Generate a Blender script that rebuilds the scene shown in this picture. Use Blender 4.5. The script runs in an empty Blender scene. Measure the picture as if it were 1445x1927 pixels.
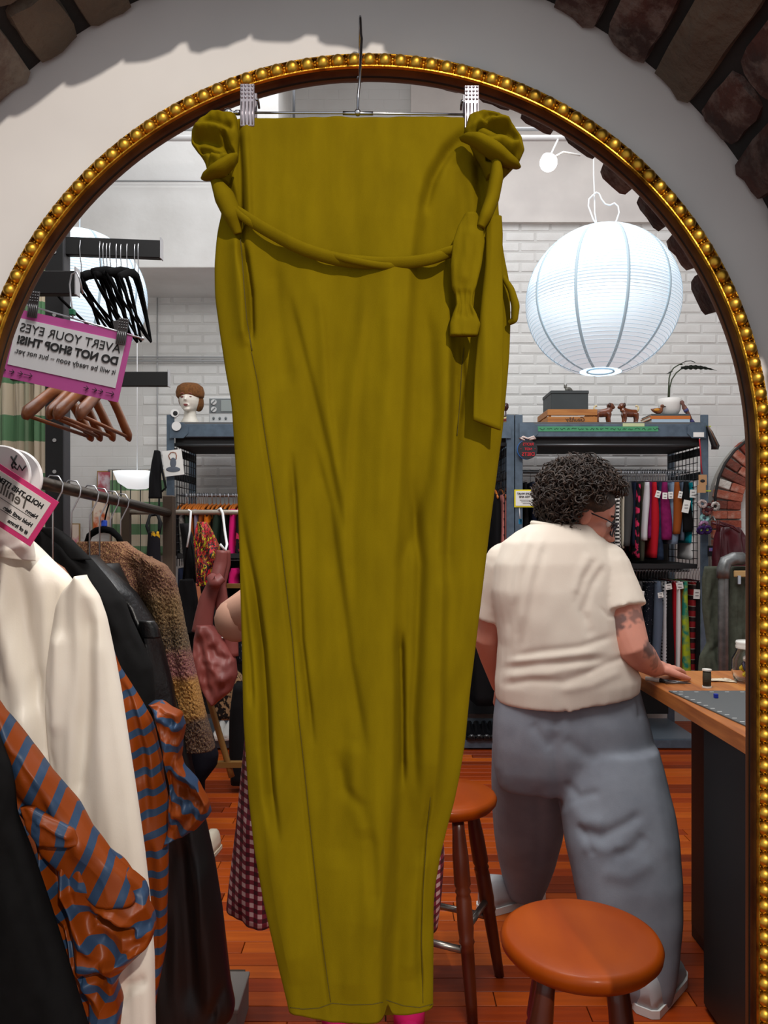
import bpy, bmesh, math, random
import numpy as np
from mathutils import Vector, Matrix, noise
random.seed(11)
rng = np.random.default_rng(5)
SC = bpy.context.scene
COL = SC.collection
PI = math.pi

# ---------------------------------------------------------------- camera, world, lights, exposure
F, CX, HY, CH = 1447.0, 722.5, 1000.0, 1.43      # focal length in pixels, centre column, horizon row, lens height (m)
def P(px, py, Z):
    """pixel of the 1445x1927 frame at depth Z -> point in the room"""
    return Vector(((px - CX) / F * Z, Z, CH + (HY - py) / F * Z))
cam = bpy.data.objects.new('camera', bpy.data.cameras.new('camera'))
COL.objects.link(cam)
cam.location = (0, 0, CH)
cam.rotation_euler = (PI / 2, 0, 0)
cam.data.sensor_width = 36
cam.data.lens = F / 1927 * 36
cam.data.shift_y = (HY - 963.5) / 1927
cam.data.clip_start = 0.02
SC.camera = cam
W = bpy.data.worlds.new('world'); SC.world = W; W.use_nodes = True
W.node_tree.nodes['Background'].inputs[0].default_value = (0.90, 0.95, 1.0, 1)
W.node_tree.nodes['Background'].inputs[1].default_value = 0.60
SC.view_settings.view_transform = 'Standard'
SC.view_settings.look = 'None'
SC.view_settings.gamma = 1
SC.view_settings.use_curve_mapping = False
SC.view_settings.exposure = 0.0
def lamp(name, kind, loc, energy, color=(1, 1, 1), size=0.1, target=None, **kw):
    d = bpy.data.lights.new(name, kind); o = bpy.data.objects.new(name, d); COL.objects.link(o)
    o.location = loc; d.energy = energy; d.color = color
    if kind == 'AREA':
        d.shape = 'RECTANGLE'; d.size = size; d.size_y = kw.get('size_y', size)
    else:
        d.shadow_soft_size = size
    if kind == 'SPOT':
        d.spot_size = kw.get('cone', 1.0); d.spot_blend = kw.get('blend', 0.4)
    if target is not None:
        o.rotation_euler = (Vector(target) - Vector(loc)).to_track_quat('-Z', 'Y').to_euler()
    return o
# track spot of the real shop behind the camera, high on the right: lights wall, frame and trousers
lamp('track_spot_light', 'SPOT', (0.95, -2.0, 3.40), 380, (1.0, 0.92, 0.83), 0.04, (-0.1, 1.0, 1.35), cone=0.95, blend=0.6)
# ceiling fluorescents of the shop, then a fill lamp
lamp('ceiling_and_fill_light', 'AREA', (0.4, 3.7, 4.6), 84, (0.97, 0.98, 1.0), 3.6, (0.4, 3.6, 0), size_y=2.6)
lamp('ceiling_and_fill_light', 'AREA', (0.05, 1.40, 3.8), 76, (1, 0.97, 0.93), 1.1, (0.25, 2.5, 0.9))  # added fill near the mirror wall, brightens blazer and person

# ---------------------------------------------------------------- helpers
def lin(c):
    return tuple((x / 12.92 if x <= 0.04045 else ((x + 0.055) / 1.055) ** 2.4) for x in (v / 255 for v in c)) + (1,)
MATS = {}
def mat(name, c, rough=0.7, metal=0.0, c2=None, scale=8.0, stretch=(1, 1, 1), lo=0.35, hi=0.65, bump=0.0, bscale=60.0, bstretch=(1, 1, 1),
        emit=0.0, ecol=None, coat=0.0, sheen=0.0, spec=None, detail=4.0, alpha=None, trans=0.0):
    if name in MATS: return MATS[name]
    m = bpy.data.materials.new(name); m.use_nodes = True; nt = m.node_tree; b = nt.nodes['Principled BSDF']
    b.inputs['Base Color'].default_value = lin(c); b.inputs['Roughness'].default_value = rough; b.inputs['Metallic'].default_value = metal
    if spec is not None: b.inputs['Specular IOR Level'].default_value = spec
    if coat: b.inputs['Coat Weight'].default_value = coat; b.inputs['Coat Roughness'].default_value = 0.15
    if sheen: b.inputs['Sheen Weight'].default_value = sheen; b.inputs['Sheen Roughness'].default_value = 0.5
    if trans: b.inputs['Transmission Weight'].default_value = trans; b.inputs['IOR'].default_value = 1.3
    if emit:
        b.inputs['Emission Color'].default_value = lin(ecol or c); b.inputs['Emission Strength'].default_value = emit
    tc = nt.nodes.new('ShaderNodeTexCoord')
    def nz(sc, st, det):
        mp = nt.nodes.new('ShaderNodeMapping'); mp.inputs['Scale'].default_value = st
        nt.links.new(tc.outputs['Object'], mp.inputs[0])
        n = nt.nodes.new('ShaderNodeTexNoise'); n.inputs['Scale'].default_value = sc; n.inputs['Detail'].default_value = det
        nt.links.new(mp.outputs[0], n.inputs['Vector']); return n
    if c2 is not None:
        n = nz(scale, stretch, detail)
        r = nt.nodes.new('ShaderNodeValToRGB'); r.color_ramp.elements[0].position = lo; r.color_ramp.elements[1].position = hi
        r.color_ramp.elements[0].color = lin(c); r.color_ramp.elements[1].color = lin(c2)
        nt.links.new(n.outputs[0], r.inputs[0]); nt.links.new(r.outputs[0], b.inputs['Base Color'])
    if bump:
        n = nz(bscale, bstretch, 5)
        bp = nt.nodes.new('ShaderNodeBump'); bp.inputs['Strength'].default_value = bump; bp.inputs['Distance'].default_value = 0.004
        nt.links.new(n.outputs[0], bp.inputs['Height']); nt.links.new(bp.outputs[0], b.inputs['Normal'])
    MATS[name] = m
    return m
def uvmat(name, fn, rough=0.7, **kw):
    """material whose base colour is built by fn(nodes, links, u, v) -> colour socket, from the UV map (metres of cloth)"""
    m = mat(name, (128, 128, 128), rough, **kw); nt = m.node_tree; b = nt.nodes['Principled BSDF']
    uv = nt.nodes.new('ShaderNodeUVMap'); sp = nt.nodes.new('ShaderNodeSeparateXYZ'); nt.links.new(uv.outputs[0], sp.inputs[0])
    nt.links.new(fn(nt, sp.outputs[0], sp.outputs[1]), b.inputs['Base Color'])
    return m
def mth(nt, op, a, b=0.0, c=None):
    n = nt.nodes.new('ShaderNodeMath'); n.operation = op
    for i, x in enumerate((a, b) if c is None else (a, b, c)):
        if hasattr(x, 'is_output'): nt.links.new(x, n.inputs[i])
        else: n.inputs[i].default_value = x
    return n.outputs[0]
def mixc(nt, f, a, b):
    n = nt.nodes.new('ShaderNodeMix'); n.data_type = 'RGBA'
    for s, x in ((n.inputs[0], f), (n.inputs[6], a), (n.inputs[7], b)):
        if hasattr(x, 'is_output'): nt.links.new(x, s)
        else: s.default_value = lin(x) if isinstance(x, tuple) and len(x) == 3 else x
    return n.outputs[2]

class M:
    def __init__(s): s.v = []; s.f = []; s.uv = []
    def add(s, vs, fs, uvs=None):
        o = len(s.v); s.v += [tuple(v) for v in vs]; s.uv += (uvs if uvs is not None else [(0, 0)] * len(vs))
        s.f += [tuple(i + o for i in f) for f in fs]; return s
    def box(s, c, size, rot=None, b=0.0):
        x, y, z = (d / 2 for d in size); c = Vector(c)
        if b <= 0:
            vs = [Vector((i * x, j * y, k * z)) for i in (-1, 1) for j in (-1, 1) for k in (-1, 1)]
            fs = [(0, 1, 3, 2), (4, 6, 7, 5), (0, 4, 5, 1), (2, 3, 7, 6), (0, 2, 6, 4), (1, 5, 7, 3)]
        else:
            vs = []; idx = {}
            for i in (-1, 1):
                for j in (-1, 1):
                    for k in (-1, 1):
                        for a, p in enumerate(((i * x, j * (y - b), k * (z - b)), (i * (x - b), j * y, k * (z - b)), (i * (x - b), j * (y - b), k * z))):
                            idx[(i, j, k, a)] = len(vs); vs.append(Vector(p))
            g = lambda *a: idx[a]; fs = []
            for i in (-1, 1):
                q = [(i, -1, -1), (i, 1, -1), (i, 1, 1), (i, -1, 1)]; fs.append([g(*t, 0) for t in (q if i > 0 else q[::-1])])
                q = [(-1, i, -1), (1, i, -1), (1, i, 1), (-1, i, 1)]; fs.append([g(*t, 1) for t in (q if i < 0 else q[::-1])])
                q = [(-1, -1, i), (1, -1, i), (1, 1, i), (-1, 1, i)]; fs.append([g(*t, 2) for t in (q if i > 0 else q[::-1])])
                for j in (-1, 1):
                    sg = i * j
                    for ax in range(3):
                        t1 = [(i, j, -1), (i, j, 1)] if ax == 2 else ([(i, -1, j), (i, 1, j)] if ax == 1 else [(-1, i, j), (1, i, j)])
                        a, bb = ((0, 1) if ax == 2 else ((0, 2) if ax == 1 else (1, 2)))
                        fs.append([g(*t1[0], a), g(*t1[0], bb), g(*t1[1], bb), g(*t1[1], a)])
                    for k in (-1, 1): fs.append([g(i, j, k, 0), g(i, j, k, 1), g(i, j, k, 2)])
        if rot is not None: vs = [rot @ v for v in vs]
        return s.add([v + c for v in vs], fs)
    def loft(s, rows, closed=True, cap=True, uvs=None):
        n = len(rows[0]); o = len(s.v)
        for r in rows: s.v += [tuple(p) for p in r]
        s.uv += ([u for r in uvs for u in r] if uvs is not None else [(0, 0)] * (n * len(rows)))
        for i in range(len(rows) - 1):
            for j in range(n if closed else n - 1):
                k = (j + 1) % n
                s.f.append((o + i * n + j, o + i * n + k, o + (i + 1) * n + k, o + (i + 1) * n + j))
        if cap and closed:
            s.f.append(tuple(o + j for j in range(n))[::-1]); s.f.append(tuple(o + (len(rows) - 1) * n + j for j in range(n)))
        return s
    def tube(s, pts, r, n=8, flat=1.0, closed=False, up=None):
        pts = [Vector(p) for p in pts]; m = len(pts); rows = []; prev = None
        for i, p in enumerate(pts):
            a = pts[i - 1] if (i or closed) else pts[0]; b = pts[(i + 1) % m] if (i < m - 1 or closed) else pts[-1]
            t = (b - a)
            if t.length < 1e-9: t = Vector((0, 0, 1))
            t.normalize()
            if prev is None:
                prev = Vector(up) if up is not None else (Vector((0, 0, 1)) if abs(t.z) < 0.9 else Vector((0, 1, 0)))
            nn = prev - t * prev.dot(t)
            if nn.length < 1e-6: nn = t.orthogonal()
            nn.normalize(); bb = t.cross(nn); prev = nn
            rr = r[i] if isinstance(r, (list, tuple)) else r
            rows.append([p + nn * (math.cos(2 * PI * j / n) * rr) + bb * (math.sin(2 * PI * j / n) * rr * flat) for j in range(n)])
        if closed: rows.append(rows[0])
        return s.loft(rows, True, not closed)
    def lathe(s, prof, n=24, mtx=None, cap=True):
        mtx = mtx or Matrix.Identity(4)
        return s.loft([[mtx @ Vector((r * math.cos(2 * PI * j / n), r * math.sin(2 * PI * j / n), z)) for j in range(n)] for r, z in prof], True, cap)
    def prism(s, out, t, mtx):
        """outline in local xz, thickness t along local y"""
        n = len(out)
        return s.add([mtx @ Vector((x, d, z)) for d in (-t / 2, t / 2) for x, z in out],
                     [tuple(range(n)), tuple(range(2 * n - 1, n - 1, -1))] + [(i, i + n, (i + 1) % n + n, (i + 1) % n) for i in range(n)])
    def ball(s, c, r, n=12, mtx=None):
        c = Vector(c); r = r if isinstance(r, (tuple, list)) else (r, r, r)
        rows = [[Vector((r[0] * math.sin(a) * math.cos(2 * PI * j / n), r[1] * math.sin(a) * math.sin(2 * PI * j / n), r[2] * math.cos(a))) for j in range(n)]
                for a in [PI * (0.02 + 0.96 * i / (n // 2 + 2)) for i in range(n // 2 + 3)]]
        return s.loft([[c + ((mtx @ v) if mtx else v) for v in w] for w in rows][::-1])
    def mesh(s, name, smooth=True):
        me = bpy.data.meshes.new(name); me.from_pydata(s.v, [], s.f)
        if any(u != (0, 0) for u in s.uv):
            l = me.uv_layers.new(name='UVMap'); vi = np.empty(len(me.loops), dtype=np.int64); me.loops.foreach_get('vertex_index', vi)
            l.data.foreach_set('uv', np.array(s.uv, dtype=np.float32)[vi].ravel())
        me.polygons.foreach_set('use_smooth', [smooth] * len(me.polygons)); me.update()
        return me
    def build(s, name, m, parent=None, smooth=True, sharp=None):
        return link(name, s.mesh(name, smooth), m, parent, sharp=sharp)
def link(name, me, m, parent=None, mtx=None, sharp=None):
    o = bpy.data.objects.new(name, me); COL.objects.link(o)
    if m is not None and not me.materials: me.materials.append(m)
    if sharp is not None and me.polygons: me.set_sharp_from_angle(angle=math.radians(sharp))
    if mtx is not None: o.matrix_basis = mtx
    if parent is not None:
        o.parent = parent
        if parent.type == 'EMPTY': o.matrix_parent_inverse = parent.matrix_basis.inverted()
    return o
def tag(o, label=None, cat=None, group=None, kind=None):
    for k, v in (('label', label), ('category', cat), ('group', group), ('kind', kind)):
        if v: o[k] = v
    return o
def thing(name, label, cat, loc=(0, 0, 0), group=None):
    o = bpy.data.objects.new(name, None); COL.objects.link(o); o.location = Vector(loc); o.empty_display_size = 0.05
    o.matrix_basis = Matrix.Translation(Vector(loc))
    return tag(o, label, cat, group)
def copy_thing(root, off, label=None):
    """a copy of a thing with copies of its parts and sub-parts, moved by off"""
    def cp(o, par):
        c = o.copy(); COL.objects.link(c); c.parent = par
        for ch in [x for x in bpy.data.objects if x.parent == o]: cp(ch, c)
        return c
    r = cp(root, None); r.matrix_basis = Matrix.Translation(Vector(off)) @ root.matrix_basis
    if label: r['label'] = label
    return r
def text_mesh(txt, size, bold=0.0, shear=0.0, mirror=True, align='CENTER'):
    c = bpy.data.curves.new('lettering', 'FONT'); c.body = txt; c.size = size; c.align_x = align; c.align_y = 'CENTER'; c.offset = bold; c.shear = shear
    c.extrude = 0.0004; o = bpy.data.objects.new('lettering', c); COL.objects.link(o)
    bpy.context.view_layer.update()
    me = bpy.data.meshes.new_from_object(o.evaluated_get(bpy.context.evaluated_depsgraph_get()))
    bpy.data.objects.remove(o); bpy.data.curves.remove(c)
    if mirror:
        me.transform(Matrix.Scale(-1, 4, (1, 0, 0))); me.flip_normals()
    me.materials.clear()
    return me
def fused(mb, voxel, smooth_it=4):
    """one continuous skin over overlapping lumps"""
    me = mb.mesh('tmp'); o = bpy.data.objects.new('tmp', me); COL.objects.link(o)
    r = o.modifiers.new('r', 'REMESH'); r.mode = 'VOXEL'; r.voxel_size = voxel
    s = o.modifiers.new('s', 'SMOOTH'); s.factor = 0.5; s.iterations = smooth_it
    bpy.context.view_layer.update()
    out = bpy.data.meshes.new_from_object(o.evaluated_get(bpy.context.evaluated_depsgraph_get()))
    bpy.data.objects.remove(o)
    out.polygons.foreach_set('use_smooth', [True] * len(out.polygons))
    return out
def crease(X, Y, pts, A, wl, wr=None):
    """signed ridge (A>0) or groove (A<0) along a polyline in pixels; different falloff on its two sides (left / right of travel downwards)"""
    wr = wl if wr is None else wr
    pts = np.array(pts, float); best = np.full(X.shape, 1e9); side = np.zeros(X.shape); T = np.zeros(X.shape)
    seg = np.hypot(*np.diff(pts, axis=0).T); tot = seg.sum(); acc = 0
    for i in range(len(pts) - 1):
        a, b = pts[i], pts[i + 1]; d = b - a; l2 = (d * d).sum()
        t = np.clip(((X - a[0]) * d[0] + (Y - a[1]) * d[1]) / l2, 0, 1)
        ex, ey = X - a[0] - t * d[0], Y - a[1] - t * d[1]; D = np.hypot(ex, ey)
        m = D < best
        best = np.where(m, D, best); side = np.where(m, d[0] * ey - d[1] * ex, side); T = np.where(m, (acc + t * seg[i]) / tot, T)
        acc += seg[i]
    w = np.where(side > 0, wl, wr)
    return A * np.exp(-(best / w) ** 2) * np.clip(np.minimum(T, 1 - T) * 7 + 0.12, 0, 1)
def fnoise(X, Y, sx, sy, seed=0.0):
    return np.array([noise.noise((x / sx, y / sy, seed)) for x, y in zip(X.ravel(), Y.ravel())]).reshape(X.shape)
def smoothint(y, tab):
    t = np.array(tab, float); ys = np.linspace(t[0, 0], t[-1, 0], 600); xs = np.interp(ys, t[:, 0], t[:, 1])
    k = np.hanning(19); k /= k.sum(); xp = np.pad(xs, 9, mode='reflect', reflect_type='odd'); xs = np.convolve(xp, k, 'valid')
    return np.interp(y, ys, xs)
def cloth(name, m, Lt, Rt, y0, y1, Z, thick, parent=None, nx=40, ny=60, folds=(), amp=0.004, sx=30, sy=220, seed=0.0, bot=None, top=None, dz=None, p=2.6, nback=12, uvrot=0.0, uvk=0.0):
    """a hanging piece of cloth: outline in pixels at depth Z, real thickness, folds towards the viewer"""
    v = np.linspace(0, 1, ny)[:, None]; u = np.sin(np.linspace(-1, 1, nx) * PI / 2 * 0.985)[None, :] / math.sin(PI / 2 * 0.985)
    yt = y0 + (top(u) if top else 0 * u); yb = y1 + (bot(u) if bot else 0 * u)
    Y = yt + (yb - yt) * v; yc = y0 + (y1 - y0) * v + 0 * u
    Lx = smoothint(Y, Lt); Rx = smoothint(Y, Rt); X = Lx + (Rx - Lx) * (u + 1) / 2
    D = thick * np.maximum(0, 1 - np.abs(u) ** p) ** (1 / p) + 0 * Y
    edge = np.clip((1 - np.abs(u)) * 6, 0, 1)
    D = D + amp * (fnoise(X, Y, sx, sy, seed) + 0.5 * fnoise(X, Y, sx * 0.45, sy * 0.6, seed + 5)) * edge
    for fo in folds: D = D + crease(X, Y, *fo) * edge
    if dz is not None: D = D + dz(X, Y)
    wx = (X - CX) / F * Z; wz = CH + (HY - Y) / F * Z; wy = Z - D
    ub = np.sin(np.linspace(0.93, -0.93, nback) * PI / 2)
    rows = []; uvs = []
    cr, sr = math.cos(uvrot), math.sin(uvrot)
    for i in range(ny):
        fr = [(wx[i, j], wy[i, j], wz[i, j]) for j in range(nx)]
        uf = [(wx[i, j] * cr + wz[i, j] * sr + 9, -wx[i, j] * sr + wz[i, j] * cr + 9 + uvk * D[i, j]) for j in range(nx)]
        bx = np.interp(ub, u[0], wx[i]); bz = np.interp(ub, u[0], wz[i]); bd = thick * (1 - np.abs(ub) ** p) ** (1 / p)
        off = np.interp(ub, u[0], dz(X, Y)[i]) if dz is not None else 0 * ub
        fr += [(a, Z + b * 0.8 - o, c) for a, b, c, o in zip(bx, bd, bz, off)]
        uf += [(a * cr + c * sr + 9, -a * sr + c * cr + 9) for a, c in zip(bx, bz)]
        rows.append(fr); uvs.append(uf)
    return M().loft(rows, True, True, uvs).build(name, m, parent)
# ---------------------------------------------------------------- materials of the setting
plaster = mat('plaster', (226, 221, 216), 0.9, c2=(212, 207, 203), scale=3, bump=0.10, bscale=25)
mortar_dark = mat('mortar_dark', (36, 34, 33), 0.95, bump=0.5, bscale=60)
def brickmat(n, c, c2, lo=0.4, hi=0.62, fl=None):
    m = mat(n, c, 0.92, c2=c2, scale=14, lo=lo, hi=hi, bump=1.0, bscale=38, detail=8); nt = m.node_tree; b = nt.nodes['Principled BSDF']
    nt.nodes['Bump'].inputs['Distance'].default_value = .012
    if fl:      # lime and paint remains in flakes
        tc = nt.nodes.new('ShaderNodeTexCoord'); oi = nt.nodes.new('ShaderNodeObjectInfo'); ad = nt.nodes.new('ShaderNodeVectorMath'); nt.links.new(tc.outputs['Object'], ad.inputs[0]); nt.links.new(oi.outputs['Location'], ad.inputs[1])
        nz = nt.nodes.new('ShaderNodeTexNoise'); nz.inputs['Scale'].default_value = 26; nz.inputs['Detail'].default_value = 9; nz.inputs['Roughness'].default_value = .68; nt.links.new(ad.outputs[0], nz.inputs['Vector'])
        r = nt.nodes.new('ShaderNodeValToRGB'); r.color_ramp.elements[0].position = .46; r.color_ramp.elements[1].position = .60; nt.links.new(nz.outputs[0], r.inputs[0])
        src = b.inputs['Base Color'].links[0].from_socket; nt.links.new(mixc(nt, mth(nt, 'MULTIPLY', r.outputs[0], .6), src, fl), b.inputs['Base Color'])
    return m
B_DARK = [brickmat('brick_oxblood', (62, 32, 29), (42, 27, 26), fl=(92, 78, 72)), brickmat('brick_brown', (74, 44, 36), (44, 31, 28), fl=(104, 92, 86)),
          brickmat('brick_flaked', (80, 48, 40), (58, 40, 36), fl=(126, 114, 106)), brickmat('brick_whitewashed', (128, 118, 106), (104, 92, 82), 0.4, 0.75, (84, 60, 52)),
          brickmat('brick_tan', (102, 90, 76), (86, 74, 62), 0.35, 0.7)]
whitepaint = mat('white_paint', (222, 222, 220), 0.75, c2=(205, 204, 201), scale=2.5, lo=0.42, hi=0.72, bump=0.25, bscale=30)
whitebrick = mat('painted_brick', (224, 224, 222), 0.7, c2=(210, 209, 206), scale=6, lo=0.45, hi=0.75, bump=0.45, bscale=38)
# ---------------------------------------------------------------- niche wall around the mirror
D0 = 1.0
MC = Vector((-0.019, D0, 1.527))          # springing centre of the mirror arch
def archpath(c, r, n=64, z0=0.0, step=0.05):
    pts = [(Vector((c.x - r, 0, z)), Vector((-1, 0, 0))) for z in np.linspace(z0, c.z, max(2, int((c.z - z0) / step)), endpoint=False)]
    for i in range(n + 1):
        a = PI - PI * i / n; d = Vector((math.cos(a), 0, math.sin(a))); pts.append((Vector((c.x, 0, c.z)) + d * r, d))
    pts += [(Vector((c.x + r, 0, z)), Vector((1, 0, 0))) for z in np.linspace(c.z, z0, max(2, int((c.z - z0) / step)))[1:]]
    return pts
def arch_slab(c, rin, ya, yb, x0, x1, ztop):
    ip = archpath(c, rin, 48, 0.0, 0.3); rows = []
    for p, n in ip:
        if n.z == 0: q = Vector((x0 if n.x < 0 else x1, 0, p.z))
        else:
            t = min([(x1 - p.x) / n.x if n.x > 1e-6 else 1e9, (x0 - p.x) / n.x if n.x < -1e-6 else 1e9, (ztop - p.z) / n.z if n.z > 1e-6 else 1e9]); q = p + n * t
        rows.append([Vector((p.x, ya, p.z)), Vector((q.x, ya, q.z)), Vector((q.x, yb, q.z)), Vector((p.x, yb, p.z))])
    return M().loft(rows)
tag(arch_slab(MC, 0.4985, D0, D0 + 0.010, -0.9, 0.9, 2.6).build('wall_front', plaster, smooth=False), 'white plastered niche wall around the gilt mirror', kind='structure')
BC = Vector((-0.0536, 0, 1.551)); BR = 0.615; BT = 0.105; YF = 0.755      # soffit circle, ring thickness, front plane of the brickwork
def brickwall_mat():
    m = mat('brickwork_far', (70, 42, 38), 0.95, bump=0.6, bscale=40); nt = m.node_tree
    bt = nt.nodes.new('ShaderNodeTexBrick'); tc = nt.nodes.new('ShaderNodeTexCoord'); mp = nt.nodes.new('ShaderNodeMapping'); mp.inputs['Rotation'].default_value = (PI / 2, 0, 0)
    nt.links.new(tc.outputs['Object'], mp.inputs[0]); nt.links.new(mp.outputs[0], bt.inputs['Vector'])
    bt.inputs['Color1'].default_value = lin((72, 40, 36)); bt.inputs['Color2'].default_value = lin((92, 58, 48)); bt.inputs['Mortar'].default_value = lin((40, 36, 35))
    bt.inputs['Scale'].default_value = 1.0; bt.inputs['Brick Width'].default_value = 0.225; bt.inputs['Row Height'].default_value = 0.078; bt.inputs['Mortar Size'].default_value = 0.006
    nt.links.new(bt.outputs['Color'], nt.nodes['Principled BSDF'].inputs['Base Color']); return m
BRICKWORK = brickwall_mat()
def brick_arch(root, ya, yb, seed, lim=0.0):
    """courses round the soffit: one brick through the depth, then two short ones; jambs below"""
    rnd = random.Random(seed); dep = yb - ya; cut = 0.43
    def shape(d, k):
        bm = bmesh.new(); bmesh.ops.create_cube(bm, size=1); bmesh.ops.subdivide_edges(bm, edges=bm.edges[:], cuts=3, use_grid_fill=True)
        for v in bm.verts:
            q = Vector((v.co.x * BT, v.co.y * d, v.co.z * .068)); e = [abs(c) > .49 for c in v.co]; s = sum(e)
            if s >= 2: q *= (1 - .0) ; q -= Vector([math.copysign(.0035 if s == 2 else .006, c) if f else 0 for c, f in zip(v.co, e)])
            v.co = q + Vector([noise.noise(q * 42 + Vector((seed + 3 * k, d * 99, 7 * w))) * .0042 for w in range(3)]) + Vector([noise.noise(q * 110 + Vector((seed + 3 * k, d * 9, 7 * w))) * .0022 for w in range(3)])
        me = bpy.data.meshes.new('brick'); bm.to_mesh(me); bm.free(); me.polygons.foreach_set('use_smooth', [True] * len(me.polygons)); me.set_sharp_from_angle(angle=.7); return me
    sh = {d: [shape(d, k) for k in range(4)] for d in (dep - .004, dep * cut - .010, dep * (1 - cut) - .008)}
    full, sa, sb = sh.keys(); variants = {}
    def put(d, pos, ang):
        q = rnd.randrange(4); mi = rnd.choices(range(5), (4, 3, 5, 1.6, 0.9))[0]
        if (d, q, mi) not in variants:
            c = sh[d][q].copy(); c.materials.clear(); c.materials.append(B_DARK[mi]); variants[(d, q, mi)] = c
        link('brick', variants[(d, q, mi)], None, root, Matrix.Translation(pos) @ Matrix.Rotation(-ang, 4, 'Y') @ Matrix.Rotation(rnd.uniform(-.012, .012), 4, 'Z'))
    stops = [(None, PI * (i + 0.5) / 25) for i in range(25)] + [(sd, BC.z - 0.039 - 0.0775 * k) for k in range(19) for sd in (-1, 1)]
    for i, (sd, a) in enumerate(stops):
        if lim and (sd is not None or a < lim): continue
        odd = (i % 2 == 0) if sd is None else ((i // 2) % 2 == 0); r = BR + BT / 2 + rnd.uniform(-.006, .004)
        pos = lambda y: Vector((BC.x + math.cos(a) * r, y, BC.z + math.sin(a) * r)) if sd is None else Vector((BC.x + sd * r, y, a))
        ang = a if sd is None else (0 if sd > 0 else PI)
        if odd: put(full, pos((ya + yb) / 2), ang)
        elif (i // 2) % 2: put(sa, pos(ya + dep * cut / 2), ang); put(sb, pos(yb - dep * (1 - cut) / 2), ang)
        else: put(sb, pos(ya + dep * (1 - cut) / 2), ang); put(sa, pos(yb - dep * cut / 2), ang)
wo = arch_slab(BC, BR + BT, YF + .004, D0, -2.0, 2.0, 2.9).build('wall_outer', BRICKWORK, smooth=False)
tag(wo, 'dark old brickwork around the niche, with a brick arch', kind='structure')
def ring(y0, y1, r0, r1, lim=-1): return M().loft([[Vector((p.x, y0, p.z)), Vector((p.x, y0, p.z)) + n * (r1 - r0), Vector((p.x, y1, p.z)) + n * (r1 - r0), Vector((p.x, y1, p.z))] for p, n in archpath(BC, r0, 48, 0, 0.3) if n.z > lim])
ring(YF + .012, D0 - 0.001, BR + 0.013, BR + BT).build('mortar', mortar_dark, wo, False)
brick_arch(wo, YF, D0 - 0.001, 3)
wi = ring(1.0115, 2 - YF - .012, BR + 0.013, BR + BT, .38).build('wall_inner', mortar_dark, None, False)
tag(wi, 'rough brick arch edge showing inside the mirror rim', kind='structure')
BC.z -= .010; brick_arch(wi, 1.0115, 2 - YF, 8, .40)
# ---------------------------------------------------------------- mirror frame
gold = mat('gilt', (226, 172, 58), 0.36, 1.0, c2=(120, 82, 20), scale=45, lo=0.4, hi=0.7, bump=0.25, bscale=160)
gold_chan = mat('gilt_rough', (216, 160, 50), 0.4, 1.0, c2=(70, 44, 10), scale=150, lo=0.42, hi=0.6, bump=1.0, bscale=210)
gold_in = mat('gilt_bronze', (112, 74, 32), 0.5, 0.8, c2=(78, 46, 22), scale=20, stretch=(1, 1, 1))
lipbrown = mat('bronze_lip', (110, 72, 40), 0.5, 0.6)
fr = thing('mirror_frame', 'tall arched gilt mirror frame edged with a row of gold beads', 'mirror', (MC.x, D0, 0))
def sweep(prof, name, m, n=120):
    path = archpath(MC, 0.513, n, 0.02, 0.2)
    rows = [[Vector((p.x, y, p.z)) + nn * (r - 0.513) for r, y in prof] for p, nn in path]
    return M().loft(rows).build(name, m, fr, True, sharp=35)
sweep([(.5165, .999), (.5165, .988), (.5152, .9845), (.5137, .9845), (.5125, .989), (.5004, .989), (.5004, .999)], 'channel', gold_chan)
sweep([(.5003, .990), (.5003, .9845), (.4990, .982), (.4976, .982), (.4963, .9845), (.4963, .990)], 'ridge', gold)
sweep([(.4961, .995), (.4961, .9855), (.4947, .9875), (.4938, .992), (.4938, .997), (.4961, .997)], 'inner_band', gold_in)
sweep([(.4957, .9972), (.4946, .9972), (.4946, 1.0022), (.4957, 1.0022)], 'shadow_gap', mat('gap_black', (18, 12, 8), 0.7))
sweep([(.4965, 1.0024), (.4938, 1.0024), (.4938, 1.006), (.4946, 1.012), (.4965, 1.016)], 'reflected_lip', lipbrown)  # reflection of the frame's inner band, built as a solid ring
bead = M().ball((0, 0, 0), (0.0089, 0.0085, 0.0089), 20).mesh('bead')
bead.materials.append(mat('gilt_bead', (236, 186, 74), 0.42, 1.0, c2=(190, 140, 46), scale=70, lo=0.35, hi=0.75, bump=0.12, bscale=120))
nb = 80
for i in range(nb + 1):
    a = PI * i / nb; link('bead', bead, None, fr, Matrix.Translation((MC.x + .5066 * math.cos(a), .9860, MC.z + .5066 * math.sin(a))))
for k in range(1, 75):
    for s in (-1, 1): link('bead', bead, None, fr, Matrix.Translation((MC.x + s * .5066, .9860, MC.z - .0199 * k)))
studs = M()
for i in range(nb):
    a = PI * (i + .5) / nb
    for rr, q in ((.5066, .0026), (.5025, .0019), (.5107, .0019)): studs.ball((MC.x + rr * math.cos(a), .9885, MC.z + rr * math.sin(a)), q, 6)
for k in range(74):
    for s in (-1, 1):
        for rr, q in ((.5066, .0026), (.5025, .0019), (.5107, .0019)): studs.ball((MC.x + s * rr, .9885, MC.z - .0199 * (k + .5)), q, 6)
tag(studs.build('stud_ornament', gold, fr), kind='stuff')
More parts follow.
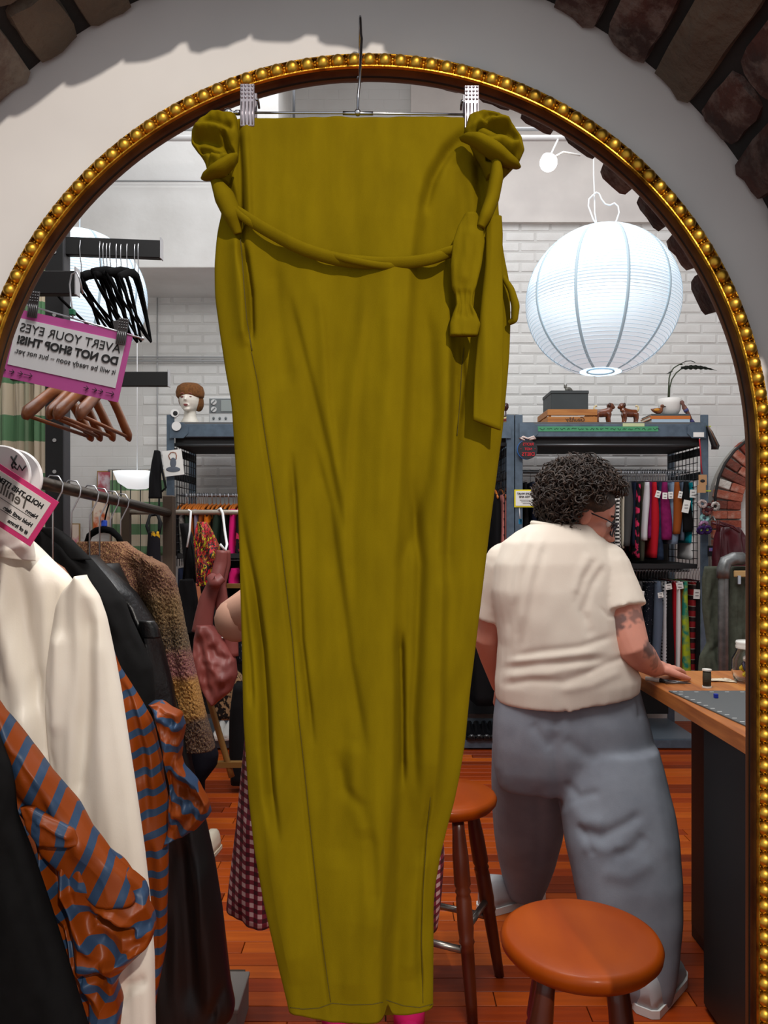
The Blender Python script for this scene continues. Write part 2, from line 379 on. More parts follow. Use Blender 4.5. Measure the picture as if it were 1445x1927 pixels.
# ---------------------------------------------------------------- clip hanger and olive trousers
chrome = mat('chrome', (205, 205, 210), 0.22, 1.0)
steelw = mat('wire_steel', (150, 150, 156), 0.25, 1.0)
satin = mat('satin_plate', (170, 162, 168), 0.34, 0.85)
HZ = 0.893
hg = thing('clip_hanger', 'chrome clip hanger hooked over the top of the gilt mirror frame', 'hanger', P(673, 213, HZ))
b0 = P(673, 212, HZ)
top = MC.z + .527
hk = [b0, b0 + Vector((0.0005, 0, .02)), P(677, 150, HZ), Vector((b0.x + .003, .905, 1.985)), Vector((b0.x + .004, .918, 2.018))]
for i in range(11):
    a = PI * i / 10; hk.append(Vector((b0.x + .003 - .005 * i / 10, .962 - .040 * math.cos(a), 2.026 + .040 * math.sin(a))))
hk.append(Vector((b0.x - .0035, 1.001 - .002, 2.018)))
hk = [h if h.y < .999 else Vector((h.x, .999, h.z)) for h in hk]
M().tube(hk, 0.0016, 8).build('hook', steelw, hg)
M().tube([P(440, 212, HZ), P(673, 213, HZ), P(908, 216, HZ)], 0.0014, 8).tube([P(645, 213, HZ), P(702, 213.5, HZ)], 0.0023, 8).ball(b0, 0.0042, 10).build('bar', chrome, hg)
for px, py in ((434, 212), (914, 216.5)):
    s = 1 if px > 700 else -1
    mt = Matrix.Translation(P(px, py, HZ)) @ Matrix.Rotation(s * PI / 2, 4, 'Y')
    M().lathe([(.0005, -.012), (.0030, -.011), (.0030, -.006), (.0019, -.005), (.0019, -.002), (.0046, 0), (.0050, .003), (.0042, .0065), (.0015, .0075)], 14, mt).build('end_cap', chrome, hg)
for cx, cy in ((468.5, 208), (885.5, 211)):
    c = P(cx, cy, HZ); cl = M().box(c + Vector((0, -.011, 0)), (.0165, .0022, .049), b=.0007).build('clip', satin, hg, False)
    M().box(c + Vector((0, .008, .0)), (.0165, .0022, .049), b=.0007).build('clip', satin, hg, False)
    dots = M()
    for i in range(4):
        for j in range(4): dots.ball(c + Vector((-.006 + .004 * i, -.0122, .022 - .0045 * j)), .0015, 8)
    dots.build('raised_dots', satin, cl)
    rib = M()
    for i in range(4): rib.tube([c + Vector((-.006 + .004 * i, -.0122, z)) for z in (.0035, -.0225)], .00095, 6)
    rib.build('ribs', satin, cl)
    M().tube([c + Vector((.0105 if cx < 700 else -.0105, y, .004 + .008 * math.cos(t))) for t, y in ((-1.2, -.010), (-.5, -.004), (.5, .002), (1.2, .008))], .0016, 6).build('spring', steelw, cl)
olive = mat('olive_jersey', (123, 103, 5), 0.9, c2=(112, 93, 4), scale=40, stretch=(1, 1, .35), lo=.3, hi=.7, bump=.10, bscale=900, spec=.06)
PZ = 0.902
tr = thing('trousers', 'olive green paperbag-waist trousers hanging from the chrome clip hanger', 'trousers', P(690, 1915, PZ))
Lp = [(215, 398), (222, 388), (232, 374), (250, 361), (272, 361), (285, 370), (300, 384), (320, 391), (345, 398), (365, 410), (400, 419), (425, 412), (450, 408), (500, 404), (560, 405), (620, 413), (700, 425), (760, 436), (850, 442), (950, 448), (1050, 451), (1200, 455), (1350, 458), (1500, 468), (1600, 479), (1700, 497), (1800, 520), (1890, 542), (1930, 549)]
Rp = [(215, 918), (225, 946), (240, 966), (262, 981), (285, 986), (305, 977), (325, 955), (345, 941), (380, 937), (430, 942), (480, 950), (530, 960), (600, 962), (660, 960), (700, 957), (800, 948), (900, 935), (1000, 922), (1100, 910), (1200, 898), (1300, 886), (1400, 877), (1470, 866), (1520, 856), (1560, 845), (1620, 831), (1680, 821), (1720, 818), (1800, 818), (1930, 817)]
ctr = [(862, 248), (815, 300), (790, 360), (775, 440), (766, 520), (757, 700), (750, 850), (740, 1050), (736, 1200), (737, 1380), (733, 1500), (727, 1640), (724, 1750), (722, 1925)]
fo = [(ctr, .013, 75, 15),
      ([(838, 520), (838, 700), (838, 850), (832, 950), (827, 1060), (824, 1180), (821, 1377), (816, 1460), (806, 1560)], .012, 46, 13),
      ([(860, 650), (850, 850), (838, 1000), (834, 1100)], -.008, 12),
      ([(452, 240), (456, 330), (457, 440), (462, 520)], -.005, 6), ([(470, 250), (474, 350), (477, 450)], .004, 9, 5),
      ([(446, 440), (456, 480), (462, 540), (466, 600), (473, 660)], .007, 22, 6), ([(462, 470), (474, 560), (476, 650)], -.010, 7),
      ([(473, 660), (485, 720), (496, 800), (510, 890), (530, 1030), (550, 1200), (562, 1350), (572, 1440), (586, 1580), (605, 1760), (622, 1890)], -.0025, 4, 5),
      ([(450, 940), (462, 1020), (480, 1110), (495, 1210), (503, 1320), (506, 1400), (514, 1490), (527, 1570)], -.012, 11, 8),
      ([(452, 1060), (462, 1150), (472, 1250), (476, 1330)], -.007, 6),
      ([(552, 860), (558, 950), (565, 1080), (570, 1200), (582, 1300), (592, 1390)], -.006, 7, 5),
      ([(590, 830), (620, 950), (640, 1080), (660, 1240), (690, 1400)], -.004, 13, 8), ([(545, 560), (580, 700), (620, 860), (648, 1000)], -.0035, 12, 7),
      ([(600, 540), (612, 640), (618, 760), (640, 930)], .003, 14, 7), ([(690, 560), (672, 700), (655, 850), (650, 1000), (655, 1150)], .0035, 18, 9),
      ([(790, 560), (806, 640), (812, 780), (800, 900), (775, 1010), (745, 1080)], -.004, 13), ([(730, 560), (733, 700), (722, 850), (716, 1000)], .003, 16),
      ([(632, 1400), (650, 1470), (680, 1500), (700, 1570), (710, 1700)], -.004, 13), ([(668, 1380), (668, 1470), (690, 1560)], .004, 14),
      ([(772, 900), (790, 1060), (784, 1220), (776, 1350), (782, 1480)], -.006, 10), ([(752, 1180), (756, 1330), (757, 1470)], -.010, 8, 6),
      ([(812, 1480), (800, 1560), (792, 1680), (790, 1790), (796, 1890)], -.004, 8, 4), ([(800, 1600), (778, 1740), (770, 1850)], .004, 20),
      ([(400, 232), (430, 262), (446, 292)], -.007, 9), ([(374, 290), (395, 282), (425, 285)], -.012, 8), ([(415, 235), (420, 262), (432, 290)], .008, 10),
      ([(385, 318), (402, 345), (425, 372)], .012, 16), ([(400, 300), (420, 330), (440, 380), (452, 430)], -.008, 9),
      ([(905, 230), (922, 250), (962, 262)], -.010, 11), ([(890, 262), (930, 285), (968, 300)], .010, 14), ([(900, 300), (905, 350), (915, 420)], -.012, 13),
      ([(925, 300), (930, 350), (932, 420)], .008, 12), ([(880, 260), (840, 300), (812, 350), (790, 420)], -.006, 9), ([(850, 300), (868, 380), (866, 460)], -.004, 16),
      ([(918, 660), (905, 800), (890, 950), (880, 1100), (868, 1300)], .004, 26), ([(866, 640), (872, 720), (862, 800)], -.004, 5),
      ([(515, 500), (530, 600), (545, 740)], -.003, 16), ([(490, 1400), (505, 1540), (540, 1700), (560, 1840)], .004, 30), ([(640, 1580), (650, 1720), (660, 1860)], .003, 30)]
def lift(X, Y):
    s = 1 / (1 + np.exp(-(X - np.interp(Y, [p[1] for p in ctr], [p[0] for p in ctr])) / (10 - 6 * np.clip((Y - 1350) / 350, 0, 1))))
    return -.017 * s * np.clip((Y - 1250) / 500, 0, 1) - .006 * s * np.clip((Y - 330) / 150, 0, 1)
hem = lambda u: -3 + 5 * np.exp(-((u + .2) / .4) ** 2) + 16 / (1 + np.exp(-(u - .40) / .02)) - 14 * np.exp(-((u - .365) / .03) ** 2) + 4 * np.clip(-u - .7, 0, 1)
fo = [(p_, a_ * 1.35, *w_) for p_, a_, *w_ in fo]
tb = cloth('legs', olive, Lp, Rp, 239, 1900, PZ, 0.022, tr, 230, 400, fo, .0034, 56, 620, 2.0, bot=hem, top=lambda u: 9 * np.clip(np.abs(u) - .75, 0, 1) * 4 + 0 * u, dz=lift)
seam = mat('olive_seam', (84, 70, 4), .9)
def stitch(pts, z, m=seam, r=.0006, par=tr, nm='seam'): return M().tube([P(x, y, PZ - d) for (x, y), d in zip(pts, z)], r, 5).build(nm, m, par)
def depth_at(pts, name_obj, extra=.0006):
    from mathutils.bvhtree import BVHTree
    bv = BVHTree.FromPolygons([v.co for v in name_obj.data.vertices], [p.vertices for p in name_obj.data.polygons]); out = []
    for x, y in pts:
        d = (P(x, y, 1) - Vector((0, 0, CH))).normalized(); h = bv.ray_cast(Vector((0, 0, CH)), d)
        out.append(h[0] - d * extra if h[0] else P(x, y, PZ))
    return out
def onto(pts, m, r, nm, obj, par, sub=10):
    q = np.array(pts, float); t = np.linspace(0, len(q) - 1, (len(q) - 1) * sub + 1); qq = list(zip(np.interp(t, range(len(q)), q[:, 0]), np.interp(t, range(len(q)), q[:, 1])))
    return M().tube(depth_at(qq, obj), r, 5).build(nm, m, par)
onto([(473, 662), (485, 720), (496, 800), (510, 890), (530, 1030), (550, 1200), (562, 1350), (572, 1440), (586, 1580), (605, 1760), (622, 1886)], seam, .0003, 'side_seam', tb, tr)
onto([(810, 1500), (804, 1560), (797, 1660), (793, 1760), (796, 1888)], seam, .0003, 'side_seam', tb, tr)
onto([(546, 1896), (570, 1899), (600, 1897), (625, 1888), (660, 1891), (700, 1890), (720, 1886)], seam, .0004, 'hem_stitch', tb, tr)
onto([(727, 1882), (760, 1893), (790, 1896), (816, 1889)], seam, .0004, 'hem_stitch', tb, tr)
onto([(452, 448), (455, 480), (459, 540), (464, 600), (474, 660)], seam, .0007, 'pocket_edge', tb, tr)
onto([(873, 655), (869, 690), (865, 760), (860, 820)], seam, .0005, 'pocket_edge', tb, tr)
# sash: twisted strands across the front, wraps and hanging tails
def sash(pts, w, name, amp=.0035, tw=5.0, n=60, flat=.55, par=tr):
    q = np.array(pts, float); t = np.linspace(0, len(q) - 1, n); x, y, d = (np.interp(t, range(len(q)), q[:, k]) for k in range(3))
    ker = np.hanning(9); ker /= ker.sum(); x, y, d = (np.convolve(np.pad(a, 4, mode='reflect', reflect_type='odd'), ker, 'valid') for a in (x, y, d))
    o = []
    for s in (0, PI):
        pp = [P(a, b + math.sin(tw * i / n * PI + s) * w * 340, PZ - c - math.cos(tw * i / n * PI + s) * amp) for i, (a, b, c) in enumerate(zip(x, y, d))]
        o.append(M().tube(pp, [w * (.75 + .25 * math.sin(3 * i / n + s)) for i in range(n)], 12, flat, up=(0, 0, 1)))
    mb = o[0]; mb.add(o[1].v, o[1].f); return mb.build(name, olive, par)
sash([(398, 322, .012), (412, 366, .026), (440, 396, .032), (490, 430, .034), (560, 464, .036), (640, 488, .037), (720, 499, .036), (770, 496, .034), (815, 484, .034), (862, 468, .034)], .0078, 'sash_twist')
def tube_px(pts, name, n=40, flat=.6, par=tr, k=12):
    q = np.array(pts, float); t = np.linspace(0, len(q) - 1, n); a = [np.interp(t, range(len(q)), q[:, j]) for j in range(4)]
    ker = np.hanning(7); ker /= ker.sum(); a = [np.convolve(np.pad(z, 3, mode='reflect', reflect_type='odd'), ker, 'valid') for z in a]
    return M().tube([P(x, y, PZ - d) for x, y, d in zip(*a[:3])], list(a[3]), k, flat, up=(0, -1, 0)).build(name, olive, par)
cloth('waist_ruffle', olive, [(222, 392), (232, 375), (250, 362), (272, 361), (287, 372), (300, 384), (320, 390), (345, 398)], [(222, 446), (260, 450), (300, 448), (345, 430)], 222, 346, PZ - .016, .016, tr, 50, 50,
      [([(446, 300), (410, 276), (366, 268)], -.012, 7, 10), ([(440, 250), (415, 240), (385, 238)], -.009, 7), ([(444, 270), (400, 252), (366, 252)], .010, 9), ([(425, 262), (430, 280), (436, 296)], -.014, 5), ([(374, 288), (395, 292), (420, 302)], -.012, 6), ([(400, 306), (420, 314), (440, 306)], .010, 10)], .004, 22, 22, 3.0)
tube_px([(446, 292, .040, .004), (434, 304, .044, .012), (416, 318, .044, .015), (400, 330, .034, .013), (388, 336, .020, .007)], 'belt_loop', flat=.45)
tube_px([(404, 338, .030, .006), (422, 370, .030, .013), (438, 405, .028, .012), (448, 440, .022, .005)], 'gathered_fold', flat=.9)
cloth('waist_ruffle', olive, [(224, 880), (250, 872), (280, 884), (310, 905), (335, 915)], [(224, 942), (240, 965), (262, 981), (285, 986), (305, 977), (325, 957), (335, 946)], 224, 336, PZ - .014, .018, tr, 50, 50,
      [([(890, 262), (925, 256), (975, 268)], -.014, 8, 11), ([(895, 250), (925, 240), (960, 244)], .010, 9), ([(905, 245), (918, 232), (936, 232)], -.010, 6), ([(900, 285), (935, 282), (978, 292)], .012, 11), ([(910, 305), (935, 306), (965, 318)], -.014, 8)], .004, 22, 22, 5.0)
tube_px([(868, 262, .026, .004), (884, 262, .036, .010), (905, 268, .042, .015), (930, 284, .044, .017), (955, 304, .038, .014), (972, 314, .022, .006)], 'sash_wrap', flat=.5)
tube_px([(934, 300, .036, .008), (934, 335, .042, .013), (926, 375, .044, .013), (914, 406, .046, .012), (904, 428, .044, .008)], 'sash_knot', flat=.6)
tube_px([(946, 520, .012, .003), (962, 545, .016, .004), (970, 575, .016, .005), (968, 602, .014, .004), (958, 608, .01, .003)], 'sash_loop', flat=1.0)
cloth('sash_tail', olive, [(404, 874), (425, 862), (455, 852), (500, 848), (540, 850), (556, 857), (575, 858), (590, 852), (610, 846), (634, 846)], [(404, 898), (425, 908), (455, 912), (500, 906), (540, 896), (556, 890), (575, 888), (590, 896), (610, 904), (634, 898)], 404, 632, PZ - .040, .007, tr, 26, 60,
      [([(862, 548), (866, 575), (862, 600)], -.004, 4), ([(872, 545), (873, 575), (876, 605)], -.004, 4), ([(882, 548), (880, 575), (888, 600)], -.004, 4), ([(885, 430), (878, 480), (872, 540)], .004, 12)], .002, 16, 60, 4.0)
cloth('sash_tail', olive, [(408, 914), (500, 912), (600, 902), (700, 893), (800, 889)], [(408, 944), (440, 946), (500, 945), (600, 947), (700, 946), (800, 942)], 408, 800, PZ - .036, .005, tr, 20, 50, [([(925, 420), (918, 600), (905, 780)], .002, 10)], .0018, 20, 160, 6.0, bot=lambda u: 10 * u)
# ---------------------------------------------------------------- the shop: floor, walls, ceiling
YB = 5.75
floor = M().box((0.6, 2.2, -0.022), (6.6, 7.2, 0.04)).build('floor', mat('floor_dark', (58, 26, 10), .8), None, False)
tag(floor, 'orange-brown strip wood floor', kind='structure')
PL = [mat('plank_' + n, c, .45, spec=.3, c2=c2, scale=5, stretch=(.6, 9, 4), lo=.3, hi=.75, bump=.08, bscale=20, bstretch=(.5, 12, 4), coat=.06) for n, c, c2 in
      (('amber', (176, 76, 10), (150, 60, 6)), ('rust', (156, 58, 8), (128, 44, 5)), ('honey', (190, 90, 18), (162, 70, 10)), ('umber', (130, 48, 6), (104, 34, 4)))]
pm = {}
rest = M(); cnt = 0; y = -1.3; row = 0; rp = random.Random(4)
while y < 5.7:
    x = -2.7 + rp.uniform(0, .8)
    while x < 3.85:
        l = rp.choice((.6, .8, .95, 1.1, 1.35)); yc = y + .036
        if 1.9 < yc < 5.4 and x + l > -1.45 and x < 1.5 and cnt < 296:
            k = (l, rp.choices(range(4), (4, 3, 2, 2))[0])
            if k not in pm:
                me = M().box((0, 0, 0), (l - .003, .0695, .012), b=.0015).mesh('plank', False); me.materials.append(PL[k[1]]); pm[k] = me
            link('plank', pm[k], None, floor, Matrix.Translation((x + l / 2, yc, .0045 + rp.uniform(-.0006, .0006)))); cnt += 1
        else: rest.box((x + l / 2, yc, .0045), (l - .003, .0695, .011))
        x += l
    y += .072; row += 1
tag(rest.build('plank_field', PL[0], floor, False), kind='stuff')
wb = M().box((0.6, YB + .06, 2.4), (6.6, .1, 4.84)).build('wall_back', whitepaint, None, False)
nt = whitebump = None
m_ = mat('painted_brick_wall', (214, 214, 212), .75, c2=(202, 201, 198), scale=2.5, lo=.42, hi=.72); nt = m_.node_tree
bt = nt.nodes.new('ShaderNodeTexBrick'); tcn = nt.nodes.new('ShaderNodeTexCoord'); mpn = nt.nodes.new('ShaderNodeMapping'); mpn.inputs['Rotation'].default_value = (PI / 2, 0, 0)
nt.links.new(tcn.outputs['Object'], mpn.inputs[0]); nt.links.new(mpn.outputs[0], bt.inputs['Vector'])
for k_, v_ in (('Scale', 1.0), ('Brick Width', .2265), ('Row Height', .0765), ('Mortar Size', .004), ('Mortar Smooth', .6)): bt.inputs[k_].default_value = v_
bpn = nt.nodes.new('ShaderNodeBump'); bpn.inputs['Strength'].default_value = .35; bpn.inputs['Distance'].default_value = .006; bpn.invert = True
nt.links.new(bt.outputs['Fac'], bpn.inputs['Height']); nt.links.new(bpn.outputs[0], nt.nodes['Principled BSDF'].inputs['Normal'])
wb.data.materials.clear(); wb.data.materials.append(m_)
tag(wb, 'white painted brick wall behind the shelving', kind='structure')
def wside(n, x, lab): tag(M().box((x, 3.4, 2.4), (.1, 4.8, 4.84)).build(n, whitepaint, None, False), lab, kind='structure')
wside('wall_left', -2.45, 'white side wall beyond the striped curtain'); wside('wall_right', 3.65, 'white side wall beyond the counter')
tag(M().box((0.6, 3.4, 4.86), (6.2, 4.8, .08)).build('ceiling', whitepaint, None, False), 'high white ceiling of the shop', kind='structure')
tag(M().loft([[Vector((x, 1.02, z)), Vector((x, 1.06, z))] for x, z in ((-2.4, 2.62), (3.6, 2.62))], False).build('trim_1', whitepaint), 'strip above the niche', kind='structure')
# painted bricks that show: one mesh, many objects
bw = [M().box((0, 0, 0), (.220 + .002 * i, .03, .0735 - .001 * i), b=.010).mesh('brick', False) for i in range(3)]
for me in bw: me.materials.append(whitebrick)
half = M().box((0, 0, 0), (.100, .03, .066), b=.010).mesh('brick', False); half.materials.append(whitebrick)
rb = random.Random(9)
def vis(px, py): return (938 < px < 1410 and 405 < py < 905 and (px - 1133) ** 2 + (py - 567) ** 2 > 125 ** 2) or (285 < px < 445 and 560 < py < 930)
nbr = 0
for r in range(64):
    z = .04 + r * .0765
    if z > 3.72: break
    for c in range(-14, 30):
        x = c * .2265 + (.113 if r % 2 else 0)
        if x > 2.33 and z < 2.4: continue
        px, py = CX + x / YB * F, HY - (z - CH) / YB * F
        if vis(px, py) and nbr < 298:
            nbr += 1; link('brick', rb.choice(bw), None, wb, Matrix.Translation((x, YB + .0212 + rb.uniform(-.0025, .002), z)) @ Matrix.Rotation(rb.uniform(-.008, .008), 4, 'Y'))
# bulkhead on the left, ledge and conduits high on the wall
tag(M().box((-1.65, 5.43, 4.0), (1.9, .66, 1.64), b=.004).build('trim_2', whitepaint, None, False), 'white boxed bulkhead high above the mannequin head', kind='structure')
tag(M().box((1.9, YB - .01, 4.28), (3.4, .05, 1.1)).build('trim_3', plaster, None, False), 'smooth plaster band above the painted bricks', kind='structure')
cond = mat('conduit', (176, 178, 180), .5, .3)
tk = thing('ceiling_track', 'grey double rail track crossing the wall high above the lantern', 'track', P(680, 250, 4.6))
M().tube([P(-200, 243, 4.6), P(1380, 243, 4.6)], .012, 8).build('upper_rail', cond, tk); M().tube([P(-200, 260, 4.6), P(1380, 260, 4.6)], .018, 8).build('lower_rail', mat('track_white', (225, 225, 225), .5), tk)
tag(M().tube([P(150, 341, 5.05), P(560, 341, 5.05)], .007, 8).build('conduit_pipe', cond), 'thin white conduit line across the bulkhead face', 'pipe')
cp = thing('wall_conduit', 'pair of slim conduits running along the painted brick below the bulkhead', 'pipe', P(330, 675, YB - .03))
for yy in (672, 679): M().tube([P(150, yy, YB - .03), P(560, yy, YB - .03)], .007, 8).build('conduit', cond, cp)
tag(M().tube([P(296, 560, YB - .02), P(296, 880, YB - .02)], .005, 6).build('drop_wire', cond), 'thin vertical wire on the painted brick wall below the conduits', 'wire')
tag(M().tube([P(553, 120, 4.6), P(553, 236, 4.6)], .008, 8).build('suspension_rod', mat('rod_grey', (90, 92, 96), .5, .6)), 'slim grey rod dropping to the ceiling track', 'rod')
# exposed red brick arch at the far right of the back wall
ra = thing('brick_arch', 'exposed red brick arch in the white wall beyond the maroon bag', 'arch', P(1370, 1400, YB))
AC = Vector((2.42 + .66, YB - .02, 1.43 + 40 / F * YB)); RI, RO = .44, .66
RB = [brickmat('red_brick', (150, 74, 56), (126, 60, 46)), brickmat('red_brick_light', (168, 92, 70), (186, 140, 124), .5, .7), brickmat('red_brick_dark', (128, 66, 52), (104, 62, 52)), brickmat('white_brick', (214, 208, 200), (190, 176, 166), .5, .8)]
am = {}
def abrick(l, m):
    if (l, m) not in am:
        me = M().box((0, 0, 0), (l, .10, .060), b=.005).mesh('brick', False); me.materials.append(RB[m]); am[(l, m)] = me
    return am[(l, m)]
ri = random.Random(2); k = 0
M().loft([[Vector((p.x, YB - .045, p.z)), Vector((p.x, YB - .045, p.z)) + n * .216, Vector((p.x, YB + .02, p.z)) + n * .216, Vector((p.x, YB + .02, p.z))] for p, n in archpath(AC, RI + .002, 30, .0, .3)]).build('mortar', mat('mortar_grey', (150, 146, 140), .95, bump=.4), ra, False)
st = [(None, PI - (i + .5) * .129) for i in range(12)] + [(-1, AC.z - .036 - .0715 * i) for i in range(20)]
for sd, a in st:
    odd = k % 2; k += 1
    mi = 3 if (sd == -1 and k in (13, 18)) or (sd is None and k == 1) else ri.choices((0, 1, 2), (4, 3, 2))[0]
    for l, off in (((.212, .108),) if odd else ((.100, .052), (.104, .163))):
        r = RI + off + ri.uniform(-.003, .003)
        pos = Vector((AC.x + math.cos(a) * r, YB - .03 + ri.uniform(-.006, .004), AC.z + math.sin(a) * r)) if sd is None else Vector((AC.x - r, YB - .03 + ri.uniform(-.006, .004), a))
        link('brick', abrick(l, mi if l > .2 else ri.choices((0, 1, 2, 3), (4, 3, 2, 1))[0]), None, ra, Matrix.Translation(pos) @ Matrix.Rotation(-(a if sd is None else PI), 4, 'Y'))
M().tube([P(x, y, YB - .08) for x, y in ((1345, 960), (1346, 930), (1352, 900), (1364, 872), (1382, 848), (1408, 826))], .010, 6).build('cable', mat('cable_black', (40, 38, 38), .7), ra)
# ---------------------------------------------------------------- paper lanterns and the bulb
def lantern(label, c, r, on=.50, tilt=0.03):
    t = thing('paper_lantern', label, 'lantern', c, 'round paper lanterns'); mt = Matrix.Translation(c) @ Matrix.Rotation(tilt, 4, 'Y') @ Matrix.Rotation(-.02, 4, 'X')
    paper = mat('lantern_paper', (236, 244, 250), .8, emit=on, ecol=(222, 240, 252))
    prof = []; n = 132; h = r * .95
    for i in range(n + 1):
        z = -h + 2 * h * i / n; rr = r * math.sqrt(max(0, 1 - (z / (r * .985)) ** 2)); prof.append((max(rr, .18 * r) + .0022 * (1 if i % 3 == 0 else (-.6 if i % 3 == 1 else -.2)), z))
    M().lathe(prof, 64, mt, False).build('paper_shade', paper, t)
    sm = mat('lantern_seam', (150, 168, 180), .8, emit=.30, ecol=(176, 200, 214))
    for k in range(10):
        a = 2 * PI * k / 10 + .35; e = .026 if k else .026; rows = []
        for i in range(0, 41):
            z = -h + 2 * h * i / 40; rr = max(r * math.sqrt(max(0, 1 - (z / (r * .985)) ** 2)), .18 * r) + .0036
            w = .0055 / max(rr, .02); rows.append([mt @ Vector((q * math.cos(a + s), q * math.sin(a + s), z)) for q, s in ((rr, -w), (rr, w), (rr - .002, w), (rr - .002, -w))])
        M().loft(rows).build('seam', sm, t)
    rw = M()
    for i in range(1, 46):
        z = -h + 2 * h * i / 46; rr = max(r * math.sqrt(max(0, 1 - (z / (r * .985)) ** 2)), .18 * r) + .0026
        rw.tube([mt @ Vector((rr * math.cos(2 * PI * q / 48), rr * math.sin(2 * PI * q / 48), z)) for q in range(48)], .0011, 4, closed=True)
    rw.build('rib_wires', mat('lantern_rib', (190, 208, 220), .8, emit=.30, ecol=(200, 222, 236)), t)
    M().lathe([(.185 * r, -h - .001), (.185 * r, -h + .004), (.165 * r, -h + .004), (.165 * r, -h - .001), (.185 * r, -h - .001)], 32, mt, False).build('bottom_ring', sm, t)
    M().lathe([(.002, -h * .90), (.14 * r, -h * .90), (.14 * r, -h * .89), (.002, -h * .89)], 24, mt).build('bottom_disc', mat('lantern_inner', (250, 252, 255), .8, emit=.8, ecol=(244, 250, 255)), t)
    return t, mt, h
LC = P(1133, 567, 3.0); LR = .291
lt, lm, lh = lantern('large glowing white paper lantern hanging over the person at the counter', LC, LR)
cordm = mat('white_cord', (228, 230, 232), .8)
tp = lm @ Vector((0, 0, lh))
M().tube([tp + Vector((-.02, 0, -.02)), P(1119, 400, 3.0), P(1118, 355, 3.0), P(1117, 330, 3.0), P(1116, 200, 3.0) + Vector((0, 0, .2)), Vector((P(1116, 200, 3).x, 3.0, 4.81))], .0028, 6).build('hanging_cord', cordm, lt)
M().tube([P(x, y, 2.985) for x, y in ((1128, 432), (1116, 412), (1107, 388), (1108, 375), (1115, 368), (1122, 362), (1127, 364), (1132, 375), (1139, 384), (1148, 386), (1156, 382), (1163, 388), (1165, 400), (1160, 415), (1151, 430))], .0032, 6).build('cord_loop', cordm, lt)
l2, _, h2 = lantern('overexposed white paper lantern behind the black velvet hangers', P(150, 556, 3.44), .288)
M().tube([P(150, 556, 3.44) + Vector((0, 0, .27)), Vector((P(150, 556, 3.44).x, 3.44, 4.81))], .003, 6).build('hanging_cord', cordm, l2)
sp = thing('track_spotlight', 'small bright ceiling bulb glowing above the large paper lantern', 'lamp', P(1032, 306, 4.0))
M().ball(P(1032, 306, 4.0), .045, 14).build('bulb', mat('bulb_glow', (255, 250, 240), .5, emit=14, ecol=(255, 248, 236)), sp)
sh = P(1032, 306, 4.0)
M().lathe([(.030, -.0), (.036, .02), (.03, .06), (.014, .075), (.014, .10)], 18, Matrix.Translation(sh + Vector((.01, .05, .03))) @ Matrix.Rotation(-.9, 4, 'X')).build('housing', mat('lamp_white', (228, 228, 226), .5), sp)
M().tube([sh + Vector((.02, .1, .06)), P(1060, 286, 4.1), P(1092, 292, 4.1)], .006, 6).tube([sh + Vector((.02, .1, .06)), P(1050, 262, 4.6)], .006, 6).build('bracket', mat('lamp_white', (0, 0, 0)), sp)
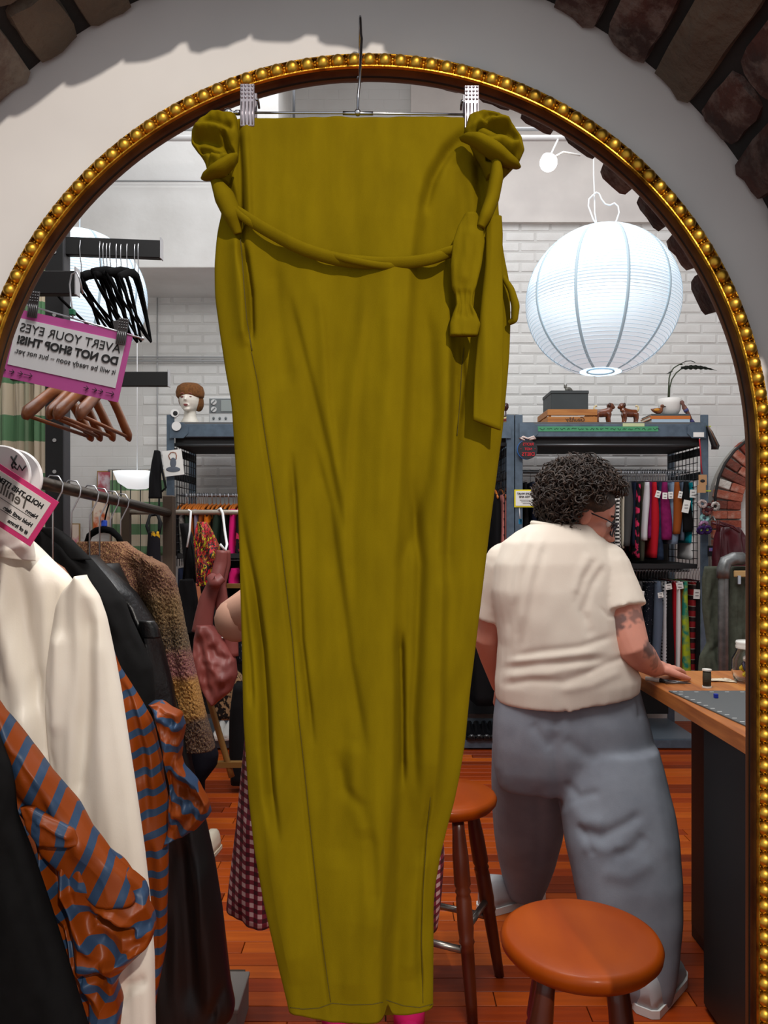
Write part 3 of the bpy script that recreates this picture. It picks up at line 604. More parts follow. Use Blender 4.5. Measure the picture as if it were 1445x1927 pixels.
# ---------------------------------------------------------------- steel shelving along the back wall
steel = mat('steel_blue', (92, 108, 124), .45, .35, c2=(80, 94, 108), scale=20)
black = mat('black_matte', (20, 20, 22), .7); deckm = mat('deck_grey', (96, 98, 100), .8); zinc = mat('zinc_rail', (178, 180, 184), .35, .9)
gridm = mat('grid_black', (30, 32, 36), .5, .4)
ZF, ZK = 5.0, 5.58
def zh(py, Z): return CH + (HY - py) / F * Z
DK = zh(795, 5.0)
def bay(label, x0, x1, r1, r2, sides=(1, 1), g='steel shelving bays'):
    t = thing('shelving_unit', label, 'shelves', ((x0 + x1) / 2, ZF, 0.01), g)
    for x, s in ((x0, 1), (x1, -1)):
        for y in (ZF, ZK):
            p = M().box((x, y, DK / 2 + .03), (.05, .012, DK + .04), b=.002); p.box((x - s * .022, y + .02, DK / 2 + .03), (.006, .04, DK + .04)); p.build('post', steel, t, False)
        g_ = M()
        for z in np.linspace(1.25, DK - .1, 16): g_.tube([(x + s * .03, ZF + .03, z), (x + s * .03, ZK - .03, z)], .0028, 5)
        for y in np.linspace(ZF + .04, ZK - .04, 9): g_.tube([(x + s * .03, y, 1.2), (x + s * .03, y, DK - .06)], .0028, 5)
        g_.build('side_grid', gridm, t)
        for z in (zh(850, ZF), zh(895, ZF)): M().box((x + s * .02, (ZF + ZK) / 2, z), (.012, ZK - ZF, .05)).build('side_brace', gridm, t, False)
    xc, w = (x0 + x1) / 2, x1 - x0 - .05
    for y in (ZF - .005, ZK): M().box((xc, y, DK - .055), (w, .03, .085), b=.004).build('beam', steel, t, False)
    for x, s in ((x0, 1), (x1, -1)): M().prism([(0, -.05), (.09, -.05), (.12, -.02), (.12, .02), (.09, .05), (0, .05)] if s > 0 else [(0, -.05), (0, .05), (-.09, .05), (-.12, .02), (-.12, -.02), (-.09, -.05)], .008, Matrix.Translation((x, ZF - .024, DK - .055))).build('beam_bracket', steel, t, False)
    M().box((xc, (ZF + ZK) / 2, DK - .006), (w, ZK - ZF + .03, .012)).build('deck', deckm, t, False)
    M().box((xc, (ZF + ZK) / 2, DK - .10), (w, ZK - ZF - .04, .10)).build('under_shelf', black, t, False)
    M().tube([(x0, ZF + .03, zh(836, ZF)), (x1, ZF + .03, zh(836, ZF))], .012, 8).build('front_rail', mat('rail_grey', (120, 124, 128), .4, .8), t)
    for r in (r1, r2): M().tube([(x0, 5.25, r), (x1, 5.25, r)], .012, 8).build('hanging_rail', zinc, t)
    M().box((xc, 5.3, r2 + .035), (w, .5, .03)).build('mid_shelf', black, t, False)
    M().box((xc, 5.3, .06), (w, .55, .03)).build('bottom_shelf', mat('shelf_steel', (120, 132, 144), .4, .5), t, False)
    M().box((xc, ZF, .05), (w, .02, .05)).build('bottom_beam', steel, t, False)
    M().box((xc, ZK - .012, .86), (w, .012, 1.50)).build('dark_backing', black, t, False)  # added black sheet standing for the shadowed gaps behind the garments
    return t
R1, R2 = zh(888, 5.25), zh(1073, 5.25)
xr = lambda px, Z=5.0: (px - CX) / F * Z
bayR = bay('blue-grey steel shelving bay with green label tape, beside the brick arch', xr(976), xr(1325), R1, R2)
bayM = bay('steel shelving bay hidden mostly behind the olive trousers', xr(646), xr(976) - .055, zh(903, 5.25), R2)
bayL = bay('steel shelving bay carrying the mannequin head', xr(321), xr(646) - .055, zh(932, 5.25), zh(1054, 5.25))
tape = M().box(((xr(1010) + xr(1236)) / 2, ZF - .022, zh(808, ZF)), (xr(1236) - xr(1010), .003, .032)).build('label_tape', mat('green_tape', (70, 150, 105), .6), bayR, False)
wr = M(); rt = random.Random(6); x = xr(1014)
while x < xr(1230):
    w = rt.uniform(.015, .04); wr.tube([Vector((x + w * i / 5, ZF - .024, zh(808, ZF) + rt.uniform(-.007, .007))) for i in range(6)], .0016, 4); x += w + .012
wr.build('handwriting', mat('marker_dark', (24, 50, 40), .8), tape)
tl = M().box((xr(1190), ZF - .022, zh(800.5, ZF)), (.14, .003, .022)).build('label_tape', mat('tape_yellow', (196, 206, 160), .6), bayR, False)
M().box((xr(1311), ZF - .03, zh(819, ZF)), (.068, .004, .03)).build('rail_label', mat('paper_white', (236, 236, 232), .8), bayR, False)
for yy in (783 + 20, 924, 998): M().box((xr(1327), ZF - .008, zh(yy, ZF)), (.06, .02, .006)).build('zip_tie', mat('zip_yellow', (190, 214, 40), .5), bayR, False)
st_ = M().box((xr(1336), ZF - .012, zh(1037, ZF)), (.042, .004, .07)).build('sticker', mat('sticker_black', (24, 24, 28), .5), bayR, False)
M().box((xr(1336), ZF - .016, zh(1034, ZF)), (.026, .003, .022)).build('sticker_print', mat('sticker_rainbow', (190, 90, 60), .5, c2=(60, 120, 200), scale=60), st_, False)
# ---------------------------------------------------------------- garments on the far rails
wirem = mat('hanger_wire', (196, 198, 204), .3, .9); orangewood = mat('orange_wood', (200, 112, 34), .5)
def fh(x, y, z, wood=False, g='wire hangers on the upper far rail', lab='small silver hanger hook on the upper far rail'):
    t = thing('hanger', lab, 'hanger', (x, y, z), g)
    M().tube([(x, y + .018, z - .004), (x, y + .014, z + .012), (x, y, z + .0165), (x, y - .014, z + .010), (x, y - .010, z - .02), (x, y, z - .035), (x, y, z - .07)], .0022, 5).build('hook', wirem, t)
    if wood: M().tube([(x, y - .20, z - .13), (x, y - .10, z - .085), (x, y, z - .065), (x, y + .10, z - .085), (x, y + .20, z - .13)], .011, 6, .6).build('shoulder_bar', orangewood, t)
    else: M().tube([(x, y - .16, z - .07), (x, y + .16, z - .07)], .0022, 5).build('bar', wirem, t)
    return t
def far(px0, px1, yt, yb, m, label, Z=5.25, rail=None, tagc=None, name='trousers', cat='trousers', group='trousers on the far rails', dep=.17, hang=True, wood=False, seed=0, slant=0.0):
    x0, x1 = xr(px0, Z - dep), xr(px1, Z - dep); zt, zb = zh(yt, Z - dep), zh(yb, Z - dep); w = (x1 - x0) / 2; xc = (x0 + x1) / 2
    t = thing(name, label, cat, (xc, Z, zb), group); rows = []; uvs = []; r = random.Random(px0 * 3 + seed); ph = r.uniform(0, 6)
    for i in range(15):
        f = i / 14; z = zt + (zb - zt) * f; ww = w * (.62 + .38 * min(1, f * 3)) * (1 + .12 * math.sin(5 * f + ph)); ox = .25 * w * math.sin(4 * f + ph) + slant * f
        row = []; uv = []
        for j in range(20):
            a = 2 * PI * j / 20; cx, cy = math.cos(a), math.sin(a); k = 1 + .10 * math.sin(5 * a + ph + 2 * f)
            row.append(Vector((xc + ox + ww * math.copysign(abs(cx) ** .6, cx) * k, Z + dep * math.copysign(abs(cy) ** .5, cy) * (1 - .1 * f), z))); uv.append((xc + cx * ww + cy * .05 + 9, z + 9))
        rows.append(row); uvs.append(uv)
    M().loft(rows, True, True, uvs).build('cloth', m, t)
    if tagc:
        for (tx, ty, tw, th) in tagc:
            p = Vector((xr(tx, Z - dep - .03), Z - dep - .03, zh(ty, Z - dep - .03))); q = M().box(p, (tw * .0035, .002, th * .0035), Matrix.Rotation(r.uniform(-.3, .3), 3, 'Y')).build('price_tag', mat('paper_white', (0, 0, 0)), t, False)
            for k in range(2): M().box(p + Vector((0, -.0025, .01 - .02 * k)), (tw * .0018, .001, .004)).build('tag_print', mat('print_grey', (110, 110, 114), .8), q, False)
    if hang and rail is not None: fh(xc, Z, rail, wood)
    return t
def fabric(n, c, c2=None, sc=30, r=.85, **k): return mat('fabric_' + n, c, r, c2=c2, scale=sc, bump=.15, bscale=60, spec=.18, **k)
fc = dict(black=fabric('black', (17, 17, 19)), charcoal=fabric('charcoal', (66, 66, 66)), navy=fabric('navy', (24, 32, 52)), cream=fabric('cream', (206, 198, 180)), olive=fabric('olive', (66, 66, 54)),
          silver=fabric('silver', (200, 200, 204)), magenta=fabric('magenta', (134, 28, 92), (112, 20, 76)), red=fabric('red', (176, 22, 36)), denim=fabric('denim', (46, 60, 84), (36, 46, 66)), ldenim=fabric('ldenim', (134, 154, 176), (110, 132, 158)),
          rust=fabric('rust', (146, 76, 30)), teal=fabric('teal', (14, 146, 162)), white=fabric('white', (226, 224, 222)), floral=fabric('floral', (24, 22, 26), (206, 50, 92), 22, lo=.52, hi=.58), lace=fabric('lace', (16, 16, 18), (70, 68, 68), 70),
          gdenim=fabric('gdenim', (92, 104, 122)), pink=fabric('pink', (206, 128, 122)), rose=fabric('rose', (120, 66, 58)), burg=fabric('burgundy', (86, 16, 34)), lime=fabric('lime', (170, 186, 40), (40, 130, 110), 14, lo=.42, hi=.6), green=fabric('bottle', (38, 52, 42)),
          lav=fabric('lavender', (140, 128, 150)), herring=fabric('herring', (140, 136, 130), (70, 68, 66), 90), hot=fabric('hotpink', (222, 30, 120)), orflor=fabric('orfloral', (224, 122, 30), (26, 20, 24), 20, lo=.46, hi=.54), dots=fabric('navydots', (22, 26, 36), (206, 208, 214), 130, lo=.66, hi=.70),
          leop=fabric('leopard', (150, 120, 88), (26, 20, 18), 36, lo=.46, hi=.52), peach=fabric('peach', (206, 130, 92)))
def chk(nt, u, v, n, a, b):
    cu = mth(nt, 'GREATER_THAN', mth(nt, 'FRACT', mth(nt, 'MULTIPLY', u, n)), .5); cv = mth(nt, 'GREATER_THAN', mth(nt, 'FRACT', mth(nt, 'MULTIPLY', v, n)), .5)
    return mixc(nt, mth(nt, 'ABSOLUTE', mth(nt, 'SUBTRACT', cu, cv)), a, b)
fc['check'] = uvmat('fabric_check', lambda nt, u, v: chk(nt, u, v, 40, (20, 20, 22), (224, 222, 216)))
def plaid(nt, u, v):
    c = mixc(nt, mth(nt, 'GREATER_THAN', mth(nt, 'FRACT', mth(nt, 'MULTIPLY', v, 14)), .6), (150, 18, 28), (40, 14, 18))
    return mixc(nt, mth(nt, 'LESS_THAN', mth(nt, 'FRACT', mth(nt, 'MULTIPLY', v, 14)), .06), c, (170, 160, 150))
fc['plaid'] = uvmat('fabric_plaid', plaid)
def pdots(nt, u, v):
    a = mth(nt, 'SUBTRACT', mth(nt, 'FRACT', mth(nt, 'MULTIPLY', u, 45)), .5); b = mth(nt, 'SUBTRACT', mth(nt, 'FRACT', mth(nt, 'MULTIPLY', v, 45)), .5)
    return mixc(nt, mth(nt, 'LESS_THAN', mth(nt, 'ADD', mth(nt, 'MULTIPLY', a, a), mth(nt, 'MULTIPLY', b, b)), .05), (228, 228, 230), (24, 24, 28))
fc['whitedots'] = uvmat('fabric_whitedots', pdots)
T = lambda *a: [tuple(a)]
up = [(985, 998, 1040, 'black', 'black trousers on the upper far rail beside the blue post', None), (1000, 1014, 1052, 'navy', 'navy trousers on the upper far rail behind the curly hair', None), (1016, 1034, 1045, 'black', 'black trousers on the upper far rail, mostly hidden by the curly hair', None),
      (1150, 1160, 1050, 'lace', 'black lace trousers on the upper far rail next to the face', T(1155, 935, 9, 14)), (1161, 1172, 1036, 'check', 'black and white checked trousers on the upper far rail', None), (1172, 1178, 1032, 'cream', 'narrow cream trousers on the upper far rail', None),
      (1177, 1193, 1028, 'charcoal', 'charcoal grey trousers on the upper far rail', None), (1191, 1201, 1027, 'navy', 'navy trousers on the upper far rail between charcoal and pink floral', None), (1199, 1208, 1050, 'floral', 'black trousers with pink flowers on the upper far rail', None),
      (1206, 1219, 1056, 'olive', 'dark olive trousers on the upper far rail beside the silver pair', None), (1212, 1225, 1017, 'silver', 'silver white trousers on the upper far rail', None), (1217, 1235, 1013, 'magenta', 'magenta trousers on the upper far rail, left of the red pair', None),
      (1228, 1242, 1050, 'red', 'bright red trousers on the upper far rail', None), (1236, 1253, 1054, 'denim', 'dark denim jeans on the upper far rail between red and magenta', T(1238, 930, 9, 13)), (1245, 1267, 1016, 'magenta', 'magenta trousers on the upper far rail, right of the dark jeans', T(1251, 933, 9, 12)),
      (1260, 1281, 1024, 'ldenim', 'light washed jeans with frayed hem on the upper far rail', T(1262, 932, 9, 13)), (1269, 1286, 1005, 'rust', 'rust brown trousers on the upper far rail', T(1280, 931, 7, 13)), (1282, 1291, 1017, 'gdenim', 'grey denim jeans on the upper far rail', None),
      (1286, 1306, 1001, 'black', 'black trousers with a large white swing tag on the upper far rail', T(1291, 953, 13, 24)), (1298, 1312, 1022, 'teal', 'bright teal trousers on the upper far rail', T(1304, 929, 12, 15)), (1303, 1312, 1054, 'white', 'white cuffed jeans hanging lowest by the teal trousers', None)]
for i, (a, b, yb, c, lab, tg) in enumerate(up): far(a, b, 907, yb, fc[c], lab, 5.25 + (.03 if i % 2 else 0), R1, tg, dep=.17 if c != 'white' else .15)
ri2 = random.Random(21)
for k in range(26): fh(xr(1172 + k * 4.7, 5.25), 5.25, R1)
lo_ = [(1196, 1212, 1262, 'lace', 'black lace trousers on the lower far rail beside the tattooed arm', T(1207, 1118, 10, 12)), (1211, 1235, 1262, 'dots', 'navy trousers with white specks on the lower far rail', None), (1233, 1249, 1228, 'gdenim', 'blue denim jeans on the lower far rail', T(1243, 1120, 10, 10)), (1248, 1259, 1262, 'whitedots', 'white trousers with small black dots on the lower far rail', T(1258, 1104, 12, 11)),
      (1257, 1272, 1262, 'black', 'black trousers on the lower far rail, left of the red pair', None), (1266, 1279, 1254, 'red', 'scarlet trousers on the lower far rail', T(1279, 1102, 13, 13)), (1275, 1283, 1262, 'white', 'narrow white trousers on the lower far rail', None), (1279, 1290, 1262, 'rust', 'brown trousers on the lower far rail beside the lime pair', None),
      (1286, 1302, 1262, 'lime', 'lime and green tie-dye trousers on the lower far rail', None), (1298, 1317, 1262, 'plaid', 'red tartan trousers on the lower far rail', T(1311, 1118, 12, 18)), (1312, 1322, 1262, 'black', 'black trousers on the lower far rail, right of the tartan pair', None), (1319, 1331, 1262, 'burg', 'burgundy trousers on the lower far rail by the post', None)]
for i, (a, b, yb, c, lab, tg) in enumerate(lo_): far(a, b, 1094, yb + 30, fc[c], lab, 5.25 + (.03 if i % 2 else 0), None, tg, dep=.16)
for k in range(24): fh(xr(1186 + k * 5.6, 5.25), 5.25, R2, g='wire hangers on the lower far rail', lab='small silver hanger hook on the lower far rail')
mid = [(928, 944, 1130, 'black', 'black top on an orange hanger beside the olive trousers'), (943, 957, 1120, 'pink', 'dusty pink top on an orange hanger by the yellow sign'), (955, 966, 1125, 'navy', 'navy top on an orange hanger below the yellow sign'), (962, 976, 1120, 'charcoal', 'dark grey top hanging against the blue steel post'), (890, 928, 1330, 'black', 'long black garment low behind the olive trousers')]
RM = zh(903, 5.25)
for a, b, yb, c, lab in mid: far(a, b, 930 if yb < 1300 else 1090, yb, fc[c], lab, 5.25, RM if yb < 1300 else None, None, 'top', 'top', 'tops in the middle bay', .18, True, True)
lf = [(324, 335, 'black', 'black dress at the left end of the far rail beside the steel post'), (333, 346, 'herring', 'grey herringbone garment on the far rail under the mannequin head'), (345, 357, 'green', 'bottle green garment on the far rail'), (356, 364, 'rust', 'rust garment on the far rail behind the scarf'), (362, 371, 'lav', 'lavender garment on the far rail behind the scarf'), (370, 382, 'rust', 'light brown garment on the far rail above the scarf'),
      (381, 396, 'orflor', 'orange and black patterned garment on the far rail'), (395, 412, 'green', 'wide dark green garment on the far rail behind the rose bag strap'), (411, 428, 'black', 'black garment on the far rail left of the hot pink one'), (427, 441, 'hot', 'hot pink garment on the far rail'), (440, 452, 'floral', 'pink flowered black garment on the far rail at the trouser edge')]
RL = zh(932, 5.25)
for a, b, c, lab in lf: far(a, b, 958, 1046, fc[c], lab, 5.25, RL, None, 'blouse', 'blouse', 'clothes on the left far rail', .18, True, True)
for k in range(14): fh(xr(343 + k * 8, 5.25), 5.25, RL, True, 'orange wooden hangers on the left far rail', 'orange wooden hanger on the left far rail')
for a, b, c, lab in [(330, 352, 'navy', 'navy skirt on the lower left rail'), (350, 380, 'black', 'black skirt on the lower left rail behind the scarf'), (378, 405, 'lace', 'black lace skirt on the lower left rail'), (404, 428, 'black', 'black skirt on the lower left rail behind the rose bag'), (427, 446, 'hot', 'pink skirt on the lower left rail'), (444, 470, 'dots', 'speckled navy skirt on the lower left rail')]:
    far(a, b, 1070, 1250 if c != 'hot' else 1100, fc[c], lab, 5.25, None, None, 'skirt', 'skirt', 'skirts on the lower left rail', .17)
far(392, 455, 1240, 1356, fc['leop'], 'leopard print garment hanging low behind the rose bag', 4.75, None, None, 'leopard_skirt', 'skirt', None, .05)
far(432, 462, 1290, 1480, fc['black'], 'long black trousers hanging low beside the leopard print', 4.2, None, None, 'black_trousers', 'trousers', None, .05)
# ---------------------------------------------------------------- things on top of the shelving
def onshelf(px, Z=5.12): return Vector((xr(px, Z), Z, DK + .001))
pinew = mat('crate_pine', (186, 124, 62), .6, c2=(160, 98, 44), scale=12, stretch=(.4, 3, 6)); inkm = mat('crate_ink', (70, 40, 24), .8)
cr = thing('wooden_crate', 'shallow pine crate with dark lettering under the black box', 'crate', onshelf(1066, 5.2)); c0 = onshelf(1066, 5.2)
cz = DK + .002
for zz, hh in ((.0215, .040), (.0695, .040)):
    for yy in (5.04, 5.37): sl = M().box((c0.x, yy, cz + zz), (.325, .012, hh), b=.002).build('slat', pinew, cr, False)
    for sx in (-1, 1): M().box((c0.x + sx * .158, 5.205, cz + zz), (.010, .316, hh), b=.002).build('slat', pinew, cr, False)
for sx in (-1, 1):
    for yy in (5.055, 5.355): M().box((c0.x + sx * .145, yy, cz + .045), (.016, .016, .088)).build('corner_block', pinew, cr, False)
M().box((c0.x, 5.205, cz + .004), (.30, .31, .006)).build('base', pinew, cr, False)
tm = text_mesh('Gaultby', .040, .0006, .25); link('lettering', tm, inkm, cr, Matrix.Translation((c0.x + .02, 5.0330, cz + .0215)) @ Matrix.Rotation(PI / 2, 4, 'X'))
bx_ = thing('black_box', 'dark grey lidded box standing on the pine crate', 'box', (c0.x, 5.2, cz + .09)); bm_ = mat('box_black', (58, 64, 66), .6, c2=(50, 56, 58), scale=6)
M().box((c0.x - .01, 5.2, cz + .145), (.245, .26, .108), b=.003).build('body', bm_, bx_, False); M().box((c0.x - .01, 5.2, cz + .208), (.252, .267, .022), b=.003).build('lid', bm_, bx_, False)
gk = thing('cat_figurine', 'tiny grey animal figurine on top of the dark box', 'figurine', (c0.x, 5.2, cz + .22)); q = Vector((c0.x - .015, 5.12, cz + .2195))
gs = M().ball(q + Vector((.008, 0, .016)), (.024, .014, .015), 10).ball(q + Vector((-.012, 0, .032)), (.011, .010, .011), 10).tube([q + Vector((-.018, 0, .038)), q + Vector((-.020, 0, .054))], [.005, .001], 6).tube([q + Vector((-.006, 0, .038)), q + Vector((-.004, 0, .054))], [.005, .001], 6).tube([q + Vector((.030, 0, .014)), q + Vector((.036, 0, .004))], .005, 6)
gs.build('body', mat('figurine_grey', (120, 118, 110), .6, c2=(74, 70, 66), scale=60), gk)
brownglaze = mat('brown_glaze', (120, 58, 20), .18, c2=(84, 36, 12), scale=30, coat=.6); creamg = mat('cream_glaze', (214, 196, 150), .3)
def dog(px, s, label):
    c = onshelf(px, 5.08); t = thing('dog_figurine', label, 'figurine', c, 'brown ceramic dogs'); V = lambda x, y, z: c + Vector((s * x, y, z)); m = M()
    m.loft([[V(x + .0 * math.cos(a), r * .8 * math.cos(a), zc + r * math.sin(a)) for a in [2 * PI * k / 14 for k in range(14)]] for x, zc, r in ((-.058, .070, .010), (-.050, .072, .024), (-.02, .070, .027), (.01, .074, .029), (.035, .080, .032), (.046, .084, .022))])
    for x, y in ((-.045, .016), (-.045, -.016), (.032, .018), (.032, -.018)): m.tube([V(x, y, .068), V(x - .004, y, .035), V(x, y, .012), V(x + .004, y, .002)], [.017, .012, .010, .011], 10)
    m.ball(V(.045, 0, .118), (.024, .022, .022), 12).ball(V(.062, 0, .110), (.014, .015, .012), 10).tube([V(.036, 0, .10), V(.04, 0, .08)], .02, 10)
    link('body', fused(m, .004, 3), brownglaze, t)
    M().ball(V(.034, -.018, .122), (.010, .006, .016), 8).ball(V(.034, .018, .122), (.010, .006, .016), 8).build('ear', mat('dark_glaze', (60, 28, 12), .25), t)
    M().tube([V(-.055, 0, .082), V(-.064, 0, .100), V(-.060, 0, .116), V(-.050, 0, .122), V(-.046, 0, .112)], [.008, .007, .006, .006, .004], 8).build('tail', creamg, t)
dog(1136, 1, 'brown glazed ceramic dog figurine beside the pine crate'); dog(1183, -1, 'brown glazed ceramic dog figurine beside the potted plant books')
bk = [((1226, 1298), .024, (170, 190, 206), 'pale blue book lying at the bottom under the white pot'), ((1224, 1299), .022, (196, 110, 44), 'orange book lying under the white plant pot'), ((1226, 1297), .012, (70, 82, 86), 'thin dark book on top of the pile under the white pot')]
z = DK + .001
for (a, b), h, c, lab in bk:
    t = thing('book', lab, 'book', (xr((a + b) / 2, 5.1), 5.1, z), 'books under the plant pot'); x0, x1 = xr(a, 5.03), xr(b, 5.03); w = x1 - x0; xc = (x0 + x1) / 2; cm = mat('cover_%d' % c[0], c, .55)
    M().box((xc, 5.13, z + .0015), (w, .2, .003)).build('cover', cm, t, False); M().box((xc, 5.13, z + h - .0015), (w, .2, .003)).build('cover', cm, t, False); M().box((xc, 5.031, z + h / 2), (w, .003, h)).build('spine', cm, t, False)
    M().box((xc, 5.133, z + h / 2), (w - .006, .196, h - .006)).build('pages', mat('pages', (222, 214, 196), .9), t, False); z += h + .0008
pp = Vector((xr(1260, 5.12), 5.12, z)); pt = thing('plant_pot', 'white round pot with a dark long-leaved plant on the book pile', 'plant', pp)
M().lathe([(.03, 0), (.052, .004), (.068, .035), (.075, .075), (.077, .110), (.072, .112), (.070, .095), (.002, .092)], 28, Matrix.Translation(pp)).build('pot', mat('pot_white', (228, 226, 222), .5), pt)
stemm = mat('stem_green', (52, 62, 40), .6); leafm = mat('leaf_dark', (22, 30, 20), .45)
pv = lambda x, y, d=0: P(x, y, 5.12 + d)
M().tube([pv(1257, 752), pv(1258, 730), pv(1259, 712), pv(1262, 700), pv(1268, 692), pv(1278, 686), pv(1284, 686)], .0045, 6).build('stem', stemm, pt)
M().tube([pv(1259, 752), pv(1260, 730), pv(1264, 714), pv(1272, 702), pv(1282, 694)], .0045, 6).build('stem', stemm, pt)
M().tube([pv(1254, 704), pv(1262, 700), pv(1266, 698)], [.001, .006, .001], 6).tube([pv(1278, 686), pv(1290, 680), pv(1300, 679), pv(1308, 682)], .0028, 5).build('bud', leafm, pt)
rows = []
for i in range(25):
    f = i / 24; x, y = 1281 + 68 * f, 692 - 3 * math.sin(f * 3) + 6 * f * f; w = 6.0 * math.sin(PI * min(1, .12 + f * .9)) ** .7 * (1 + .22 * math.cos(i * 1.9)) * (1 - .5 * f)
    rows.append([pv(x, y - w * .6, -.02), pv(x, y, .0), pv(x, y + w, -.03), pv(x, y + .3, .004)])
M().loft(rows).build('leaf', leafm, pt)
dk = onshelf(1238, 5.05); dk.z = z; dt = thing('duck_figurine', 'small painted wooden duck in front of the white pot', 'figurine', dk); V = lambda x, y, zz: dk + Vector((x, y, zz))
m = M().loft([[V(x, .016 * r * math.cos(a), zc + .020 * r * math.sin(a)) for a in [2 * PI * k / 12 for k in range(12)]] for x, zc, r in ((-.050, .034, .10), (-.035, .026, .55), (-.01, .021, 1), (.015, .021, 1), (.03, .026, .6))]).ball(V(.028, 0, .052), .013, 10).tube([V(.022, 0, .026), V(.027, 0, .05)], .010, 8)
link('body', fused(m, .003, 2), mat('duck_brown', (66, 38, 24), .5, c2=(150, 80, 30), scale=40, stretch=(1, 1, 2)), dt); M().tube([V(.036, 0, .050), V(.052, 0, .049)], [.006, .003], 8).build('bill', mat('duck_bill', (52, 44, 40), .5), dt)
M().ball(V(-.012, -.014, .026), (.022, .005, .010), 8).build('wing', mat('duck_wing', (190, 130, 40), .5), dt)
do = onshelf(1302, 5.06); dl = thing('carved_figure', 'small carved figure leaning against the white plant pot', 'figurine', do); V = lambda x, zz: Vector((xr(1303, 5.06) - .075 * zz / .15 + x, 5.06, DK + .002 + zz))
M().tube([V(0, .022), V(0, .05), V(.002, .08), V(-.002, .105), V(0, .125), V(0, .138), V(0, .150)], [.011, .014, .013, .016, .009, .015, .008], 10).build('body', mat('carved_wood', (128, 84, 72), .6, c2=(96, 60, 52), scale=40), dl)
M().tube([V(.001, .078), V(0, .094)], .0165, 10).build('waistband', mat('figure_blue', (70, 70, 120), .7), dl); M().tube([V(.002, 0), V(.001, .024)], [.016, .013], 10).build('boots', mat('figure_indigo', (60, 56, 110), .7), dl)
go = onshelf(960, 5.1); gt = thing('tin_box', 'red and yellow striped tin at the left end of the shelf', 'tin', go)
M().lathe([(.002, 0), (.046, 0), (.046, .022), (.048, .024), (.048, .044), (.03, .052), (.002, .052)], 20, Matrix.Translation(go)).build('body', mat('tin_stripes', (196, 180, 120), .5, c2=(150, 50, 46), scale=26, stretch=(.1, .1, 2), lo=.45, hi=.5), gt)
gw = go + Vector((-.03, 0, .053)); gl = thing('goblet', 'dark wine coloured goblet standing on the striped tin', 'goblet', gw)
M().lathe([(.018, 0), (.018, .003), (.005, .008), (.004, .035), (.012, .042), (.020, .058), (.019, .078), (.012, .088), (.002, .088)], 18, Matrix.Translation(gw)).build('bowl', mat('wine_glass', (56, 22, 28), .25), gl)
# hanging on the right bay
bag = thing('clutch_bag', 'flat black clutch hanging off the shelf end near the brick arch', 'bag', P(1342, 845, 4.98))
M().loft([[P(x + dx, y, 4.97 + dy) for dx, dy in ((-w, .0), (0, -.03), (w, .0), (0, .03))] for x, y, w in ((1331, 801, 2), (1336, 812, 5), (1341, 826, 7), (1346, 838, 8), (1345, 846, 7))]).build('body', mat('clutch_black', (30, 24, 24), .4), bag)
M().tube([P(1333, 802, 4.94), P(1341, 818, 4.93), P(1350, 838, 4.94)], .004, 6).build('trim', mat('clutch_trim', (120, 92, 74), .5), bag)
rs = thing('cardboard_tag', 'kraft cardboard tag with dark emblem on a red cord', 'tag', P(1322, 925, 4.93)); M().tube([P(1316, 826, 4.94), P(1318, 850, 4.94), P(1319, 870, 4.94), P(1321, 892, 4.94)], .004, 6).build('red_cord', mat('cord_red', (170, 24, 40), .7), rs)
kr = mat('kraft', (176, 136, 96), .85); M().box(P(1322, 903, 4.93), (.052, .003, .066)).build('card', kr, rs, False); M().box(P(1320, 920, 4.925), (.054, .003, .050)).build('card', kr, rs, False)
M().ball(P(1322, 905, 4.927), (.016, .002, .010), 8).build('emblem', mat('emblem_black', (26, 24, 24), .7), rs)
rq = random.Random(3)
sc_c = [((196, 176, 172), 'cream'), ((92, 40, 44), 'burgundy'), ((206, 196, 190), 'white'), ((120, 70, 66), 'brown'), ((150, 196, 196), 'aqua'), ((196, 150, 190), 'lilac'), ((72, 44, 110), 'purple'), ((80, 48, 116), 'violet')]
for i, ((px, py), (c, nm)) in enumerate(zip([(1322, 948), (1334, 955), (1346, 953), (1330, 962), (1326, 975), (1324, 988), (1320, 998), (1331, 997)], sc_c)):
    o = P(px, py, 4.91); n = 20; mt = Matrix.Translation(o) @ Matrix.Rotation(rq.uniform(-.6, .6), 4, 'X') @ Matrix.Rotation(rq.uniform(-.6, .6), 4, 'Y')
    mb = M().tube([mt @ Vector((.020 * math.cos(2 * PI * k / n) * (1 + .12 * (k % 2)), .006 * (k % 2), .020 * math.sin(2 * PI * k / n) * (1 + .12 * (k % 2)))) for k in range(n)], .0105, 8, closed=True)
    tag(mb.build('scrunchie', fabric('scr_' + nm, c, tuple(int(v * .5) for v in c), 80)), nm + ' scrunchie bunched on the steel post beside the trousers', 'scrunchie', 'scrunchies on the post')
# signs
def plate(c, w, h, m, name='panel', par=None, rot=0.0, t=.003): return M().box(c, (w, t, h), Matrix.Rotation(rot, 3, 'Y')).build(name, m, par, False)
def letters(txt, size, c, m, par, rot=0.0, bold=0.0, shear=0, name='lettering', dy=-.004, align='CENTER', fit=None):
    me = text_mesh(txt, size, bold, shear, True, align)
    if fit: xs = [v.co.x for v in me.vertices]; me.transform(Matrix.Scale(fit / (max(xs) - min(xs)), 4))
    return link(name, me, m, par, Matrix.Translation(Vector(c) + Vector((0, dy, 0))) @ Matrix.Rotation(rot, 4, 'Y') @ Matrix.Rotation(PI / 2, 4, 'X'))
ink = mat('ink_black', (24, 24, 26), .8); redink = mat('paint_red', (206, 26, 40), .6)
rd = thing('round_sign', 'round black hanging sign with red hand lettering on the steel post', 'sign', P(993, 865, 4.94)); rc = P(993, 846, 4.94)
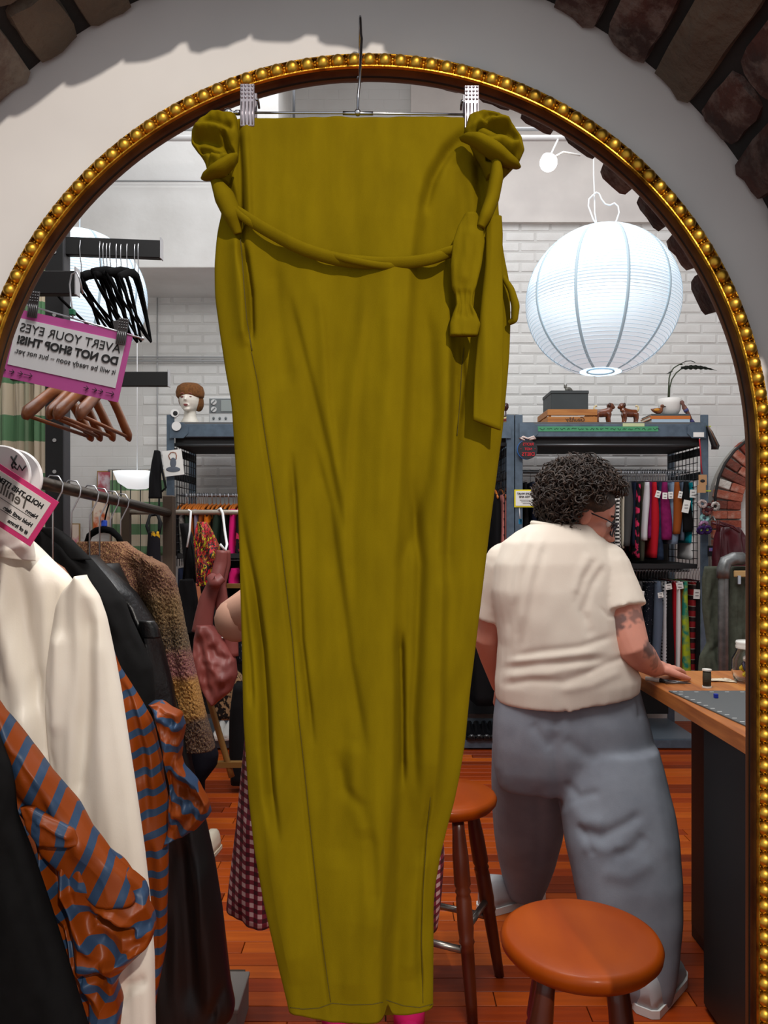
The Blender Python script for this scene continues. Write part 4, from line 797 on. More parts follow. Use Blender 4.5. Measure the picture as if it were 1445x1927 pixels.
M().lathe([(.002, -.004), (.062, -.004), (.062, .004), (.002, .004)], 36, Matrix.Translation(rc) @ Matrix.Rotation(PI / 2, 4, 'X')).build('disc', mat('sign_black', (30, 30, 36), .6), rd, sharp=40)
M().lathe([(.064, .0), (.064, .010), (.058, .010), (.058, .0), (.064, .0)], 36, Matrix.Translation(rc + Vector((-.006, .008, 0))) @ Matrix.Rotation(PI / 2, 4, 'X'), False).build('rim', mat('sign_blue', (40, 90, 150), .5), rd)
for txt, dz, s in (('RIOTS', .033, .068), ('NOT', .002, .048), ('DIETS', -.031, .080)): letters(txt, .034, rc + Vector((.002, -.004, dz)), redink, rd, 0, .0004, fit=s)
for sx in (-1, 1): M().ball(rc + Vector((sx * .045, -.006, .004)), .003, 6).build('dot', redink, rd)
M().tube([rc + Vector((-.02, 0, .06)), rc + Vector((-.055, -.005, .074)), rc + Vector((-.03, 0, .082)), rc + Vector((0, -.005, .07)), rc + Vector((.04, 0, .084)), rc + Vector((.05, -.004, .072)), rc + Vector((.01, 0, .064))], .007, 6).build('ribbon_bow', mat('ribbon', (214, 196, 190), .7), rd)
ys = thing('yellow_sign', 'yellow bordered white shop sign beside the curly hair', 'sign', P(990, 955, 4.985)); yc = P(992, 938, 4.985)
plate(yc, .168, .115, mat('yellow_card', (232, 214, 30), .7), 'border', ys); plate(yc + Vector((0, -.003, 0)), .150, .096, mat('paper_white', (0, 0, 0)), 'sheet', ys)
letters('NOT SURE WHAT', .0165, yc + Vector((0, -.004, .030)), ink, ys, 0, .0006); letters('SIZE YOU ARE?', .0165, yc + Vector((0, -.004, .010)), ink, ys, 0, .0006)
for k in range(3): plate(yc + Vector((0, -.006, -.010 - .011 * k)), .10 - .02 * k, .0022, mat('print_grey', (0, 0, 0)), 'print_line', ys)
M().tube([yc + Vector((-.05, .01, -.055)), yc + Vector((-.045, .01, -.13))], .003, 6).build('string', cordm, ys); M().box(yc + Vector((-.043, .01, -.15)), (.022, .006, .034), b=.002).build('tassel', mat('tassel_blue', (20, 130, 180), .6), ys)
# on the left bay
hp = P(357, 797, 5.1); hd = thing('mannequin_head', 'white mannequin head in a brown knitted cap on the far shelf', 'mannequin', Vector((hp.x, 5.1, DK))); V = lambda x, y, z: Vector((hp.x + x, 5.1 + y, DK + z))
m = M().lathe([(.002, .002), (.062, .002), (.060, .02), (.042, .05), (.038, .09), (.045, .11)], 20, Matrix.Translation(V(.0, .01, 0))).ball(V(0, 0, .165), (.068, .082, .088), 18).ball(V(.0, -.022, .115), (.042, .045, .035), 14).tube([V(-.006, -.078, .175), V(-.008, -.094, .148)], [.006, .011], 8).ball(V(-.004, -.072, .118), (.020, .014, .008), 10).ball(V(-.004, -.062, .093), (.022, .02, .014), 10)
link('head', fused(m, .005, 3), mat('mannequin_white', (226, 220, 208), .5), hd)
M().ball(V(-.006, -.083, .121), (.016, .008, .0045), 10).ball(V(-.006, -.083, .1145), (.013, .008, .0045), 10).build('lips', mat('lips_red', (130, 60, 60), .5), hd)
for sx in (-.031, .018): M().ball(V(sx, -.071, .172), (.014, .007, .006), 8).build('eye', mat('eye_shadow', (110, 52, 48), .6), hd); M().tube([V(sx - .015, -.074, .190), V(sx, -.080, .196), V(sx + .015, -.074, .192)], .003, 6).build('brow', mat('brow_red', (140, 74, 62), .7), hd)
hat = M().lathe([(.082, .176), (.090, .186), (.094, .215), (.084, .250), (.055, .272), (.002, .280)], 26, Matrix.Translation(V(.0, .012, 0))).ball(V(.052, .03, .15), (.034, .055, .06), 12)
hat.ball(V(-.055, .035, .165), (.026, .05, .045), 12); hat.build('knit_cap', mat('knit_brown', (122, 78, 36), .95, c2=(98, 60, 26), scale=70, bump=.7, bscale=120), hd)
ic = thing('intercom_unit', 'pale grey vintage radio unit with dials beside the mannequin head', 'radio', P(415, 796, 5.05)); iw = xr(452, 5.05) - xr(393, 5.05); ix = xr(422, 5.05); greyp = mat('radio_grey', (196, 198, 198), .5); dgp = mat('radio_dark', (104, 110, 112), .5)
M().box((ix, 5.12, DK + .087), (iw, .13, .170), b=.006).build('case', greyp, ic, False); M().box((ix, 5.053, DK + .117), (iw - .01, .006, .095)).build('face_plate', dgp, ic, False)
for zz in (.140, .092): kn = M().lathe([(.002, 0), (.019, 0), (.018, .010), (.002, .010)], 18, Matrix.Translation((ix - .068, 5.050, DK + zz)) @ Matrix.Rotation(PI / 2, 4, 'X')).build('dial', greyp, ic, sharp=40); M().box((ix - .068, 5.038, DK + zz), (.006, .004, .03), Matrix.Rotation(.8, 3, 'Y')).build('pointer', dgp, kn, False)
M().box((ix + .02, 5.048, DK + .115), (.085, .006, .075), b=.003).build('screen', mat('radio_screen', (140, 148, 146), .4), ic, False)
for k in range(3): M().ball((ix - .07 + .04 * k, 5.05, DK + .035), (.008, .006, .010), 8).build('switch', dgp, ic)
for px, py, lab in ((330, 778, 'tiny black and white round webcam on the corner of the far shelf'),):
    t = thing('webcam', lab, 'camera', P(330, 797, 5.0)); M().lathe([(.002, 0), (.026, 0), (.026, .02), (.002, .02)], 22, Matrix.Translation(P(px, py, 4.99)) @ Matrix.Rotation(PI / 2, 4, 'X')).build('ring', mat('cam_white', (232, 232, 230), .5), t, sharp=40); M().ball(P(px, py, 4.972), (.017, .006, .017), 14).build('lens', black, t); M().tube([P(px, 784, 5.0), P(px, 797, 5.0)], .007, 8).build('foot', mat('cam_white', (0, 0, 0)), t)
t = M().lathe([(.002, 0), (.030, 0), (.030, .004), (.002, .004)], 22, Matrix.Translation(P(332, 802, 4.96)) @ Matrix.Rotation(PI / 2, 4, 'X')).build('round_label', mat('cam_white', (0, 0, 0)), None, sharp=40); tag(t, 'white round paper label stuck below the webcam', 'label')
pc = thing('postcard', 'white postcard with a figure in yoga pose clipped to the steel post', 'postcard', P(327, 895, 4.95)); c = P(326, 871, 4.95); plate(c, .125, .165, mat('paper_white', (0, 0, 0)), 'card', pc, -.12)
fm = mat('print_slate', (96, 104, 116), .8); fs = mat('print_skin', (160, 110, 90), .8); M().ball(c + Vector((0, -.003, -.042)), (.046, .001, .018), 14).ball(c + Vector((0, -.003, 0)), (.020, .001, .034), 12).build('printed_figure', fm, pc)
M().tube([c + Vector((x, -.003, z)) for x, z in ((-.018, .02), (-.03, .045), (-.015, .066), (.0, .068), (.016, .064), (.022, .045), (.018, .022))], .0035, 6).build('printed_arms', fs, pc)
bb = thing('black_tote', 'limp black cloth bag hanging from the steel post beside the postcard', 'bag', P(293, 940, 4.9))
cloth('body', fabric('tote', (18, 18, 20)), [(848, 291), (870, 286), (900, 281), (938, 280)], [(848, 300), (870, 304), (900, 303), (938, 305)], 848, 938, 4.9, .03, bb, 16, 24, (), .01, 10, 50)
M().tube([P(300, 850, 4.9), P(306, 890, 4.88), P(312, 918, 4.88), P(304, 925, 4.88)], .007, 6).build('strap', fc['black'], bb)
# far corner: mirrored curtain and lantern built solid, pictures on the left
def stripes2(nt, u, v):
    a = mth(nt, 'GREATER_THAN', mth(nt, 'FRACT', mth(nt, 'MULTIPLY', v, 6.2)), .52); b = mth(nt, 'LESS_THAN', mth(nt, 'FRACT', mth(nt, 'MULTIPLY', u, 14)), .12)
    return mixc(nt, b, mixc(nt, a, (206, 196, 174), (104, 142, 104)), (60, 66, 62))
curt = uvmat('curtain_check', stripes2, .9)
fcn = thing('reflected_curtain', 'small green and cream checked curtain at the far left', 'curtain', P(255, 1040, 5.66))  # reflection of the striped curtain, built as a hanging panel
cloth('cloth', curt, [(885, 208), (1045, 206)], [(885, 312), (1045, 314)], 885, 1045, 5.66, .04, fcn, 60, 20, (), .05, 9, 400)
M().tube([P(204, 886, 5.72), P(318, 886, 5.72)], .012, 8).build('rod', zinc, fcn)
ws = thing('lantern_reflection', 'mirrored lantern built as a small white glowing shade in front of the far checked curtain', 'lamp', P(258, 920, 5.0)); M().lathe([(.002, -.115), (.06, -.11), (.12, -.07), (.15, 0), (.147, 0), (.115, -.065), (.002, -.105)], 28, Matrix.Translation(P(258, 888, 5.0))).build('dome', mat('dome_white', (236, 240, 242), .6, emit=.7), ws); M().tube([P(258, 888, 5.0), P(258, 600, 5.0)], .003, 5).build('cord', cordm, ws)  # lantern's mirror image, built as a glowing half dome
for (x0, x1, y0, y1, c1, c2, lab) in ((183, 212, 886, 935, (176, 84, 96), (206, 188, 196), 'pink and red poster on the far left wall'), (174, 212, 940, 1000, (196, 92, 40), (226, 208, 190), 'orange and cream poster below the pink one'), (122, 151, 985, 1025, (196, 110, 130), (214, 196, 180), 'small gold framed picture with a pink bloom low at the left')):
    a, b = P(x0, y0, YB - .03), P(x1, y1, YB - .03); t = thing('wall_poster', lab, 'poster', (a + b) / 2, 'pictures at the far left'); c = (a + b) / 2
    M().box(c, (b.x - a.x, .012, a.z - b.z), b=.002).build('frame', mat('frame_gold', (150, 120, 70), .5), t, False); plate(c + Vector((0, -.008, 0)), (b.x - a.x) * .86, (a.z - b.z) * .9, mat('poster_%d_%d' % (c1[0], y0), c1, .7, c2=c2, scale=9, lo=.45, hi=.55), 'print', t)
# shoes on the bottom shelves
def shoe(o, m, label, ang=0.0, s=1.0, sole=None, name='shoe', group=None, cat='shoe'):
    t = thing(name, label, cat, o, group); mt = Matrix.Translation(o) @ Matrix.Rotation(ang, 4, 'Z') @ Matrix.Scale(s, 4)
    rows = []
    for x, w, h, zb in ((-.13, .020, .055, .012), (-.12, .032, .085, .012), (-.09, .038, .095, .012), (-.05, .038, .090, .012), (0, .040, .072, .012), (.05, .046, .055, .012), (.09, .046, .045, .012), (.12, .036, .036, .012), (.135, .018, .026, .012)):
        rows.append([mt @ Vector((x, w * math.copysign(abs(math.cos(a)) ** .7, math.cos(a)), zb + (h * max(0, math.sin(a)) if math.sin(a) > 0 else 0))) for a in [2 * PI * k / 18 for k in range(18)]])
    M().loft(rows).build('upper', m, t)
    out = [(x, w + .004) for x, w in ((-.132, .018), (-.12, .034), (-.06, .039), (0, .041), (.06, .048), (.10, .046), (.128, .034), (.142, .012))]; pl = out + [(x, -w) for x, w in out[::-1]]
    M().loft([[mt @ Vector((x, w, z)) for x, w in pl] for z in (0, .018)]).build('sole', sole or m, t, sharp=40)
    return t
gl_ = mat('patent_black', (14, 14, 16), .15)
for k, px in enumerate((884, 898, 912, 925)): shoe(Vector((xr(px, 5.1), 5.08, .078)), gl_, 'glossy black shoe on the bottom shelf, number %s from the grey trousers' % ('four', 'three', 'two', 'one')[k], -PI / 2, .8, None, 'dress_shoe', 'black shoes on the bottom shelf')
for k, px in enumerate((415, 430)): shoe(Vector((xr(px, 5.1), 5.08, .078)), mat('shoe_white', (222, 220, 214), .5), ('white shoe on the bottom shelf below the leopard print' if k else 'white shoe on the bottom shelf at the brass frame'), -PI / 2, .8, None, 'white_shoe', 'white shoes on the bottom shelf')
# ---------------------------------------------------------------- black upright with face-out arms, curtain behind it
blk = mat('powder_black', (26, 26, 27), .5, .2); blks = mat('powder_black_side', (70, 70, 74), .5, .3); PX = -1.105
up_ = thing('slotted_upright', 'tall black perforated steel upright beside the striped curtain', 'upright', (PX, 2.6, .011))
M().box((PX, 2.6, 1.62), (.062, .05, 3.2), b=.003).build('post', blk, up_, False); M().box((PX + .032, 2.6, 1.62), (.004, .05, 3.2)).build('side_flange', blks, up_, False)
holes = [z for z in np.arange(1.0, 2.6, .105)]
hm = mat('hole_bright', (150, 150, 150), .5)
hl = M().lathe([(.0005, 0), (.0065, 0), (.0065, .002), (.0005, .002)], 10, Matrix.Rotation(PI / 2, 4, 'X')).mesh('hole', False); hl.materials.append(hm)
for z in holes: link('hole', hl, None, up_, Matrix.Translation((PX + .002, 2.5745, z)))
def arm(label, px_end, py, Z, h, x0, tilt=0.0, endc=(200, 200, 204)):
    e = P(px_end, py, Z); t = thing('faceout_arm', label, 'arm', (x0, Z, e.z), 'black face-out display arms'); L = e.x - x0; c = Vector(((e.x + x0) / 2, Z, e.z + tilt * .5))
    r = Matrix.Rotation(math.atan2(tilt, L), 3, 'Y')
    M().box(c, (L, .026, h), r, b=.002).build('bar', blk, t, False); M().box(e + Vector((.002, 0, .004)), (.004, .030, h + .012), b=.001).build('end_plate', mat('end_plate', endc, .35, .7), t, False)
    return t
arm('long black display arm holding a row of black velvet hangers', 303, 471, 2.6, .060, PX + .03, .012)
arm('black display arm holding the pink bordered sign', 144, 534, 2.0, .060, -1.35, .0, (170, 170, 174))
arm('short black display arm on the painted brick beyond the pink bordered sign', 317, 714, 3.2, .060, -1.55)
arm('black display arm hidden behind the pink bordered sign', 215, 700, 2.22, .05, PX + .03)
M().box((-1.40, 2.0, 1.62), (.06, .05, 3.2), b=.003).build('post', blk, tag(thing('slotted_upright', 'black perforated upright hidden behind the gilt frame edge', 'upright', (-1.4, 2.0, .011)), None), False)
M().box((-1.58, 3.2, 1.62), (.06, .05, 3.2), b=.003).build('post', blk, thing('slotted_upright', 'black upright behind the striped curtain', 'upright', (-1.58, 3.2, .011)), False)
def stripes(nt, u, v):
    f = mth(nt, 'FRACT', mth(nt, 'MULTIPLY', v, 4.6)); g = mth(nt, 'FRACT', mth(nt, 'MULTIPLY', u, 11))
    c = mixc(nt, mth(nt, 'GREATER_THAN', f, .55), (204, 192, 168), (96, 138, 100)); return mixc(nt, mth(nt, 'MULTIPLY', mth(nt, 'LESS_THAN', g, .22), .35), c, (150, 170, 140))
cg = uvmat('curtain_stripe', stripes, .9)
ct = thing('striped_curtain', 'cream and green striped curtain hanging behind the hold tag', 'curtain', (P(20, 1000, 2.9).x, 2.9, .01))
cloth('cloth', cg, [(200, -260), (900, -260), (1800, -260)], [(200, 112), (900, 96), (1800, 100)], 250, 1705, 2.95, .05, ct, 200, 30, (), .055, 11, 1500, 3.0)
M().tube([P(-260, 245, 2.95), P(130, 245, 2.95)], .012, 8).build('rod', zinc, ct)
# ---------------------------------------------------------------- velvet hangers
velvet = mat('velvet_black', (4, 4, 5), .95, spec=.1)
def velvet_hanger(label, c, yaw, roll, green=False, z0=0.0):
    """c = point on the arm; hanger plane along the depth"""
    t = thing('velvet_hanger', label, 'hanger', c, 'black velvet hangers on the long arm'); R = Matrix.Translation(c) @ Matrix.Rotation(yaw, 4, 'Z') @ Matrix.Rotation(roll, 4, 'X'); V = lambda y, z, x=0: R @ Vector((x, y, z))
    M().tube([V(.020, .030), V(.016, .046), V(0, .052), V(-.018, .045), V(-.021, .02), V(-.012, -.015), V(0, -.035), V(0, -.085)], .0018, 6).build('hook', wirem, t)
    pts = [V(-.215, -.205), V(-.19, -.188), V(-.11, -.130), V(-.045, -.092), V(0, -.078), V(.045, -.092), V(.11, -.130), V(.19, -.188), V(.215, -.205)]
    M().tube(pts, [.007, .010, .012, .013, .013, .013, .012, .010, .007], 8, .4).build('shoulder_bar', velvet, t)
    M().tube([V(-.21, -.207), V(-.15, -.214), V(.15, -.214), V(.21, -.207)], .0055, 8, .6).build('trouser_bar', velvet, t)
    if green: M().box(V(0, -.06), (.012, .012, .014), b=.002).build('size_clip', mat('clip_green', (16, 92, 60), .5), t, False)
zA = P(303, 471, 2.6).z
for k, (px, yw, rl) in enumerate(((150, .0, .1), (186, .12, .16), (193, -.05, .20), (199, .05, .22), (206, -.12, .2), (217, .1, .24), (226, -.03, .27), (237, .06, .24), (252, -.05, .26), (258, .10, .22))):
    velvet_hanger(['black velvet hanger nearest the gilt frame on the long arm', 'second black velvet hanger from the gilt frame', 'third black velvet hanger from the gilt frame', 'fourth black velvet hanger from the gilt frame', 'fifth black velvet hanger from the gilt frame', 'fifth black velvet hanger from the free end of the arm', 'fourth black velvet hanger from the free end of the arm', 'black velvet hanger with a green size clip on the long arm', 'second black velvet hanger from the free end of the arm', 'black velvet hanger nearest the free end of the long arm'][k],
                  Vector((xr(px + 4, 2.6), 2.6, zA - .018)), yw * .6, -rl, k == 7)
# ---------------------------------------------------------------- wooden hangers under the sign
woodh = mat('hanger_wood', (138, 82, 42), .4, c2=(112, 62, 30), scale=14, stretch=(3, .6, 3), coat=.3)
def wood_hanger(label, c, yaw=0.0, roll=0.0, g='brown wooden hangers below the pink sign', m=woodh, bar=True, half=.22, width=.011):
    t = thing('wooden_hanger', label, 'hanger', c, g); R = Matrix.Translation(c) @ Matrix.Rotation(yaw, 4, 'Z') @ Matrix.Rotation(roll, 4, 'X'); V = lambda y, z, x=0: R @ Vector((x, y, z)); s = half / .22
    M().tube([V(.020, .020), V(.016, .038), V(0, .044), V(-.018, .036), V(-.021, .014), V(-.012, -.02), V(0, -.04), V(0, -.08)], .0020, 6).build('hook', wirem, t)
    ys = [-.22, -.205, -.16, -.10, -.05, 0, .05, .10, .16, .205, .22]; zs = [-.195, -.185, -.160, -.124, -.096, -.086, -.096, -.124, -.160, -.185, -.195]; rr = [.010, .020, .020, .018, .019, .021, .019, .018, .020, .020, .010]
    M().tube([V(y * s, z) for y, z in zip(ys, zs)], rr, 10, width / .02).build('shoulder_bar', m, t)
    if bar: M().tube([V(-.19 * s, -.19), V(.19 * s, -.19)], .0058, 8).build('trouser_bar', m, t)
    return t
zB = P(215, 700, 2.22).z + .03
for k, x in enumerate((-.93, -.885, -.855, -.800)):
    wood_hanger(['wooden hanger nearest the black upright below the pink sign', 'second wooden hanger from the black upright', 'third wooden hanger from the black upright', 'wooden hanger farthest from the black upright, with a pale bar'][k], Vector((x, 2.22, zB)), (-.03, .05, 0, .02)[k], -.02)
# ---------------------------------------------------------------- the pink bordered sign on its clip hanger
sg = thing('hanging_sign', 'pink bordered laminated sign clipped to a hanger on the black arm', 'sign', P(130, 760, 1.96)); SZ = 1.965
ang = math.radians(12.5); so = P(122, 668, SZ); R2 = Matrix.Rotation(ang, 3, 'Y')
def S(x, z, d=0): return so + R2 @ Vector((x, 0, z)) + Vector((0, d, 0))
pinkp = mat('sign_pink', (186, 84, 150), .35, coat=.4); whitep = mat('sign_white', (212, 212, 214), .35, coat=.4)
M().box(so, (.318, .0016, .178), R2).build('border', pinkp, sg, False); M().box(S(.004, .006, -.0016), (.282, .0014, .122), R2).build('sheet', whitep, sg, False)
for txt, z, s, b_ in (('AVERT YOUR EYES', .040, .0355, 0), ('DO NOT SHOP THIS!', .008, .0320, .0013), ('it will be ready soon – but not yet.', -.020, .0185, 0)):
    letters(txt, s, S(.006, z + .004, -.0024), ink, sg, ang, b_, dy=-.001, fit=.262)
for x0 in (-.150, -.128, -.106, -.090, .066, .088, .104, .124):
    ln = .022 if x0 in (-.090, .124) else .013
    M().tube([S(x0 + ln * .2 * k, -.071, -.0035) for k in range(6)] + [S(x0 + ln - .007, -.065, -.0035), S(x0 + ln, -.071, -.0035), S(x0 + ln - .007, -.077, -.0035)], .0009, 5).build('drawn_arrow', ink, sg)
sh_ = thing('sign_hanger', 'silver clip hanger with a green size clip holding the pink sign', 'hanger', P(136, 600, SZ)); hkx = P(136, 552, SZ)
M().tube([P(150, 548, SZ) + Vector((0, .02, 0)), P(150, 525, SZ), P(144, 512, SZ), P(135, 516, SZ), P(131, 535, SZ), P(133, 560, SZ), P(136, 580, SZ), P(137, 598, SZ)], .0021, 6).build('hook', wirem, sh_)
M().tube([P(38, 570, SZ), P(137, 599, SZ), P(268, 637, SZ)], .0022, 6).build('bar', wirem, sh_); M().ball(P(268, 637, SZ), .005, 8).build('end_cap', wirem, sh_)
M().box(P(136, 588, SZ), (.014, .014, .016), b=.002).build('size_clip', mat('clip_green', (0, 0, 0)), sh_, False)
gun = mat('gunmetal', (110, 110, 112), .35, .9)
for px, py, rr in ((63, 573, .12), (230, 624, .14)):
    c = P(px, py, SZ - .008); Rc = Matrix.Rotation(rr, 3, 'Y'); cl = M().box(c, (.026, .003, .068), Rc, b=.001).build('clip', gun, sh_, False); M().box(c + Vector((-.012, .016, .012)), (.026, .003, .045), Matrix.Rotation(-.25, 3, 'Y'), b=.001).build('clip', gun, sh_, False)
    d = M()
    for i in range(4):
        for j in range(4): d.ball(c + Rc @ Vector((-.009 + .006 * i, -.002, .030 - .007 * j)), .0022, 6)
    for i in range(5): d.tube([c + Rc @ Vector((-.0095 + .0048 * i, -.002, .0)), c + Rc @ Vector((-.0095 + .0048 * i, -.002, -.030))], .0011, 5)
    d.build('grip_pattern', gun, cl)
# ---------------------------------------------------------------- clothes rail in front on the left
RX = -.69
def rail_pt(Y): # the rail sags slightly away from the camera
    f = (Y - 1.15) / (2.4 - 1.15); return Vector((-.703 + .027 * f, Y, 1.548 - .060 * f))
pipe = mat('rail_bronze', (98, 88, 78), .3, .9); bronze = mat('post_bronze', (78, 66, 56), .5, .5)
ra_ = thing('clothes_rack', 'bronze pipe clothes rail carrying the white blazer and jackets', 'rack', (RX, 1.8, .011))
M().tube([rail_pt(y) for y in (1.15, 1.6, 2.0, 2.4)], .0135, 14).build('rail', pipe, ra_)
e = rail_pt(2.41); M().box((e.x, 2.42, (e.z + .04) / 2 + .01), (.034, .034, e.z + .05), b=.003).build('post', bronze, ra_, False); e = rail_pt(1.15); M().box((e.x, 1.135, e.z / 2 + .02), (.034, .034, e.z + .03), b=.003).build('post', bronze, ra_, False)
M().box((RX, 2.42, .025), (.5, .04, .03)).build('foot', bronze, ra_, False); M().box((RX, 1.135, .025), (.5, .04, .03)).build('foot', bronze, ra_, False)
# size dividers and hold tag
whp = mat('divider_white', (226, 224, 224), .35)
for k, (Y, lab) in enumerate(((1.385, 'round white size divider with black marker letters on the rail, in front'), (1.43, 'round white size divider on the rail, behind another one'))):
    c = rail_pt(Y) + Vector((.008, 0, -.006)); t = thing('size_divider', lab, 'divider', c, 'white size dividers')
    M().lathe([(.014, -.0045), (.052, -.0045), (.0545, -.002), (.0545, .002), (.052, .0045), (.014, .0045), (.014, -.0045)], 44, Matrix.Translation(c) @ Matrix.Rotation(PI / 2, 4, 'X'), False).build('disc', whp, t, sharp=40)
    if k == 0:
        mk = M(); V = lambda x, z: c + Vector((x, -.0052, z))
        for st in ([(.021, .034), (.030, .018)], [(.031, .036), (.022, .018), (.024, .012)], [(.026, .016), (.032, .010), (.036, .018), (.041, .009), (.047, .017)], [(-.030, .036), (-.018, .044), (-.026, .030), (-.010, .036)], [(-.034, .030), (-.026, .022)]): mk.tube([V(x, z) for x, z in st], .0017, 5)
        mk.build('marker_letters', ink, t)
ht = thing('hold_tag', 'pink bordered paper hold tag tilted on the rail over the white blazer', 'tag', P(40, 990, 1.36)); ha = math.radians(33); RH = Matrix.Rotation(ha, 3, 'Y')
hc = P(111, 945, 1.352) + RH @ Vector((-.068, 0, -.0465)); H = lambda x, z, d=0: hc + RH @ Vector((x, 0, z)) + Vector((0, d, 0))
M().box(hc, (.136, .0012, .093), RH).build('border', mat('tag_pink', (212, 54, 118), .6), ht, False); M().box(H(0, 0, -.0012), (.116, .001, .074), RH).build('sheet', mat('tag_white', (226, 220, 216), .7), ht, False)
for txt, x, z, s, b_ in (('HOLD THIS ITEM', .052, .024, .0125, .0004), ('Name', .054, .0035, .0098, .0003), ('Hold until date', .054, -.0135, .0098, .0003), ('# of items', .054, -.0285, .0098, .0003)): letters(txt, s, H(x - .002, z, -.0022), ink, ht, ha, b_, dy=-.0005, align='LEFT')
letters('Tenillo', .026, H(.030, .012, -.0022), mat('pencil', (88, 82, 76), .8), ht, ha, .0002, .3, 'handwriting', -.0005, 'LEFT')
for z in (-.0025, -.0195): M().box(H(-.006 if z > -.01 else -.016, z, -.002), (.098 if z > -.01 else .078, .0006, .0008), RH).build('ruled_line', ink, ht, False)
def garment(name, label, cat, base_px, Z): return thing(name, label, cat, P(base_px, 1500, Z))
def hook_on(t, Y, m=wirem):
    c = rail_pt(Y); M().tube([c + Vector((.0, .0, -.17)), c + Vector((0, 0, -.05)), c + Vector((.019, 0, -.012)), c + Vector((.021, 0, .004)), c + Vector((.012, 0, .019)), c + Vector((-.006, 0, .021)), c + Vector((-.019, 0, .006))], .0018, 6).build('hook', m, t)
def top_hanger(label, Y, m=woodh, half=.092, drop=.058):
    c = rail_pt(Y); t = thing('coat_hanger', label, 'hanger', c, 'hangers on the bronze rail'); hook_on(t, Y)
    xs = [-1, -.9, -.6, -.3, -.12, 0, .12, .3, .6, .9, 1]; zs = [-.20, -.193, -.172, -.148, -.126, -.118, -.126, -.148, -.172, -.193, -.20]
    M().tube([c + Vector((x * half, 0, z - drop)) for x, z in zip(xs, zs)], [.012, .018, .018, .017, .018, .02, .018, .017, .018, .018, .012], 10, .55).build('shoulder_bar', m, t); return t
Ljust = lambda x: [(900, x), (1950, x)]
# blazer
ivory = mat('ivory_satin', (238, 231, 218), .45, c2=(229, 220, 205), scale=5, bump=.05, bscale=300, sheen=.1)
ZW = 1.47
bz = thing('blazer', 'ivory white satin blazer hanging on the bronze rail', 'blazer', P(60, 1900, ZW)); top_hanger('brown wooden hanger inside the ivory blazer', ZW, mat('hanger_orange', (176, 104, 44), .4))
Rb = [(985, 20), (1005, 48), (1030, 76), (1060, 108), (1085, 146), (1098, 166), (1120, 184), (1160, 199), (1230, 214), (1300, 227), (1400, 242), (1500, 257), (1600, 271), (1700, 282), (1800, 289), (1935, 292)]
cloth('body', ivory, [(985, -60), (1080, -240), (1935, -250)], [(985, 20), (1005, 46), (1030, 74), (1060, 104), (1085, 132), (1100, 140), (1160, 136), (1300, 150), (1935, 190)], 985, 1935, ZW, .05, bz, 70, 120,
      [([(40, 1040), (60, 1150), (80, 1260), (88, 1330)], -.012, 14), ([(10, 1100), (30, 1200), (60, 1300), (80, 1450)], .012, 22), ([(88, 1250), (84, 1300), (96, 1360), (100, 1420)], -.012, 8), ([(60, 1320), (90, 1400), (110, 1500)], .010, 20), ([(0, 1150), (20, 1300)], -.012, 18)], .010, 40, 160, 1.0)
cloth('sleeve', ivory, [(1083, 150), (1095, 138), (1110, 122), (1140, 108), (1200, 98), (1260, 90), (1320, 88), (1400, 92), (1500, 105), (1600, 130), (1700, 170), (1800, 205), (1935, 220)], [(1083, 156), (1098, 168), (1120, 185), (1160, 200), (1230, 215), (1300, 228), (1400, 243), (1500, 258), (1600, 272), (1700, 283), (1800, 290), (1935, 292)], 1083, 1935, ZW - .035, .032, bz, 50, 120,
      [([(172, 1120), (176, 1200), (172, 1320), (160, 1440), (155, 1520)], -.020, 11, 16), ([(190, 1150), (200, 1300), (215, 1500), (240, 1700)], .008, 26), ([(120, 1180), (118, 1280), (112, 1380)], .012, 18), ([(96, 1290), (104, 1340), (100, 1400), (108, 1450)], -.010, 8), ([(230, 1880), (250, 1840), (285, 1830)], -.008, 10)], .006, 40, 240, 2.0)
cloth('collar', ivory, [(985, -90), (1010, -80), (1045, -70)], [(985, 24), (1000, 44), (1020, 62), (1045, 66)], 984, 1046, ZW - .045, .022, bz, 40, 24, [([(0, 1042), (30, 1036), (60, 1024)], .006, 9)], .004, 40, 40, 3.0, bot=lambda u: 10 * u)
# striped taffeta
def facet(seed, A=.030, sx=44., sy=60., box=(-300, 420, 1280, 1960), K=None):
    r = np.random.default_rng(int(seed * 10)); w, h = (box[1] - box[0]) / sx, (box[3] - box[2]) / sy; n = int(w * h * .9)
    sites = np.stack([r.uniform(0, w, n), r.uniform(0, h, n)], 1)
    def f(X, Y):
        px, py = (X - box[0]) / sx, (Y - box[2]) / sy; d1 = np.full(X.shape, 9.)
        for a_, b_ in sites: d1 = np.minimum(d1, np.hypot(px - a_, py - b_))
        return A * (d1 - .45)
    return f
def taffeta(nt, u, v):
    f = mth(nt, 'FRACT', mth(nt, 'MULTIPLY', v, 24.0)); s = mth(nt, 'LESS_THAN', f, .36)
    return mixc(nt, s, (130, 56, 6), (44, 66, 94))
taf = uvmat('striped_taffeta', taffeta, .42, spec=.28)
ZS = 1.60
sd = thing('striped_dress', 'orange and blue striped taffeta dress with puff sleeve between blazer and black jacket', 'dress', P(300, 1930, ZS)); top_hanger('hanger under the striped taffeta dress', ZS + .01)
